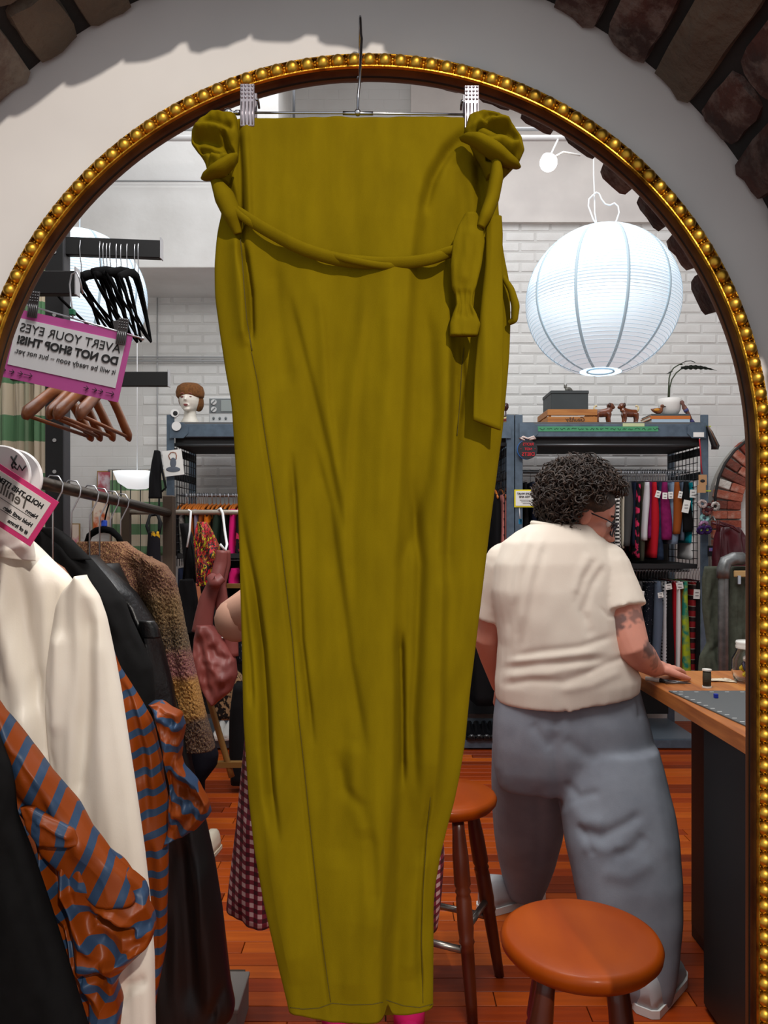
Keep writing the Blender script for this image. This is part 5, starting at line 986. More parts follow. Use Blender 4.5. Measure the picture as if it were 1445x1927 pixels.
cloth('body', taf, [(1120, 120), (1935, 140)], [(1120, 180), (1200, 214), (1250, 230), (1300, 258), (1350, 285), (1430, 305), (1520, 318), (1640, 320), (1777, 313), (1935, 285)], 1120, 1935, ZS, .03, sd, 80, 140, [([(235, 1260), (262, 1350), (280, 1450), (285, 1560)], -.012, 10), ([(262, 1300), (285, 1400), (300, 1480)], .010, 12), ([(285, 1560), (290, 1700), (295, 1850)], -.01, 12), ([(275, 1450), (270, 1600)], .008, 14)], .004, 26, 90, 3.0, dz=facet(6.0, .014, 40., 90.), uvrot=.16, uvk=.3)
def gather(seed):
    def f(X, Y): return .018 * np.abs(fnoise(X, Y, 34, 42, seed)) + .006 * np.abs(fnoise(X, Y, 16, 20, seed + 3))
    return f
cloth('sleeve', taf, [(1322, 284), (1345, 296), (1400, 310), (1440, 318), (1500, 322), (1560, 318), (1580, 314)], [(1322, 300), (1341, 341), (1366, 346), (1426, 338), (1440, 344), (1468, 369), (1506, 394), (1531, 396), (1552, 376), (1580, 322)], 1322, 1580, ZS - .03, .028, sd, 80, 110, [([(300, 1335), (330, 1365), (345, 1360)], .012, 8, 5), ([(310, 1440), (350, 1480), (390, 1515)], -.012, 9), ([(318, 1540), (350, 1520), (380, 1500)], .010, 10), ([(332, 1420), (322, 1460), (316, 1560)], -.014, 7)], .008, 20, 30, 4.0, dz=facet(2.0, .022, 34., 44.), uvrot=-.55, uvk=.3, p=5.0)
ZT = 1.34
sb_ = thing('striped_blouse', 'crumpled orange and blue striped taffeta sleeve garment in front of the white blazer', 'blouse', P(120, 1930, ZT)); top_hanger('hanger of the crumpled striped garment near the frame', ZT - .005, woodh, .022, -.03)
cloth('body', taf, [(1400, -280), (1935, -260)], [(1400, -10), (1480, 24), (1560, 50), (1650, 92), (1750, 130), (1850, 165), (1935, 190)], 1400, 1935, ZT - .01, .03, sb_, 70, 90,
      [([(40, 1540), (70, 1660), (110, 1780), (150, 1900)], .012, 14, 8), ([(20, 1540), (50, 1680), (90, 1820)], -.010, 10)], .006, 30, 60, 5.0, dz=facet(5.0, .014, 50., 90.), uvrot=-.22, uvk=.3)
cloth('sleeve', taf, [(1150, -280), (1400, -240), (1500, 20), (1545, 55), (1600, 90), (1660, 140), (1700, 200)], [(1150, -40), (1310, -6), (1345, 22), (1400, 60), (1450, 102), (1510, 142), (1560, 176), (1610, 215), (1640, 245), (1700, 262)], 1150, 1690, ZT - .045, .026, sb_, 90, 110,
      [([(20, 1345), (70, 1440), (130, 1530), (190, 1610)], .014, 20), ([(0, 1420), (40, 1500), (100, 1560)], -.012, 12), ([(40, 1400), (90, 1480), (110, 1540)], -.008, 10)], .003, 40, 60, 6.0, dz=facet(4.0, .016, 60., 90.), uvrot=1.12, uvk=.3, p=5.0)
cloth('gathered_cuff', taf, [(1560, 60), (1600, 78), (1660, 92), (1720, 110), (1800, 140), (1860, 165), (1935, 180)], [(1560, 172), (1610, 214), (1640, 250), (1680, 276), (1720, 285), (1748, 290), (1772, 284), (1795, 262), (1815, 238), (1840, 222), (1880, 224), (1935, 224)], 1562, 1935, ZT - .04, .026, sb_, 140, 180,
      [([(90, 1590), (115, 1680), (130, 1760), (150, 1830)], -.030, 12), ([(125, 1600), (140, 1680), (165, 1740), (200, 1790)], .020, 12, 6), ([(150, 1570), (190, 1640), (205, 1680)], -.024, 9), ([(190, 1710), (225, 1730), (270, 1740)], -.024, 7, 12), ([(180, 1690), (230, 1700), (285, 1755)], .016, 12, 6), ([(200, 1800), (240, 1790), (280, 1765)], .014, 12, 6), ([(215, 1820), (160, 1830), (120, 1870)], -.020, 9), ([(205, 1600), (215, 1660), (260, 1690)], -.014, 8)], .003, 30, 40, 5.0, dz=facet(7.0, .030, 48., 66.), uvrot=-.35, uvk=.3, p=5.0)
cloth('pocket_flap', taf, [(1520, 40), (1560, 50), (1588, 70)], [(1520, 66), (1560, 140), (1588, 150)], 1518, 1590, ZT - .085, .010, sb_, 30, 20, [([(70, 1540), (110, 1560), (140, 1575)], .006, 6)], .004, 20, 20, 8.0, uvrot=1.45)
# black garments
blackc = fabric('black_wool', (9, 9, 10), (13, 13, 14), 40); leather = mat('black_leather', (11, 11, 13), .36, bump=.25, bscale=120); blacksat = mat('black_satin', (8, 8, 9), .5)
g0 = thing('black_coat', 'black coat closest to the gilt frame at the lower left corner', 'coat', P(60, 1930, 1.25)); top_hanger('hanger of the black coat closest to the frame', 1.25, woodh, .055)
cloth('body', blackc, [(1080, -330), (1935, -330)], [(1080, -60), (1300, -30), (1400, 2), (1440, 18), (1480, 26), (1530, 30), (1600, 58), (1700, 92), (1800, 124), (1935, 166)], 1080, 1935, 1.25, .05, g0, 40, 80, [([(10, 1450), (24, 1500), (10, 1540)], .01, 8), ([(20, 1560), (60, 1680), (110, 1850)], -.008, 14)], .008, 40, 200, 6.0)
g1 = thing('black_jacket', 'matt black cloth jacket with collar behind the ivory blazer', 'jacket', P(200, 1400, 1.70)); top_hanger('orange wooden hanger inside the matt black jacket', 1.70, mat('hanger_orange', (0, 0, 0)))
cloth('body', blackc, [(992, 40), (1100, -40), (1330, -40)], [(992, 98), (1000, 114), (1014, 132), (1053, 172), (1094, 207), (1129, 234), (1163, 246), (1210, 268), (1253, 287), (1300, 292), (1330, 292)], 992, 1330, 1.70, .05, g1, 50, 70, [([(110, 1000), (150, 1050), (200, 1110), (240, 1200)], .012, 14), ([(235, 1130), (252, 1200), (286, 1252)], -.012, 8)], .008, 30, 100, 7.0)
cloth('collar', blackc, [(994, 70), (1020, 100), (1053, 130)], [(994, 104), (1014, 132), (1053, 172)], 994, 1053, 1.665, .016, g1, 20, 20)
g2 = thing('leather_jacket', 'black leather jacket with shiny shoulder and sleeve', 'jacket', P(300, 1450, 1.80)); top_hanger('hanger inside the black leather jacket', 1.80)
cloth('body', leather, [(1045, 150), (1480, 100)], [(1045, 178), (1077, 214), (1115, 256), (1163, 287), (1181, 298), (1232, 311), (1284, 324), (1340, 334), (1420, 345), (1480, 350)], 1045, 1480, 1.80, .05, g2, 50, 70, [([(215, 1085), (255, 1140), (285, 1200), (300, 1300), (310, 1400)], .012, 16), ([(240, 1120), (265, 1190), (280, 1300)], -.012, 10)], .006, 30, 120, 8.0)
cloth('sleeve_tab', leather, [(1168, 262), (1182, 262), (1200, 268)], [(1168, 290), (1182, 299), (1200, 302)], 1168, 1200, 1.735, .014, g2, 16, 12, (), .002)
g3 = thing('long_black_dress', 'long black satin dress reaching lowest on the bronze rail', 'dress', P(370, 1920, 1.86)); top_hanger('hanger of the long black satin dress', 1.86)
cloth('body', blacksat, [(1060, 170), (1935, 120)], [(1060, 220), (1200, 290), (1330, 345), (1440, 362), (1556, 390), (1619, 404), (1707, 418), (1812, 430), (1847, 434), (1890, 443), (1912, 438), (1924, 430)], 1060, 1922, 1.86, .06, g3, 60, 90, [([(350, 1560), (360, 1700), (370, 1880)], -.014, 14), ([(390, 1600), (400, 1750), (410, 1900)], .012, 16), ([(425, 1840), (410, 1880), (402, 1900)], -.012, 7)], .012, 30, 260, 9.0, bot=lambda u: 10 * np.cos(9 * u))
# boucle cardigan
def boucle(nt, u, v):
    n = nt.nodes.new('ShaderNodeTexNoise'); n.inputs['Scale'].default_value = 110; n.inputs['Detail'].default_value = 3
    n2 = nt.nodes.new('ShaderNodeTexNoise'); n2.inputs['Scale'].default_value = 5
    s = nt.nodes.new('ShaderNodeCombineXYZ'); nt.links.new(v, s.inputs[2]); vv = mth(nt, 'ADD', mth(nt, 'SUBTRACT', v, 10.0), mth(nt, 'MULTIPLY', mth(nt, 'SUBTRACT', n2.outputs[0], .5), .02))
    r = nt.nodes.new('ShaderNodeValToRGB'); e = r.color_ramp.elements; r.color_ramp.interpolation = 'EASE'
    stops = [(0.0, (58, 38, 40)), (.14, (70, 44, 42)), (.22, (62, 44, 46)), (.26, (166, 116, 50)), (.40, (176, 124, 54)), (.45, (132, 72, 82)), (.52, (120, 66, 74)), (.58, (60, 50, 40)), (.75, (96, 72, 40)), (.86, (86, 46, 40)), (1.0, (100, 60, 44))]
    while len(e) < len(stops): e.new(.5)
    for k, (p, c) in enumerate(stops): e[k].position = p; e[k].color = lin(c)
    t = mth(nt, 'MULTIPLY_ADD', vv, 1.9, .28); nt.links.new(t, r.inputs[0])
    f = nt.nodes.new('ShaderNodeValToRGB'); f.color_ramp.elements[0].position = .50; f.color_ramp.elements[1].position = .62; nt.links.new(n.outputs[0], f.inputs[0])
    c = mixc(nt, mth(nt, 'MULTIPLY', f.outputs[0], .55), r.outputs[0], (196, 160, 110))
    f2 = mth(nt, 'LESS_THAN', n.outputs[0], .40); return mixc(nt, mth(nt, 'MULTIPLY', f2, .75), c, (34, 22, 22))
bou = uvmat('boucle_knit', boucle, .95, bump=1.0, bscale=170)
cg_ = thing('boucle_cardigan', 'brown and mustard boucle cardigan with banded sleeve', 'cardigan', P(330, 1420, 1.93)); top_hanger('black velvet hanger inside the boucle cardigan', 1.93, velvet, .16)
def fuzz(X, Y): return .004 * fnoise(X, Y, 3.2, 3.2, 4.0) + .003 * fnoise(X, Y, 1.7, 1.7, 9.0)
cloth('body', bou, [(1018, 150), (1060, 110), (1440, 110)], [(1018, 236), (1030, 250), (1046, 277), (1063, 308), (1087, 326), (1130, 330), (1250, 320), (1440, 300)], 1019, 1440, 1.93, .05, cg_, 90, 130, [([(250, 1040), (270, 1120), (275, 1250)], -.012, 12)], .006, 30, 120, 1.0, dz=fuzz)
cloth('sleeve', bou, [(1050, 272), (1080, 262), (1130, 276), (1200, 298), (1260, 314), (1320, 326), (1405, 338)], [(1050, 282), (1063, 311), (1087, 329), (1129, 339), (1181, 349), (1232, 360), (1291, 374), (1340, 386), (1380, 398), (1405, 404)], 1048, 1408, 1.885, .045, cg_, 70, 170, [([(300, 1100), (310, 1200), (330, 1300)], .008, 14), ([(320, 1120), (335, 1220), (350, 1330)], -.006, 9)], .006, 30, 60, 3.0, dz=fuzz)
nv = thing('navy_skirt', 'dark navy garment showing below the boucle sleeve', 'skirt', P(390, 1450, 1.99)); cloth('body', fabric('midnight', (22, 22, 32)), [(1300, 280), (1470, 290)], [(1300, 370), (1380, 400), (1420, 411), (1440, 408), (1470, 385)], 1300, 1500, 2.0, .04, nv, 30, 40, (), .008, 30, 120)
hook_on(nv, 2.0)
c = rail_pt(1.93); cc = M().box(P(196, 985, 1.92), (.012, .014, .016), b=.002).build('size_clip', mat('clip_blue', (30, 70, 180), .5), cg_, False)
M().tube([P(205, 948, 1.92), P(200, 965, 1.92), P(196, 985, 1.92), P(195, 1000, 1.92)], .002, 6).tube([P(163, 1022, 1.92), P(168, 1008, 1.92), P(182, 998, 1.92), P(196, 996, 1.92), P(210, 999, 1.92), P(222, 1010, 1.92), P(230, 1026, 1.92)], [.010, .012, .014, .015, .014, .012, .010], 10, .6).build('hanger_neck', velvet, cg_)
# ---------------------------------------------------------------- second rail with the bags
r2 = thing('bag_rack', 'brass framed rail across the shop carrying scarf and rose bag', 'rack', P(420, 1450, 3.4)); R2Z = zh(964, 3.45); brass = mat('old_brass', (130, 96, 48), .5, .3)
M().tube([(xr(238, 3.45), 3.45, R2Z), (xr(640, 3.45), 3.45, R2Z)], .011, 10).build('rail', mat('pipe_pale', (178, 168, 156), .4, .6), r2)
for px in (238, 640):
    x = xr(px, 3.45); M().box((x, 3.45, (R2Z + .03) / 2 + .01), (.034, .034, R2Z + .04)).build('post', bronze if px < 300 else brass, r2, False)
M().tube([P(380, 1260, 3.4), P(392, 1310, 3.4), P(430, 1440, 3.4), P(436, 1462, 3.4)], .014, 6).build('brace', brass, r2)
M().box((P(430, 1438, 3.4).x + .25, 3.4, zh(1438, 3.4)), (.75, .03, .024)).build('cross_bar', brass, r2, False); M().box((P(480, 1103, 3.45).x + .02, 3.47, zh(1103, 3.45)), (.30, .02, .02)).build('cross_bar', brass, r2, False)
rosep = mat('rose_nylon', (132, 66, 60), .5, c2=(120, 58, 54), scale=6, bump=.2, bscale=20); ZR = 3.3
rbg = thing('sling_bag', 'dusty rose puffy knotted sling bag hanging from the pale rail', 'bag', P(405, 1325, ZR))
cloth('pouch', rosep, [(1175, 372), (1200, 366), (1240, 362), (1280, 372), (1310, 388), (1322, 400)], [(1175, 398), (1190, 412), (1215, 430), (1240, 444), (1270, 447), (1300, 436), (1322, 408)], 1175, 1323, ZR, .06, rbg, 40, 40, [([(375, 1190), (390, 1260), (400, 1310)], -.02, 8), ([(385, 1230), (410, 1260), (435, 1280)], .02, 16), ([(400, 1210), (412, 1232), (438, 1240)], -.02, 8), ([(385, 1250), (400, 1245), (420, 1252)], -.010, 5)], .012, 16, 24, 3.0)
def px_tube(pts, name, m, par, k=12, n=30, flat=.7):
    q = np.array(pts, float); t = np.linspace(0, len(q) - 1, n); a = [np.interp(t, range(len(q)), q[:, j]) for j in range(4)]
    return M().tube([P(x, y, d) for x, y, d in zip(*a[:3])], list(a[3]), k, flat, up=(1, 0, 0)).build(name, m, par)
px_tube([(380, 1190, ZR, .045), (384, 1160, ZR, .040), (390, 1130, ZR, .036), (400, 1105, ZR, .030), (407, 1090, ZR - .02, .030), (415, 1060, ZR, .028), (418, 1036, ZR, .024)], 'strap', rosep, rbg)
px_tube([(436, 1235, ZR, .030), (434, 1200, ZR, .032), (424, 1170, ZR + .02, .034), (416, 1130, ZR + .02, .030), (413, 1100, ZR + .02, .028), (424, 1060, ZR + .03, .024), (424, 1036, ZR + .02, .022)], 'strap', rosep, rbg)
px_tube([(396, 1084, ZR - .03, .020), (406, 1094, ZR - .05, .034), (418, 1086, ZR - .04, .026)], 'knot', rosep, rbg)
M().box(P(420, 1196, ZR - .03), (.012, .003, .02)).build('label', mat('paper_white', (0, 0, 0)), rbg, False)
hk_ = thing('wire_hook', 'white wire hook holding the rose sling bag', 'hook', P(420, 1000, 3.4)); M().tube([P(413, 968, 3.47), P(411, 960, 3.45), P(415, 957, 3.43), P(419, 966, 3.42), P(423, 1000, 3.4), P(427, 1025, 3.35), P(424, 1036, 3.31), P(414, 1024, 3.3)], .006, 6).build('wire', cordm, hk_)
hk_ = thing('wire_hook', 'white wire hook holding the red and yellow scarf', 'hook', P(357, 1000, 3.4)); M().tube([P(354, 968, 3.47), P(355, 960, 3.45), P(359, 962, 3.43), P(357, 1000, 3.42), P(352, 1030, 3.41)], .005, 6).build('wire', cordm, hk_)
scf = fabric('scarf', (196, 26, 34), (24, 20, 20), 5, lo=.47, hi=.53); 
def scarfc(nt, u, v):
    n = nt.nodes.new('ShaderNodeTexNoise'); n.inputs['Scale'].default_value = 7; n.inputs['Distortion'].default_value = 1.5
    r = nt.nodes.new('ShaderNodeValToRGB'); r.color_ramp.interpolation = 'CONSTANT'; e = r.color_ramp.elements
    for k, (p, c) in enumerate(((0, (18, 16, 18)), (.46, (196, 24, 36)), (.54, (18, 16, 18)), (.60, (214, 200, 20)), (.66, (20, 16, 16)))):
        if k > 1: e.new(p)
        e[k].position = p; e[k].color = lin(c)
    nt.links.new(n.outputs[0], r.inputs[0]); return r.outputs[0]
scf = uvmat('scarf_print', scarfc, .7)
sc_ = thing('printed_scarf', 'black scarf with red and yellow print hanging from the pale rail', 'scarf', P(392, 1100, 3.4)); cloth('cloth', scf, [(982, 374), (1010, 366), (1060, 368), (1100, 372)], [(982, 388), (1000, 400), (1030, 414), (1060, 412), (1100, 404)], 982, 1102, 3.4, .05, sc_, 30, 40, (), .03, 9, 40, 3.0)
for nm, lab, cat_, Lx_, Rx_, y0, y1, Z, m in (('black_bag', 'black shoulder bag hanging by a long strap left of the scarf', 'bag', [(1090, 340), (1130, 335), (1190, 338)], [(1090, 366), (1130, 372), (1190, 368)], 1090, 1190, 3.5, fc['black']),
        ('peach_bag', 'peach coloured bag below the black shoulder bag', 'bag', [(1100, 364), (1162, 366)], [(1100, 374), (1140, 380), (1162, 376)], 1098, 1162, 3.55, fc['peach']),
        ('dark_dress', 'dark dress behind the rose bag on the pale rail', 'dress', [(980, 340), (1100, 350), (1420, 355)], [(980, 352), (1060, 380), (1200, 420), (1420, 430)], 985, 1300, 3.62, fc['black'])):
    t = thing(nm, lab, cat_, P((Lx_[0][1] + Rx_[0][1]) / 2, y1, Z)); cloth('body', m, Lx_, Rx_, y0, y1, Z, .05, t, 24, 40, (), .015, 16, 80)
    if nm == 'black_bag': M().tube([P(345, 1095, Z), P(350, 1040, Z), P(357, 1005, Z - .02), P(362, 1030, Z), P(366, 1060, Z), P(366, 1095, Z)], .012, 8, .4).build('strap', fc['black'], t)
bt_ = thing('beaded_bag', 'small dark patterned bag hanging near the bronze post', 'bag', P(285, 1060, 3.3)); cloth('body', fabric('beaded', (22, 20, 26), (196, 150, 30), 26, lo=.58, hi=.64), [(1000, 280), (1060, 276)], [(1000, 300), (1060, 302)], 1000, 1075, 3.3, .03, bt_, 16, 20); M().tube([P(281, 1004, 3.3), P(276, 990, 3.32), P(282, 970, 3.4), P(296, 968, 3.45), P(303, 985, 3.32), P(299, 1004, 3.3)], .007, 6).build('strap', fc['black'], bt_)
shoe(Vector((P(398, 1612, 3.38).x - .02, 3.34, .0125)), mat('slide_cream', (206, 196, 176), .6), 'cream slip-on shoe on the floor below the black dress', -PI / 2 - .2, .9, None, 'slip_on_shoe')
bxo = thing('cardboard_box', 'grey cardboard box on the floor at the bottom edge', 'box', (P(430, 1927, 2.2).x, 2.2, .011)); gb = mat('grey_board', (112, 106, 100), .8); cxb = P(405, 1927, 2.2).x
M().box((cxb - .04, 2.2, .061), (.24, .18, .10), b=.002).build('body', gb, bxo, False); M().box((cxb - .04, 2.2, .113), (.246, .186, .012), b=.002).build('lid', mat('grey_board_lid', (126, 120, 114), .8), bxo, False)
# ---------------------------------------------------------------- counter on the right
KX, KH = .88, .93
oak = mat('butcher_block', (196, 128, 62), .4, c2=(166, 98, 42), scale=6, stretch=(6, .5, 4), lo=.3, hi=.7, coat=.15); oakd = mat('butcher_edge', (178, 110, 52), .45, c2=(146, 82, 34), scale=8, stretch=(5, .6, 8))
cabm = mat('cabinet_black', (20, 19, 19), .55)
kt = thing('worktop', 'long oak butcher block worktop on the black counter', 'worktop', (KX + .5, 2.0, KH - .04))
for k in range(7): M().box((KX + .07 + .14 * k, 1.93, KH - .022), (.139, 1.66, .044), b=.0015).build('stave', oak if k % 2 else oakd, kt, False)
cb = thing('counter_cabinet', 'black cabinet under the oak worktop beside the grey trousers', 'cabinet', (KX + .5, 1.9, .011))
M().box((KX + .54, 1.80, .448), (.92, 1.00, .872)).build('body', cabm, cb, False); M().box((KX + .60, 2.5, .448), (.80, .40, .872)).build('body', cabm, cb, False)
M().box((KX + .074, 1.80, .45), (.014, .96, .84), b=.003).build('side_panel', mat('cabinet_panel', (26, 25, 25), .5), cb, False)
dr = M().box((KX + .19, 2.49, .47), (.016, .34, .80), b=.003).build('door', mat('cabinet_panel', (0, 0, 0)), cb, False); M().tube([(KX + .17, 2.38, .74), (KX + .155, 2.38, .73), (KX + .155, 2.38, .58), (KX + .17, 2.38, .57)], .005, 6).build('handle', gun, dr)
def K(px, py): # point on the worktop under a pixel
    Z = (CH - KH) * F / (py - HY); return P(px, py, Z)
cm_ = thing('cutting_mat', 'grey gridded cutting mat on the worktop', 'mat', K(1380, 1330)); a, b, c2_, d2 = K(1258, 1302), K(1600, 1302), K(1640, 1372), K(1412, 1372)
M().loft([[a + Vector((0, 0, z)), b + Vector((0, 0, z)), c2_ + Vector((0, 0, z)), d2 + Vector((0, 0, z))] for z in (.001, .004)]).build('sheet', mat('mat_grey', (82, 86, 88), .6), cm_, False)
wl = mat('mat_line', (206, 208, 206), .7); up1 = Vector((0, 0, .0046))
for k in range(12):
    p = a.lerp(d2, .04 + k / 12) + (b - a) * .02; M().box(p + up1, (.012, .004, .0006)).build('tick', wl, cm_, False); p = a.lerp(b, .05 + k / 12) + (d2 - a) * .05; M().box(p + up1, (.012, .004, .0006)).build('tick', wl, cm_, False)
for q0, q1 in (((.26, .42), (.9, .42)), ((.26, .42), (.6, .95)), ((.26, .42), (.30, .42))):
    A, B = a + (b - a) * q0[0] + (d2 - a) * q0[1], a + (b - a) * q1[0] + (d2 - a) * q1[1]; M().tube([A + up1, B + up1], .004, 4, .15, up=(0, 0, 1)).build('line', wl, cm_)
s0 = K(1330, 1294); sp_ = thing('thread_spool', 'dark green thread spool standing on the worktop', 'spool', s0); T0 = Matrix.Translation(s0 + Vector((0, 0, .0005)))
for z in (0, .054): M().lathe([(.002, z), (.0145, z), (.0145, z + .005), (.002, z + .005)], 20, T0).build('flange', mat('spool_white', (224, 222, 214), .5), sp_, sharp=40)
M().lathe([(.002, .005), (.0125, .005), (.0132, .03), (.0125, .054), (.002, .054)], 20, T0).build('thread', mat('thread_green', (48, 46, 30), .7, bump=.6, bscale=300, bstretch=(.1, .1, 3)), sp_)
sc2 = thing('scissors', 'scissors with white handles lying on the worktop by the hand', 'scissors', K(1255, 1288)); u3 = Vector((0, 0, .006))
M().tube([K(1215, 1280) + u3, K(1235, 1283) + u3, K(1252, 1285) + u3], [.007, .008, .005], 8, .6).build('handle', mat('handle_white', (228, 226, 222), .4), sc2)
M().tube([K(1242, 1284) + u3, K(1256, 1287) + u3], [.009, .006], 8, .6).build('handle', mat('handle_black', (24, 24, 26), .5), sc2)
M().tube([K(1252, 1285) + u3, K(1275, 1287) + u3, K(1301, 1289) + u3], [.006, .004, .0008], 6, .3).build('blade', gun, sc2); M().tube([K(1252, 1288) + u3, K(1275, 1289) + u3, K(1299, 1290) + u3], [.005, .003, .0008], 6, .3).build('blade', gun, sc2)
for k, (px, py, w, r, lab) in enumerate(((1358, 1279, .06, .3, 'cream paper scrap behind the thread spool'), (1370, 1283, .05, -.4, 'printed paper scrap lying nearer the glass jar'), (1342, 1282, .04, .1, 'folded paper scrap touching the thread spool'))):
    t = thing('paper_scrap', lab, 'paper', K(px, py), 'paper scraps on the worktop'); M().box(K(px, py) + Vector((0, 0, .002 + .0015 * k)), (w, .03, .001), Matrix.Rotation(r, 3, 'Z') @ Matrix.Rotation(.03, 3, 'Y')).build('sheet', mat('scrap_%d' % k, (216, 204, 180), .8, c2=(150, 130, 108), scale=60, lo=.5, hi=.6), t, False)
bd = M().box(K(1347, 1316) + Vector((0, 0, .010)), (.011, .011, .013), b=.001).build('size_cube', mat('cube_blue', (16, 40, 150), .5), None, False); tag(bd, 'tiny dark blue size cube lying on the cutting mat', 'cube')
jp = K(1402, 1284); jr = thing('glass_jar', 'round glass jar of sweets and odds on the worktop edge', 'jar', jp); jm = Matrix.Translation(jp + Vector((.012, 0, .001)))
M().lathe([(.03, .0), (.046, .006), (.054, .04), (.053, .075), (.040, .100), (.036, .112), (.038, .132), (.0355, .132), (.0335, .112), (.0375, .099), (.0505, .074), (.0515, .04), (.044, .008), (.002, .004)], 30, jm, False).build('glass', mat('jar_glass', (250, 252, 252), .03, trans=1.0), jr)
M().lathe([(.040, .112), (.041, .120), (.039, .124), (.041, .130), (.039, .136), (.002, .138)], 30, jm, False).build('rim', mat('rim_clear', (214, 214, 208), .3), jr)
rj = random.Random(4); jc = [(196, 30, 40), (230, 206, 30), (226, 222, 214), (40, 36, 60), (90, 60, 130), (206, 90, 60)]
for k in range(16):
    a_ = rj.uniform(0, 6.28); r_ = rj.uniform(0, .032); p = jp + Vector((.012 + r_ * math.cos(a_), r_ * math.sin(a_), .016 + .0045 * k)); c_ = jc[k % 6]
    nm = ('red', 'yellow', 'white', 'navy', 'purple', 'coral')[k % 6]
    mb = M().box(p, (.018, .014, .03), Matrix.Rotation(rj.uniform(-1, 1), 3, 'Y') @ Matrix.Rotation(rj.uniform(-1, 1), 3, 'X'), b=.003) if k % 2 else M().ball(p, .012, 10)
    tag(mb.build('jar_sweet', mat('sweet_' + nm, c_, .5), None, k % 2 == 0), '%s %s in the glass jar, %s' % (nm, 'wrapped block' if k % 2 else 'round ball', ('at the bottom', 'in the middle', 'near the top')[min(2, k // 6)]), 'sweet', 'odds in the glass jar')
# ---------------------------------------------------------------- pipe rack with olive linen trousers
gp = mat('galvanised', (134, 136, 136), .4, .7, c2=(112, 114, 114), scale=30); ZP = 3.6
pr = thing('pipe_rack', 'grey galvanised pipe rack holding sage green linen trousers', 'rack', (P(1360, 1300, ZP).x, ZP, .011)); gx = P(1361, 1060, ZP).x; gz = zh(1052, ZP)
M().tube([(gx, ZP, .02), (gx, ZP, gz - .05), (gx + .012, ZP, gz - .015), (gx + .05, ZP, gz), (gx + .9, ZP, gz)], .024, 14).build('pipe', gp, pr); M().tube([(gx, ZP, gz - .09), (gx, ZP, gz - .05), (gx + .012, ZP, gz - .013), (gx + .05, ZP, gz + .002), (gx + .09, ZP, gz + .002)], .031, 14).build('elbow', gp, pr)
M().lathe([(.002, 0), (.07, 0), (.07, .008), (.03, .012), (.027, .03), (.002, .03)], 20, Matrix.Translation((gx, ZP, .011))).build('floor_flange', gp, pr)
sage = fabric('sage_linen', (84, 88, 76), (74, 78, 66), 50); palewood = mat('pale_wood', (196, 158, 104), .5)
def linen(label, Lt, Rt, Z, y1=1420, sd=0.0):
    t = thing('linen_trousers', label, 'trousers', P((Lt[0][1] + Rt[0][1]) / 2, y1, Z), 'sage linen trousers on the pipe rack')
    return cloth('cloth', sage, Lt, Rt, 1066, y1, Z, .035, t, 40, 70, [([(Lt[0][1] + 20, 1090), (Lt[0][1] + 18, 1180), (Lt[0][1] + 24, 1260)], -.01, 7), ([(Lt[0][1], 1230), (Lt[0][1] + 25, 1215), (Lt[0][1] + 45, 1200)], -.01, 5), ([(Lt[0][1] + 30, 1100), (Lt[0][1] + 36, 1180), (Lt[0][1] + 30, 1260)], .01, 8)], .012, 12, 40, sd)
linen('sage green linen trousers left of the grey pipe post', [(1066, 1326), (1090, 1321), (1150, 1322), (1210, 1330), (1235, 1316), (1260, 1314), (1420, 1312)], [(1066, 1385), (1200, 1392), (1420, 1396)], ZP + .14)
linen('sage green linen trousers right of the grey pipe post', [(1066, 1376), (1150, 1372), (1250, 1364), (1420, 1360)], [(1066, 1430), (1200, 1440), (1420, 1440)], ZP + .05, 1420, 3.0)
for k in range(4):
    x = gx + .11 + .055 * k; t = thing('clip_wood_hanger', ['pale wooden clip hanger nearest the pipe elbow', 'second pale wooden clip hanger from the elbow', 'third pale wooden clip hanger from the elbow', 'fourth pale wooden clip hanger from the elbow'][k], 'hanger', (x, ZP, gz), 'pale clip hangers on the pipe rack')
    M().tube([(x, ZP + .028, gz + .0), (x, ZP + .018, gz + .026), (x, ZP, gz + .030), (x, ZP - .026, gz + .016), (x, ZP - .02, gz - .025), (x + .01, ZP, gz - .06)], .003, 6).build('hook', wirem, t); M().box((x - .02, ZP - .02, gz - .068), (.10, .012, .03), b=.003).build('wood_bar', palewood, t, False)
    M().box((x + .0, ZP - .035, gz - .092), (.022, .012, .018)).build('size_clip', mat('clip_blue' if k != 1 else 'clip_yellow', (214, 190, 30), .5), t, False)
    M().box((x - .055, ZP - .04, gz - .095), (.014, .010, .04), b=.001).build('metal_clip', wirem, t, False)
mb_ = thing('maroon_bag', 'maroon leather tote with thin handles hanging below the brick arch', 'bag', P(1380, 1046, 4.85)); mar = mat('maroon_leather', (78, 22, 32), .4, c2=(62, 16, 26), scale=8)
cloth('body', mar, [(990, 1352), (1010, 1344), (1050, 1340), (1110, 1342)], [(990, 1388), (1010, 1402), (1050, 1410), (1110, 1412)], 992, 1110, 4.85, .06, mb_, 40, 30, [([(1362, 1000), (1366, 1050)], -.02, 6), ([(1378, 996), (1382, 1050)], .02, 6), ([(1392, 1000), (1396, 1050)], -.02, 6)], .02, 8, 60, 2.0)
for o in (0, 4): M().tube([P(1350 + o, 1000, 4.78), P(1348 + o, 980, 4.78), P(1360 + o, 985, 4.78), P(1380, 994 - o, 4.78), P(1392, 1002, 4.78)], .005, 6).build('handle', mar, mb_)
M().tube([P(1340, 984, 4.85), P(1365, 990, 4.85), P(1392, 1000, 4.85)], .009, 6).build('strap', mar, mb_)
M().tube([P(1336, 978, 4.98), P(1342, 972, 4.9), P(1346, 980, 4.85)], .005, 6).build('hook', gp, mb_)
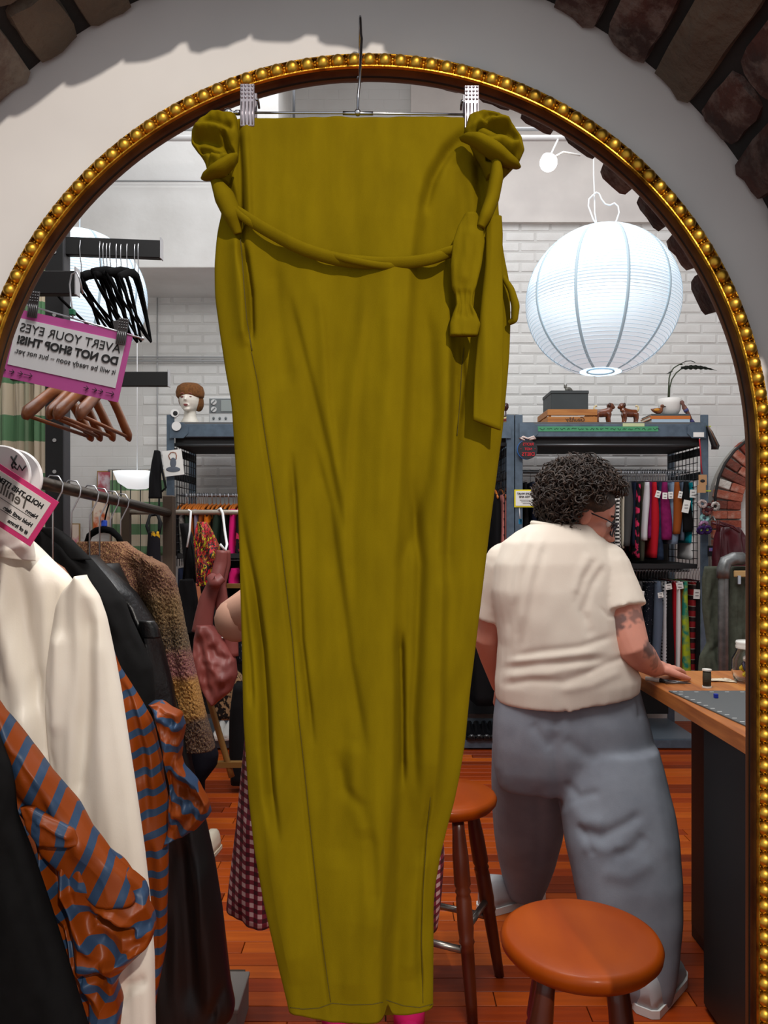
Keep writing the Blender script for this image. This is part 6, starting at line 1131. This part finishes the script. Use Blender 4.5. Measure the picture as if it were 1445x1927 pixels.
# ---------------------------------------------------------------- stools
stoolw = mat('stool_maple', (152, 66, 2), .45, spec=.16, c2=(128, 48, 1), scale=3.5, stretch=(2.5, .8, 1), lo=.3, hi=.7, coat=.06, bump=.04, bscale=60); stoold = mat('stool_leg', (92, 38, 14), .4, c2=(76, 28, 8), scale=6, coat=.2)
def stool(label, x, y, rot):
    t = thing('bar_stool', label, 'stool', (x, y, .011), 'round wooden bar stools'); T0 = Matrix.Translation((x, y, 0)); H_ = .62
    M().lathe([(.002, H_ - .046), (.120, H_ - .046), (.146, H_ - .040), (.158, H_ - .026), (.160, H_ - .014), (.155, H_ - .004), (.146, H_), (.10, H_ - .002), (.002, H_ - .003)], 64, T0).build('seat', stoolw, t)
    fe = []
    for k in range(4):
        a = rot + k * PI / 2; top_ = Vector((x + .088 * math.cos(a), y + .088 * math.sin(a), H_ - .04)); ft = Vector((x + .19 * math.cos(a), y + .19 * math.sin(a), .012)); ax = ft - top_
        prof = [(0, .018), (.08, .019), (.2, .024), (.34, .025), (.36, .020), (.375, .024), (.39, .020), (.41, .023), (.55, .024), (.60, .021), (.615, .024), (.63, .020), (.75, .019), (.9, .017), (1.0, .015)]
        M().tube([top_ + ax * f for f, _ in prof], [r for _, r in prof], 14).build('leg', stoold, t); fe.append((top_, ax))
    for k, f in ((0, .66), (1, .56), (2, .66), (3, .56)):
        p, q = fe[k], fe[(k + 1) % 4]; M().tube([p[0] + p[1] * f, q[0] + q[1] * f], .0105, 10).build('foot_rail', mat('stool_steel', (150, 146, 140), .3, .9), t)
    return t
stool('round wooden bar stool in front, its whole seat showing', .396, 1.55, .55)
stool('round wooden bar stool partly hidden behind the olive trousers', .190, 2.39, .35)
# ---------------------------------------------------------------- person at the counter
def ring_(c, rx, ry, n=20, tilt=None, sq=1.0):
    o = []
    for j in range(n):
        a = 2 * PI * j / n; v = Vector((rx * math.copysign(abs(math.cos(a)) ** sq, math.cos(a)), ry * math.copysign(abs(math.sin(a)) ** sq, math.sin(a)), 0)); o.append(Vector(c) + (tilt @ v if tilt else v))
    return o
def limb(m, pts, n=16):
    """tapered limb: (point, radius)"""
    q = []; R = []
    for i in range(len(pts) - 1):
        for k in range(4): f = k / 4; q.append(pts[i][0].lerp(pts[i + 1][0], f)); R.append(pts[i][1] * (1 - f) + pts[i + 1][1] * f)
    q.append(pts[-1][0]); R.append(pts[-1][1]); m.tube(q, R, n); m.ball(pts[0][0], pts[0][1] * .98, 12); m.ball(pts[-1][0], pts[-1][1] * .98, 12); return m
def hand(m, w, fw, upv, s=1.0, curl=.5, spread=.12, thumb=1):
    """palm and five fingers; w wrist, fw direction of the fingers, upv back of the hand"""
    fw = fw.normalized(); sd = fw.cross(upv).normalized(); nu = sd.cross(fw).normalized()
    limb(m, [(w, .026 * s), (w + fw * .03 * s, .026 * s)])
    for k, o in enumerate((-.030, -.010, .010, .029)):
        a = w + fw * .035 * s + sd * o * .8 * s; b = w + fw * .090 * s + sd * o * s; limb(m, [(a, .015 * s), (b, .0115 * s)], 10)
        L = (.062, .074, .070, .054)[k] * s; d = (fw + sd * o * spread * 12).normalized(); p = b; seg = (.45, .32, .23); ag = 0
        chain = [(p, .0098 * s)]
        for q, sg in enumerate(seg): ag += curl * (.5 if q == 0 else .8); dd = (d * math.cos(ag) - nu * math.sin(ag)); p = p + dd * L * sg; chain.append((p, (.0090, .0082, .0068)[q] * s))
        limb(m, chain, 10)
    th = w + fw * .028 * s - sd * thumb * .026 * s; t1 = th + (fw * .6 - sd * thumb * .75 - nu * .2).normalized() * .040 * s; t2 = t1 + (fw * .95 - sd * thumb * .2 - nu * .25).normalized() * .032 * s; t3 = t2 + (fw - nu * .2).normalized() * .022 * s
    limb(m, [(th, .016 * s), (t1, .0125 * s), (t2, .0105 * s), (t3, .0078 * s)], 10)
def head_matrix(c, fwd, roll=0.0):
    f = Vector(fwd).normalized(); r = f.cross(Vector((0, 0, 1))).normalized(); u = r.cross(f)
    return Matrix.Translation(c) @ Matrix(((r.x, f.x, u.x, 0), (r.y, f.y, u.y, 0), (r.z, f.z, u.z, 0), (0, 0, 0, 1))) @ Matrix.Rotation(roll, 4, 'Y')
def head(m, Mx):
    V = lambda x, y, z: Mx @ Vector((x, y, z)); rot = Mx.to_3x3()
    m.ball(V(0, -.010, .030), (.078, .098, .092), 22, rot); m.ball(V(0, .018, -.030), (.064, .074, .080), 20, rot); m.ball(V(0, .052, -.088), (.034, .034, .026), 14, rot)
    for s in (-1, 1):
        m.ball(V(s * .040, .052, -.030), (.030, .030, .034), 12, rot); m.ball(V(s * .079, -.006, -.008), (.009, .020, .032), 12, rot); m.ball(V(s * .034, .050, -.075), (.030, .034, .024), 12, rot)
    m.tube([V(0, .082, .012), V(0, .096, -.012), V(0, .112, -.034), V(0, .098, -.044)], [.010, .012, .0155, .012], 10); m.ball(V(.013, .096, -.038), .010, 8); m.ball(V(-.013, .096, -.038), .010, 8)
    m.ball(V(0, .084, -.064), (.024, .014, .008), 10, rot); m.ball(V(0, .082, -.074), (.020, .014, .008), 10, rot)
    m.ball(V(0, .068, .030), (.055, .024, .014), 12, rot)
def eyes(par, Mx, skinm):
    for s in (-1, 1):
        V = lambda x, y, z: Mx @ Vector((x, y, z)); e = M().ball(V(s * .031, .074, .006), .0125, 12).build('eye', mat('eye_white', (226, 222, 218), .3), par); M().ball(V(s * .031, .0845, .005), .0055, 10).build('iris', mat('iris_brown', (58, 36, 24), .3), e)
        M().tube([V(s * .016, .088, .030), V(s * .034, .086, .036), V(s * .052, .072, .030)], .0038, 6).build('eyebrow', mat('brow_dark', (48, 34, 28), .8), par)
    M().tube([Mx @ Vector(q) for q in ((-.022, .094, -.069), (0, .100, -.067), (.022, .094, -.069))], .0042, 6).build('lips', mat('lip_pink', (172, 98, 90), .5), par)
skin = mat('skin', (206, 142, 122), .55, c2=(196, 126, 108), scale=12)
def tattoo_skin():
    m = mat('skin_tattooed', (204, 138, 118), .55); nt = m.node_tree; b = nt.nodes['Principled BSDF']; b.inputs['Subsurface Weight'].default_value = .1; b.inputs['Subsurface Radius'].default_value = (.01, .004, .002)
    at = nt.nodes.new('ShaderNodeAttribute'); at.attribute_name = 'tattoo'; nt.links.new(mixc(nt, at.outputs['Fac'], (208, 142, 122), (62, 58, 62)), b.inputs['Base Color']); return m
pn = thing('person', 'person with curly dark hair, cream T-shirt and grey trousers leaning at the counter', 'person', P(1090, 1850, 2.5))
hips = P(1075, 1400, 2.60); chest = P(1060, 1130, 2.60); neck = P(1052, 1003, 2.60); hc_ = P(1100, 972, 2.60)
HM = head_matrix(hc_, (.90, -.10, -.42), -.05)
shR, elR, wrR = P(1150, 1085, 2.56), P(1192, 1222, 2.46), P(1232, 1258, 2.56)
shL, elL, wrL = P(955, 1070, 2.66), P(918, 1200, 2.72), P(940, 1290, 2.86)
body = M(); head(body, HM); limb(body, [(HM @ Vector((0, -.035, -.06)), .058), (neck, .064), (neck + Vector((0, 0, -.07)), .075)])
body.loft([ring_(c, rx, ry, 24) for c, rx, ry in ((P(1055, 1015, 2.6), .10, .07), (P(1052, 1060, 2.6), .185, .11), (chest, .20, .13), (P(1060, 1220, 2.6), .205, .15), (P(1066, 1300, 2.6), .22, .16), (hips, .225, .16), (P(1070, 1470, 2.6), .19, .13))])
limb(body, [(shR, .066), (shR.lerp(elR, .5), .062), (elR, .052), (elR.lerp(wrR, .4), .049), (wrR, .030)]); limb(body, [(shL, .066), (shL.lerp(elL, .5), .060), (elL, .052), (elL.lerp(wrL, .4), .046), (wrL, .030)])
hand(body, wrR, Vector((.80, .55, -.06)), Vector((.1, -.1, 1)), 1.0, .55, .10, -1); hand(body, wrL, Vector((.5, .5, -.5)), Vector((-.5, .3, .6)), 1.0, .5, .1, 1)
footR, footL = Vector((P(1235, 1900, 2.33).x, 2.33, .10)), Vector((P(975, 1690, 2.93).x, 2.93, .10)); hpR, hpL = P(1135, 1440, 2.54), P(1005, 1430, 2.66); knR, knL = P(1180, 1640, 2.44), P(995, 1560, 2.78)
for h_, k_, f_ in ((hpR, knR, footR), (hpL, knL, footL)): limb(body, [(h_, .10), (k_, .068), (k_.lerp(f_, .35), .062), (f_, .042)])
bme = fused(body, .0045, 5); bo = link('body', bme, tattoo_skin(), pn)
at = bme.attributes.new('tattoo', 'FLOAT', 'POINT'); co = np.empty(len(bme.vertices) * 3); bme.vertices.foreach_get('co', co); co = co.reshape(-1, 3); pxx = CX + co[:, 0] / co[:, 1] * F; pyy = HY - (co[:, 2] - CH) / co[:, 1] * F
tv = np.zeros(len(co))
for (x, y, rx, ry, s_) in ((1160, 1172, 26, 16, 1.0), (1196, 1160, 20, 12, .8), (1222, 1222, 13, 17, 1.0), (1232, 1248, 8, 16, .6), (1150, 1190, 14, 14, .8)):
    d = ((pxx - x) / rx) ** 2 + ((pyy - y) / ry) ** 2; near = d < 2.5; idx = np.where(near)[0]
    nn = np.array([noise.noise(Vector(co[i]) * 70) for i in idx]) if len(idx) else np.zeros(0); tv[idx] = np.maximum(tv[idx], np.clip(1.35 - d[idx] + nn * 1.2, 0, 1) * s_ * .8)
at.data.foreach_set('value', tv.astype(np.float32))
eyes(bo, HM, skin)
GV = lambda x, y, z: HM @ Vector((x, y, z)); gr = mat('glasses_frame', (26, 28, 44), .3); gls = M()
for s in (-1, 1):
    gls.tube([GV(s * .034 + .027 * math.cos(2 * PI * k / 24), .106 - .010 * abs(math.cos(2 * PI * k / 24)), -.002 + .024 * math.sin(2 * PI * k / 24)) for k in range(24)], .0026, 6, closed=True); gls.tube([GV(s * .061, .098, .008), GV(s * .078, .06, .010), GV(s * .083, .0, .008)], .0022, 6)
gls.tube([GV(-.008, .108, .002), GV(.008, .108, .002)], .0024, 6); go_ = gls.build('glasses', gr, pn)
for s in (-1, 1): M().lathe([(.0005, -.0006), (.025, -.0006), (.025, .0006), (.0005, .0006)], 20, HM @ Matrix.Translation((s * .034, .102, -.002)) @ Matrix.Rotation(PI / 2, 4, 'X')).build('lens', mat('lens_glass', (240, 244, 250), .05, trans=1.0), go_)
# curly hair
hairm = mat('hair_dark', (36, 26, 21), .6, c2=(74, 54, 40), scale=60, lo=.45, hi=.75); hr = M(); rh = random.Random(12); rot = HM.to_3x3()
hr.ball(HM @ Vector((0, -.038, .062)), (.106, .112, .088), 22, rot); hr.ball(HM @ Vector((0, -.078, -.002)), (.098, .066, .080), 18, rot)
cnt = 0
while cnt < 1700:
    th, ph = rh.uniform(0, 2 * PI), math.acos(rh.uniform(-.95, 1)); d = Vector((math.sin(ph) * math.cos(th), math.sin(ph) * math.sin(th), math.cos(ph)))
    if d.y > .32 and d.z < .60: continue
    if d.y > -.05 and d.z < .05: continue
    base = Vector((d.x * .114, d.y * .128 - .034, d.z * .112 + .046)) * rh.uniform(.97, 1.08); dirn = (d * .7 + Vector((rh.uniform(-.7, .7), rh.uniform(-.7, .7), rh.uniform(-.8, .3)))).normalized(); side = dirn.orthogonal().normalized(); b2 = dirn.cross(side); r_ = rh.uniform(.008, .016); L = rh.uniform(.022, .048); ph0 = rh.uniform(0, 6.28); tn = rh.uniform(1.0, 1.9)
    hr.tube([HM @ (base + dirn * L * f + (side * math.cos(ph0 + tn * 2 * PI * f) + b2 * math.sin(ph0 + tn * 2 * PI * f)) * r_) for f in [k / 9 for k in range(10)]], [.0026, .0032, .0034, .0034, .0033, .0031, .0029, .0026, .002, .0008], 5); cnt += 1
hr.build('hair', hairm, pn)
# T-shirt
tee = mat('tee_cream', (228, 218, 204), .9, spec=.1, c2=(222, 210, 196), scale=6, bump=.06, bscale=300)
ts = M(); sec = []
for py, xl, xr_, ry, dx in ((986, 1000, 1108, .085, 0), (1000, 972, 1124, .105, 0), (1020, 946, 1140, .13, 0), (1060, 928, 1160, .155, 0), (1110, 924, 1166, .172, 0), (1160, 932, 1168, .182, 0), (1210, 938, 1176, .190, 0), (1250, 936, 1190, .196, 0), (1285, 932, 1200, .198, 0), (1312, 934, 1196, .196, 0)):
    a_, b_ = P(xl, py, 2.6), P(xr_, py, 2.6); tlt = Matrix.Rotation(0.14 * max(0, (py - 1150) / 160), 3, 'Y'); sec.append(ring_((a_ + b_) / 2, (b_.x - a_.x) / 2, ry, 30, None, .85))
bot = sec[-1]; sec[-1] = [v + Vector((0, 0, .055 * ((v.x - bot[0].x) / .48 + .55) if v.x > P(1060, 0, 2.6).x else -.01)) for v in bot]; sec[-2] = [v + Vector((0, 0, .03 * max(0, (v.x - P(1060, 0, 2.6).x) / .25))) for v in sec[-2]]
ts.loft(sec)
def sleeve(p0, p1, r0, r1):
    limb(ts, [(p0, r0), (p0.lerp(p1, .5), (r0 + r1) / 2)]); ax = (p1 - p0).normalized(); ts.tube([p0.lerp(p1, f) for f in (.4, .7, .9, 1.0)], [(r0 + r1) / 2, r1, r1 * 1.02, r1 * 1.04], 20)
sleeve(P(1138, 1066, 2.57), P(1163, 1150, 2.525), .084, .092); sleeve(P(952, 1062, 2.64), P(924, 1160, 2.70), .078, .072)
tme = fused(ts, .006, 9)
def px_of(me):
    co = np.empty(len(me.vertices) * 3); me.vertices.foreach_get('co', co); co = co.reshape(-1, 3); nr = np.empty(len(me.vertices) * 3); me.vertices.foreach_get('normal', nr)
    return co, nr.reshape(-1, 3), CX + co[:, 0] / co[:, 1] * F, HY - (co[:, 2] - CH) / co[:, 1] * F
def wrinkle(me, folds, amp, sx, sy, seed, fs=1.0):
    co, nr, x, y = px_of(me); D = amp * np.array([noise.noise((a / sx, b / sy, seed)) for a, b in zip(x, y)]); fr_ = (nr[:, 1] < .25).astype(float) * fs
    for fo_ in folds: D = D + crease(x, y, *fo_) * fr_
    co = co + nr * D[:, None]; me.vertices.foreach_set('co', co.ravel()); me.update()
wrinkle(tme, [([(985, 1000), (965, 1060), (958, 1130), (955, 1200)], -.010, 8), ([(1010, 1005), (985, 1080), (972, 1160), (968, 1220)], -.009, 8), ([(1030, 1010), (1008, 1090), (990, 1180), (975, 1240)], -.010, 9), ([(998, 1003), (976, 1070), (965, 1140)], .008, 9), ([(1020, 1010), (996, 1090), (980, 1180)], .008, 9),
              ([(1125, 1050), (1098, 1090), (1085, 1130)], -.010, 8), ([(1140, 1060), (1115, 1100), (1098, 1150), (1110, 1180)], -.012, 8), ([(1108, 1040), (1092, 1080), (1082, 1120)], .008, 9), ([(960, 1236), (1020, 1226), (1090, 1218), (1160, 1196)], -.010, 7), ([(945, 1258), (1010, 1250), (1080, 1246), (1150, 1238)], -.012, 8), ([(950, 1247), (1040, 1238), (1130, 1226)], .010, 8),
              ([(940, 1290), (1000, 1280), (1060, 1284), (1120, 1262)], -.010, 8), ([(945, 1274), (1030, 1268), (1110, 1250)], .008, 8), ([(1100, 1270), (1140, 1250), (1180, 1235)], -.010, 7), ([(1050, 1300), (1110, 1290), (1170, 1262)], .008, 9), ([(1128, 1140), (1145, 1160), (1160, 1160), (1195, 1130)], -.006, 4), ([(1085, 1120), (1100, 1170), (1115, 1200)], -.008, 10)], .0025, 34, 50, 1.0, .42)
tso = link('t_shirt', tme, tee, pn)
nk = M().tube([P(1054, 991, 2.6) + Vector((.092 * math.cos(2 * PI * k / 30), .078 * math.sin(2 * PI * k / 30), -.012 * math.cos(2 * PI * k / 30) + .004 * math.sin(2 * PI * k / 30))) for k in range(30)], .009, 8, closed=True).build('collar', tee, tso)
# trousers
gt_ = mat('trousers_grey', (140, 147, 158), .9, spec=.1, c2=(128, 134, 145), scale=10, bump=.08, bscale=250)
tm_ = M(); sec = []
for py, xl, xr_, ry in ((1282, 945, 1196, .16), (1310, 934, 1204, .172), (1350, 928, 1216, .185), (1400, 927, 1226, .188), (1440, 930, 1230, .178), (1480, 940, 1228, .150)): a_, b_ = P(xl, py, 2.6), P(xr_, py, 2.6); sec.append(ring_((a_ + b_) / 2, (b_.x - a_.x) / 2, ry, 28, None, .85))
tm_.loft(sec)
def leg(rows): tm_.loft([ring_((P(xl, py, Z) + P(xr_, py, Z)) / 2, (P(xr_, py, Z).x - P(xl, py, Z).x) / 2, ry, 24, None, .85) for py, xl, xr_, Z, ry in rows])
leg([(1400, 1045, 1232, 2.56, .16), (1460, 1048, 1248, 2.52, .155), (1520, 1054, 1264, 2.48, .145), (1580, 1064, 1274, 2.45, .138), (1650, 1078, 1279, 2.42, .132), (1720, 1092, 1279, 2.40, .126), (1790, 1110, 1274, 2.38, .118), (1840, 1135, 1268, 2.36, .105), (1872, 1170, 1260, 2.35, .085), (1884, 1196, 1250, 2.35, .06)])
leg([(1400, 927, 1060, 2.66, .15), (1460, 926, 1062, 2.70, .145), (1520, 926, 1062, 2.76, .135), (1570, 930, 1056, 2.81, .125), (1620, 938, 1044, 2.86, .11), (1660, 946, 1030, 2.90, .095), (1686, 954, 1018, 2.92, .08)])
gme = fused(tm_, .007, 26)
wrinkle(gme, [([(1040, 1370), (1046, 1430), (1050, 1490), (1052, 1530)], -.020, 12), ([(1060, 1390), (1100, 1420), (1130, 1430)], -.010, 12), ([(1000, 1360), (1020, 1390), (1038, 1410)], -.010, 10), ([(1062, 1470), (1090, 1500), (1130, 1490)], -.012, 9), ([(1075, 1510), (1100, 1545), (1140, 1550)], .012, 14), ([(1085, 1560), (1130, 1575), (1180, 1550), (1210, 1530)], -.016, 11), ([(1090, 1590), (1140, 1600), (1180, 1590)], .014, 14), ([(1085, 1550), (1105, 1580), (1118, 1612)], -.012, 7), ([(1150, 1610), (1190, 1600), (1215, 1570)], -.014, 12), ([(1130, 1640), (1180, 1650), (1230, 1620)], .012, 16), ([(1215, 1440), (1240, 1520), (1255, 1620)], .008, 16), ([(1195, 1300), (1203, 1330), (1206, 1355)], -.012, 4, 6), ([(950, 1450), (960, 1540), (975, 1640)], .010, 16), ([(1010, 1480), (1015, 1560), (1010, 1640)], -.012, 12), ([(1060, 1330), (1050, 1350), (1042, 1372)], -.008, 8)], .003, 60, 60, 2.0, .42)
link('trousers', gme, gt_, pn)
snk = mat('sneaker_grey', (176, 178, 182), .6); whs = mat('sole_white', (216, 216, 214), .5)
def pshoe(o, ang, s):
    mt = Matrix.Translation(o) @ Matrix.Rotation(ang, 4, 'Z') @ Matrix.Scale(s, 4); rows = [[mt @ Vector((x, w * math.copysign(abs(math.cos(a)) ** .7, math.cos(a)), .02 + (h * max(0, math.sin(a))))) for a in [2 * PI * k / 18 for k in range(18)]] for x, w, h in ((-.10, .02, .06), (-.09, .034, .10), (-.05, .04, .105), (0, .04, .09), (.05, .044, .065), (.10, .048, .052), (.145, .046, .044), (.17, .032, .034), (.182, .014, .024))]
    sh2 = M().loft(rows).build('shoe', snk, pn); out = [(x, w + .005) for x, w in ((-.105, .018), (-.09, .036), (-.03, .041), (.05, .046), (.12, .050), (.165, .038), (.19, .012))]; M().loft([[mt @ Vector((x, w, z)) for x, w in out + [(x, -w) for x, w in out[::-1]]] for z in (0, .024)]).build('sole', whs, sh2, sharp=40)
pshoe(Vector((footR.x + .0, footR.y + .0, .012)), .9, 1.0); pshoe(Vector((footL.x - .06, footL.y - .02, .012)), .55, 1.05)
# ---------------------------------------------------------------- the photographer, almost hidden behind the olive trousers
ph = thing('person', 'person in red gingham dress and pink tights taking the photo behind the olive trousers', 'person', (-.13, 2.06, .012))
CXp = -.13; YP = 2.10; V3 = lambda x, y, z: Vector((CXp + x, YP + y, z))
pb = M(); HP = head_matrix(V3(.04, 0, 1.50), (.10, -1, -.06)); head(pb, HP); limb(pb, [(V3(.035, .03, 1.44), .055), (V3(.02, .04, 1.36), .058), (V3(.01, .04, 1.30), .07)])
pb.loft([ring_(V3(x, .04, z), rx, ry, 20) for x, z, rx, ry in ((.01, 1.31, .09, .06), (.01, 1.27, .17, .09), (0, 1.15, .17, .11), (0, 1.0, .15, .10), (0, .88, .18, .12), (0, .76, .18, .12))])
wr1, wr2 = V3(.205, -.24, 1.36), V3(.045, -.24, 1.36)
for sh0, el0, wr0 in ((V3(.18, .03, 1.25), V3(.235, -.05, 1.02), wr1), (V3(-.17, .03, 1.25), V3(-.262, -.05, 1.195), wr2)): limb(pb, [(sh0, .055), (el0, .044), (el0.lerp(wr0, .4), .042), (wr0, .027)])
hand(pb, wr1, Vector((-.4, -.1, .8)), Vector((1, .1, .3)), .9, .9, .05, -1); hand(pb, wr2, Vector((.4, -.1, .8)), Vector((-1, .1, .3)), .9, .9, .05, 1)
for s in (-1, 1): limb(pb, [(V3(s * .09 + .03, .04, .80), .085), (V3(s * .10 + .08, .03, .47), .06), (V3(s * .10 + .10, .04, .32), .055), (V3(s * .10 + .10, .05, .10), .038)])
po = link('body', fused(pb, .0055, 5), skin, ph); eyes(po, HP, skin)
def ging(nt, u, v):
    a = mth(nt, 'GREATER_THAN', mth(nt, 'FRACT', mth(nt, 'MULTIPLY', u, 44)), .5); b = mth(nt, 'GREATER_THAN', mth(nt, 'FRACT', mth(nt, 'MULTIPLY', v, 44)), .5); s = mth(nt, 'MULTIPLY', mth(nt, 'ADD', a, b), .5)
    c = mixc(nt, mth(nt, 'GREATER_THAN', s, .25), (206, 170, 168), (124, 30, 48)); return mixc(nt, mth(nt, 'GREATER_THAN', s, .75), c, (66, 10, 22))
gm = uvmat('red_gingham', ging, .85)
cloth('dress', gm, [(900, 520), (1000, 500), (1150, 482), (1300, 472), (1440, 457), (1550, 446), (1650, 434), (1704, 428)], [(900, 720), (1000, 735), (1150, 745), (1300, 770), (1440, 800), (1550, 830), (1600, 836), (1680, 830), (1745, 822)], 1010, 1700, 2.08, .15, ph, 90, 60, [([(600, 1300), (590, 1500), (570, 1690)], -.05, 30), ([(700, 1300), (710, 1500), (730, 1700)], -.05, 30), ([(480, 1500), (462, 1690)], .02, 14)], .03, 40, 400, 2.0, bot=lambda u: 34 * np.clip(u, 0, 1) ** 2 - 3 * np.clip(-u, 0, 1))
sl = mat('sleeve_beige', (196, 150, 128), .8)
for sgn, sh0, el0, wr0 in ((1, V3(.18, .03, 1.25), V3(.235, -.05, 1.02), wr1), (-1, V3(-.17, .03, 1.25), V3(-.262, -.05, 1.195), wr2)): M().tube([sh0, sh0.lerp(el0, .5), el0, el0.lerp(wr0, .25), el0.lerp(wr0, .7)], [.068, .066, .060, .054, .044], 18).ball(el0, .059, 14).build('sleeve', sl, ph)
tights = mat('pink_tights', (224, 30, 120), .7)
for s in (-1, 1): M().tube([V3(s * .09 + .03, .04, .78), V3(s * .10 + .08, .03, .47), V3(s * .10 + .10, .04, .32), V3(s * .10 + .10, .05, .10), V3(s * .10 + .10, .05, .06)], [.092, .067, .061, .045, .044], 18).build('tights', tights, ph); sh3 = M().loft([[V3(s * .10 + .10 + w * math.cos(a), y, .014 + (h * max(0, math.sin(a)))) for a in [2 * PI * k / 16 for k in range(16)]] for y, w, h in ((.12, .02, .05), (.10, .036, .09), (.04, .04, .09), (-.04, .044, .06), (-.10, .045, .045), (-.14, .02, .03))]).build('shoe', tights, ph)
hb = M().ball(HP @ Vector((0, -.022, .056)), (.092, .100, .092), 20, HP.to_3x3()).ball(HP @ Vector((-.07, -.01, -.02)), (.028, .05, .10), 14, HP.to_3x3()).ball(HP @ Vector((.07, -.01, -.02)), (.028, .05, .10), 14, HP.to_3x3()).ball(HP @ Vector((0, -.06, -.05)), (.085, .055, .10), 16, HP.to_3x3())
hb.build('hair', mat('hair_brown', (70, 46, 32), .6, c2=(50, 32, 22), scale=60, stretch=(4, 4, .5)), ph)
fn = thing('smartphone', 'black smartphone held up behind the olive trousers', 'phone', V3(.125, -.285, 1.36)); M().box(V3(.125, -.285, 1.43), (.075, .009, .155), b=.004).build('case', mat('phone_black', (20, 20, 24), .3), fn, False); M().box(V3(.125, -.279, 1.43), (.068, .002, .145)).build('screen', mat('phone_screen', (50, 60, 70), .2), fn, False); M().lathe([(.0005, 0), (.007, 0), (.007, .003), (.0005, .003)], 14, Matrix.Translation(V3(.105, -.290, 1.485)) @ Matrix.Rotation(PI / 2, 4, 'X')).build('lens', gun, fn)
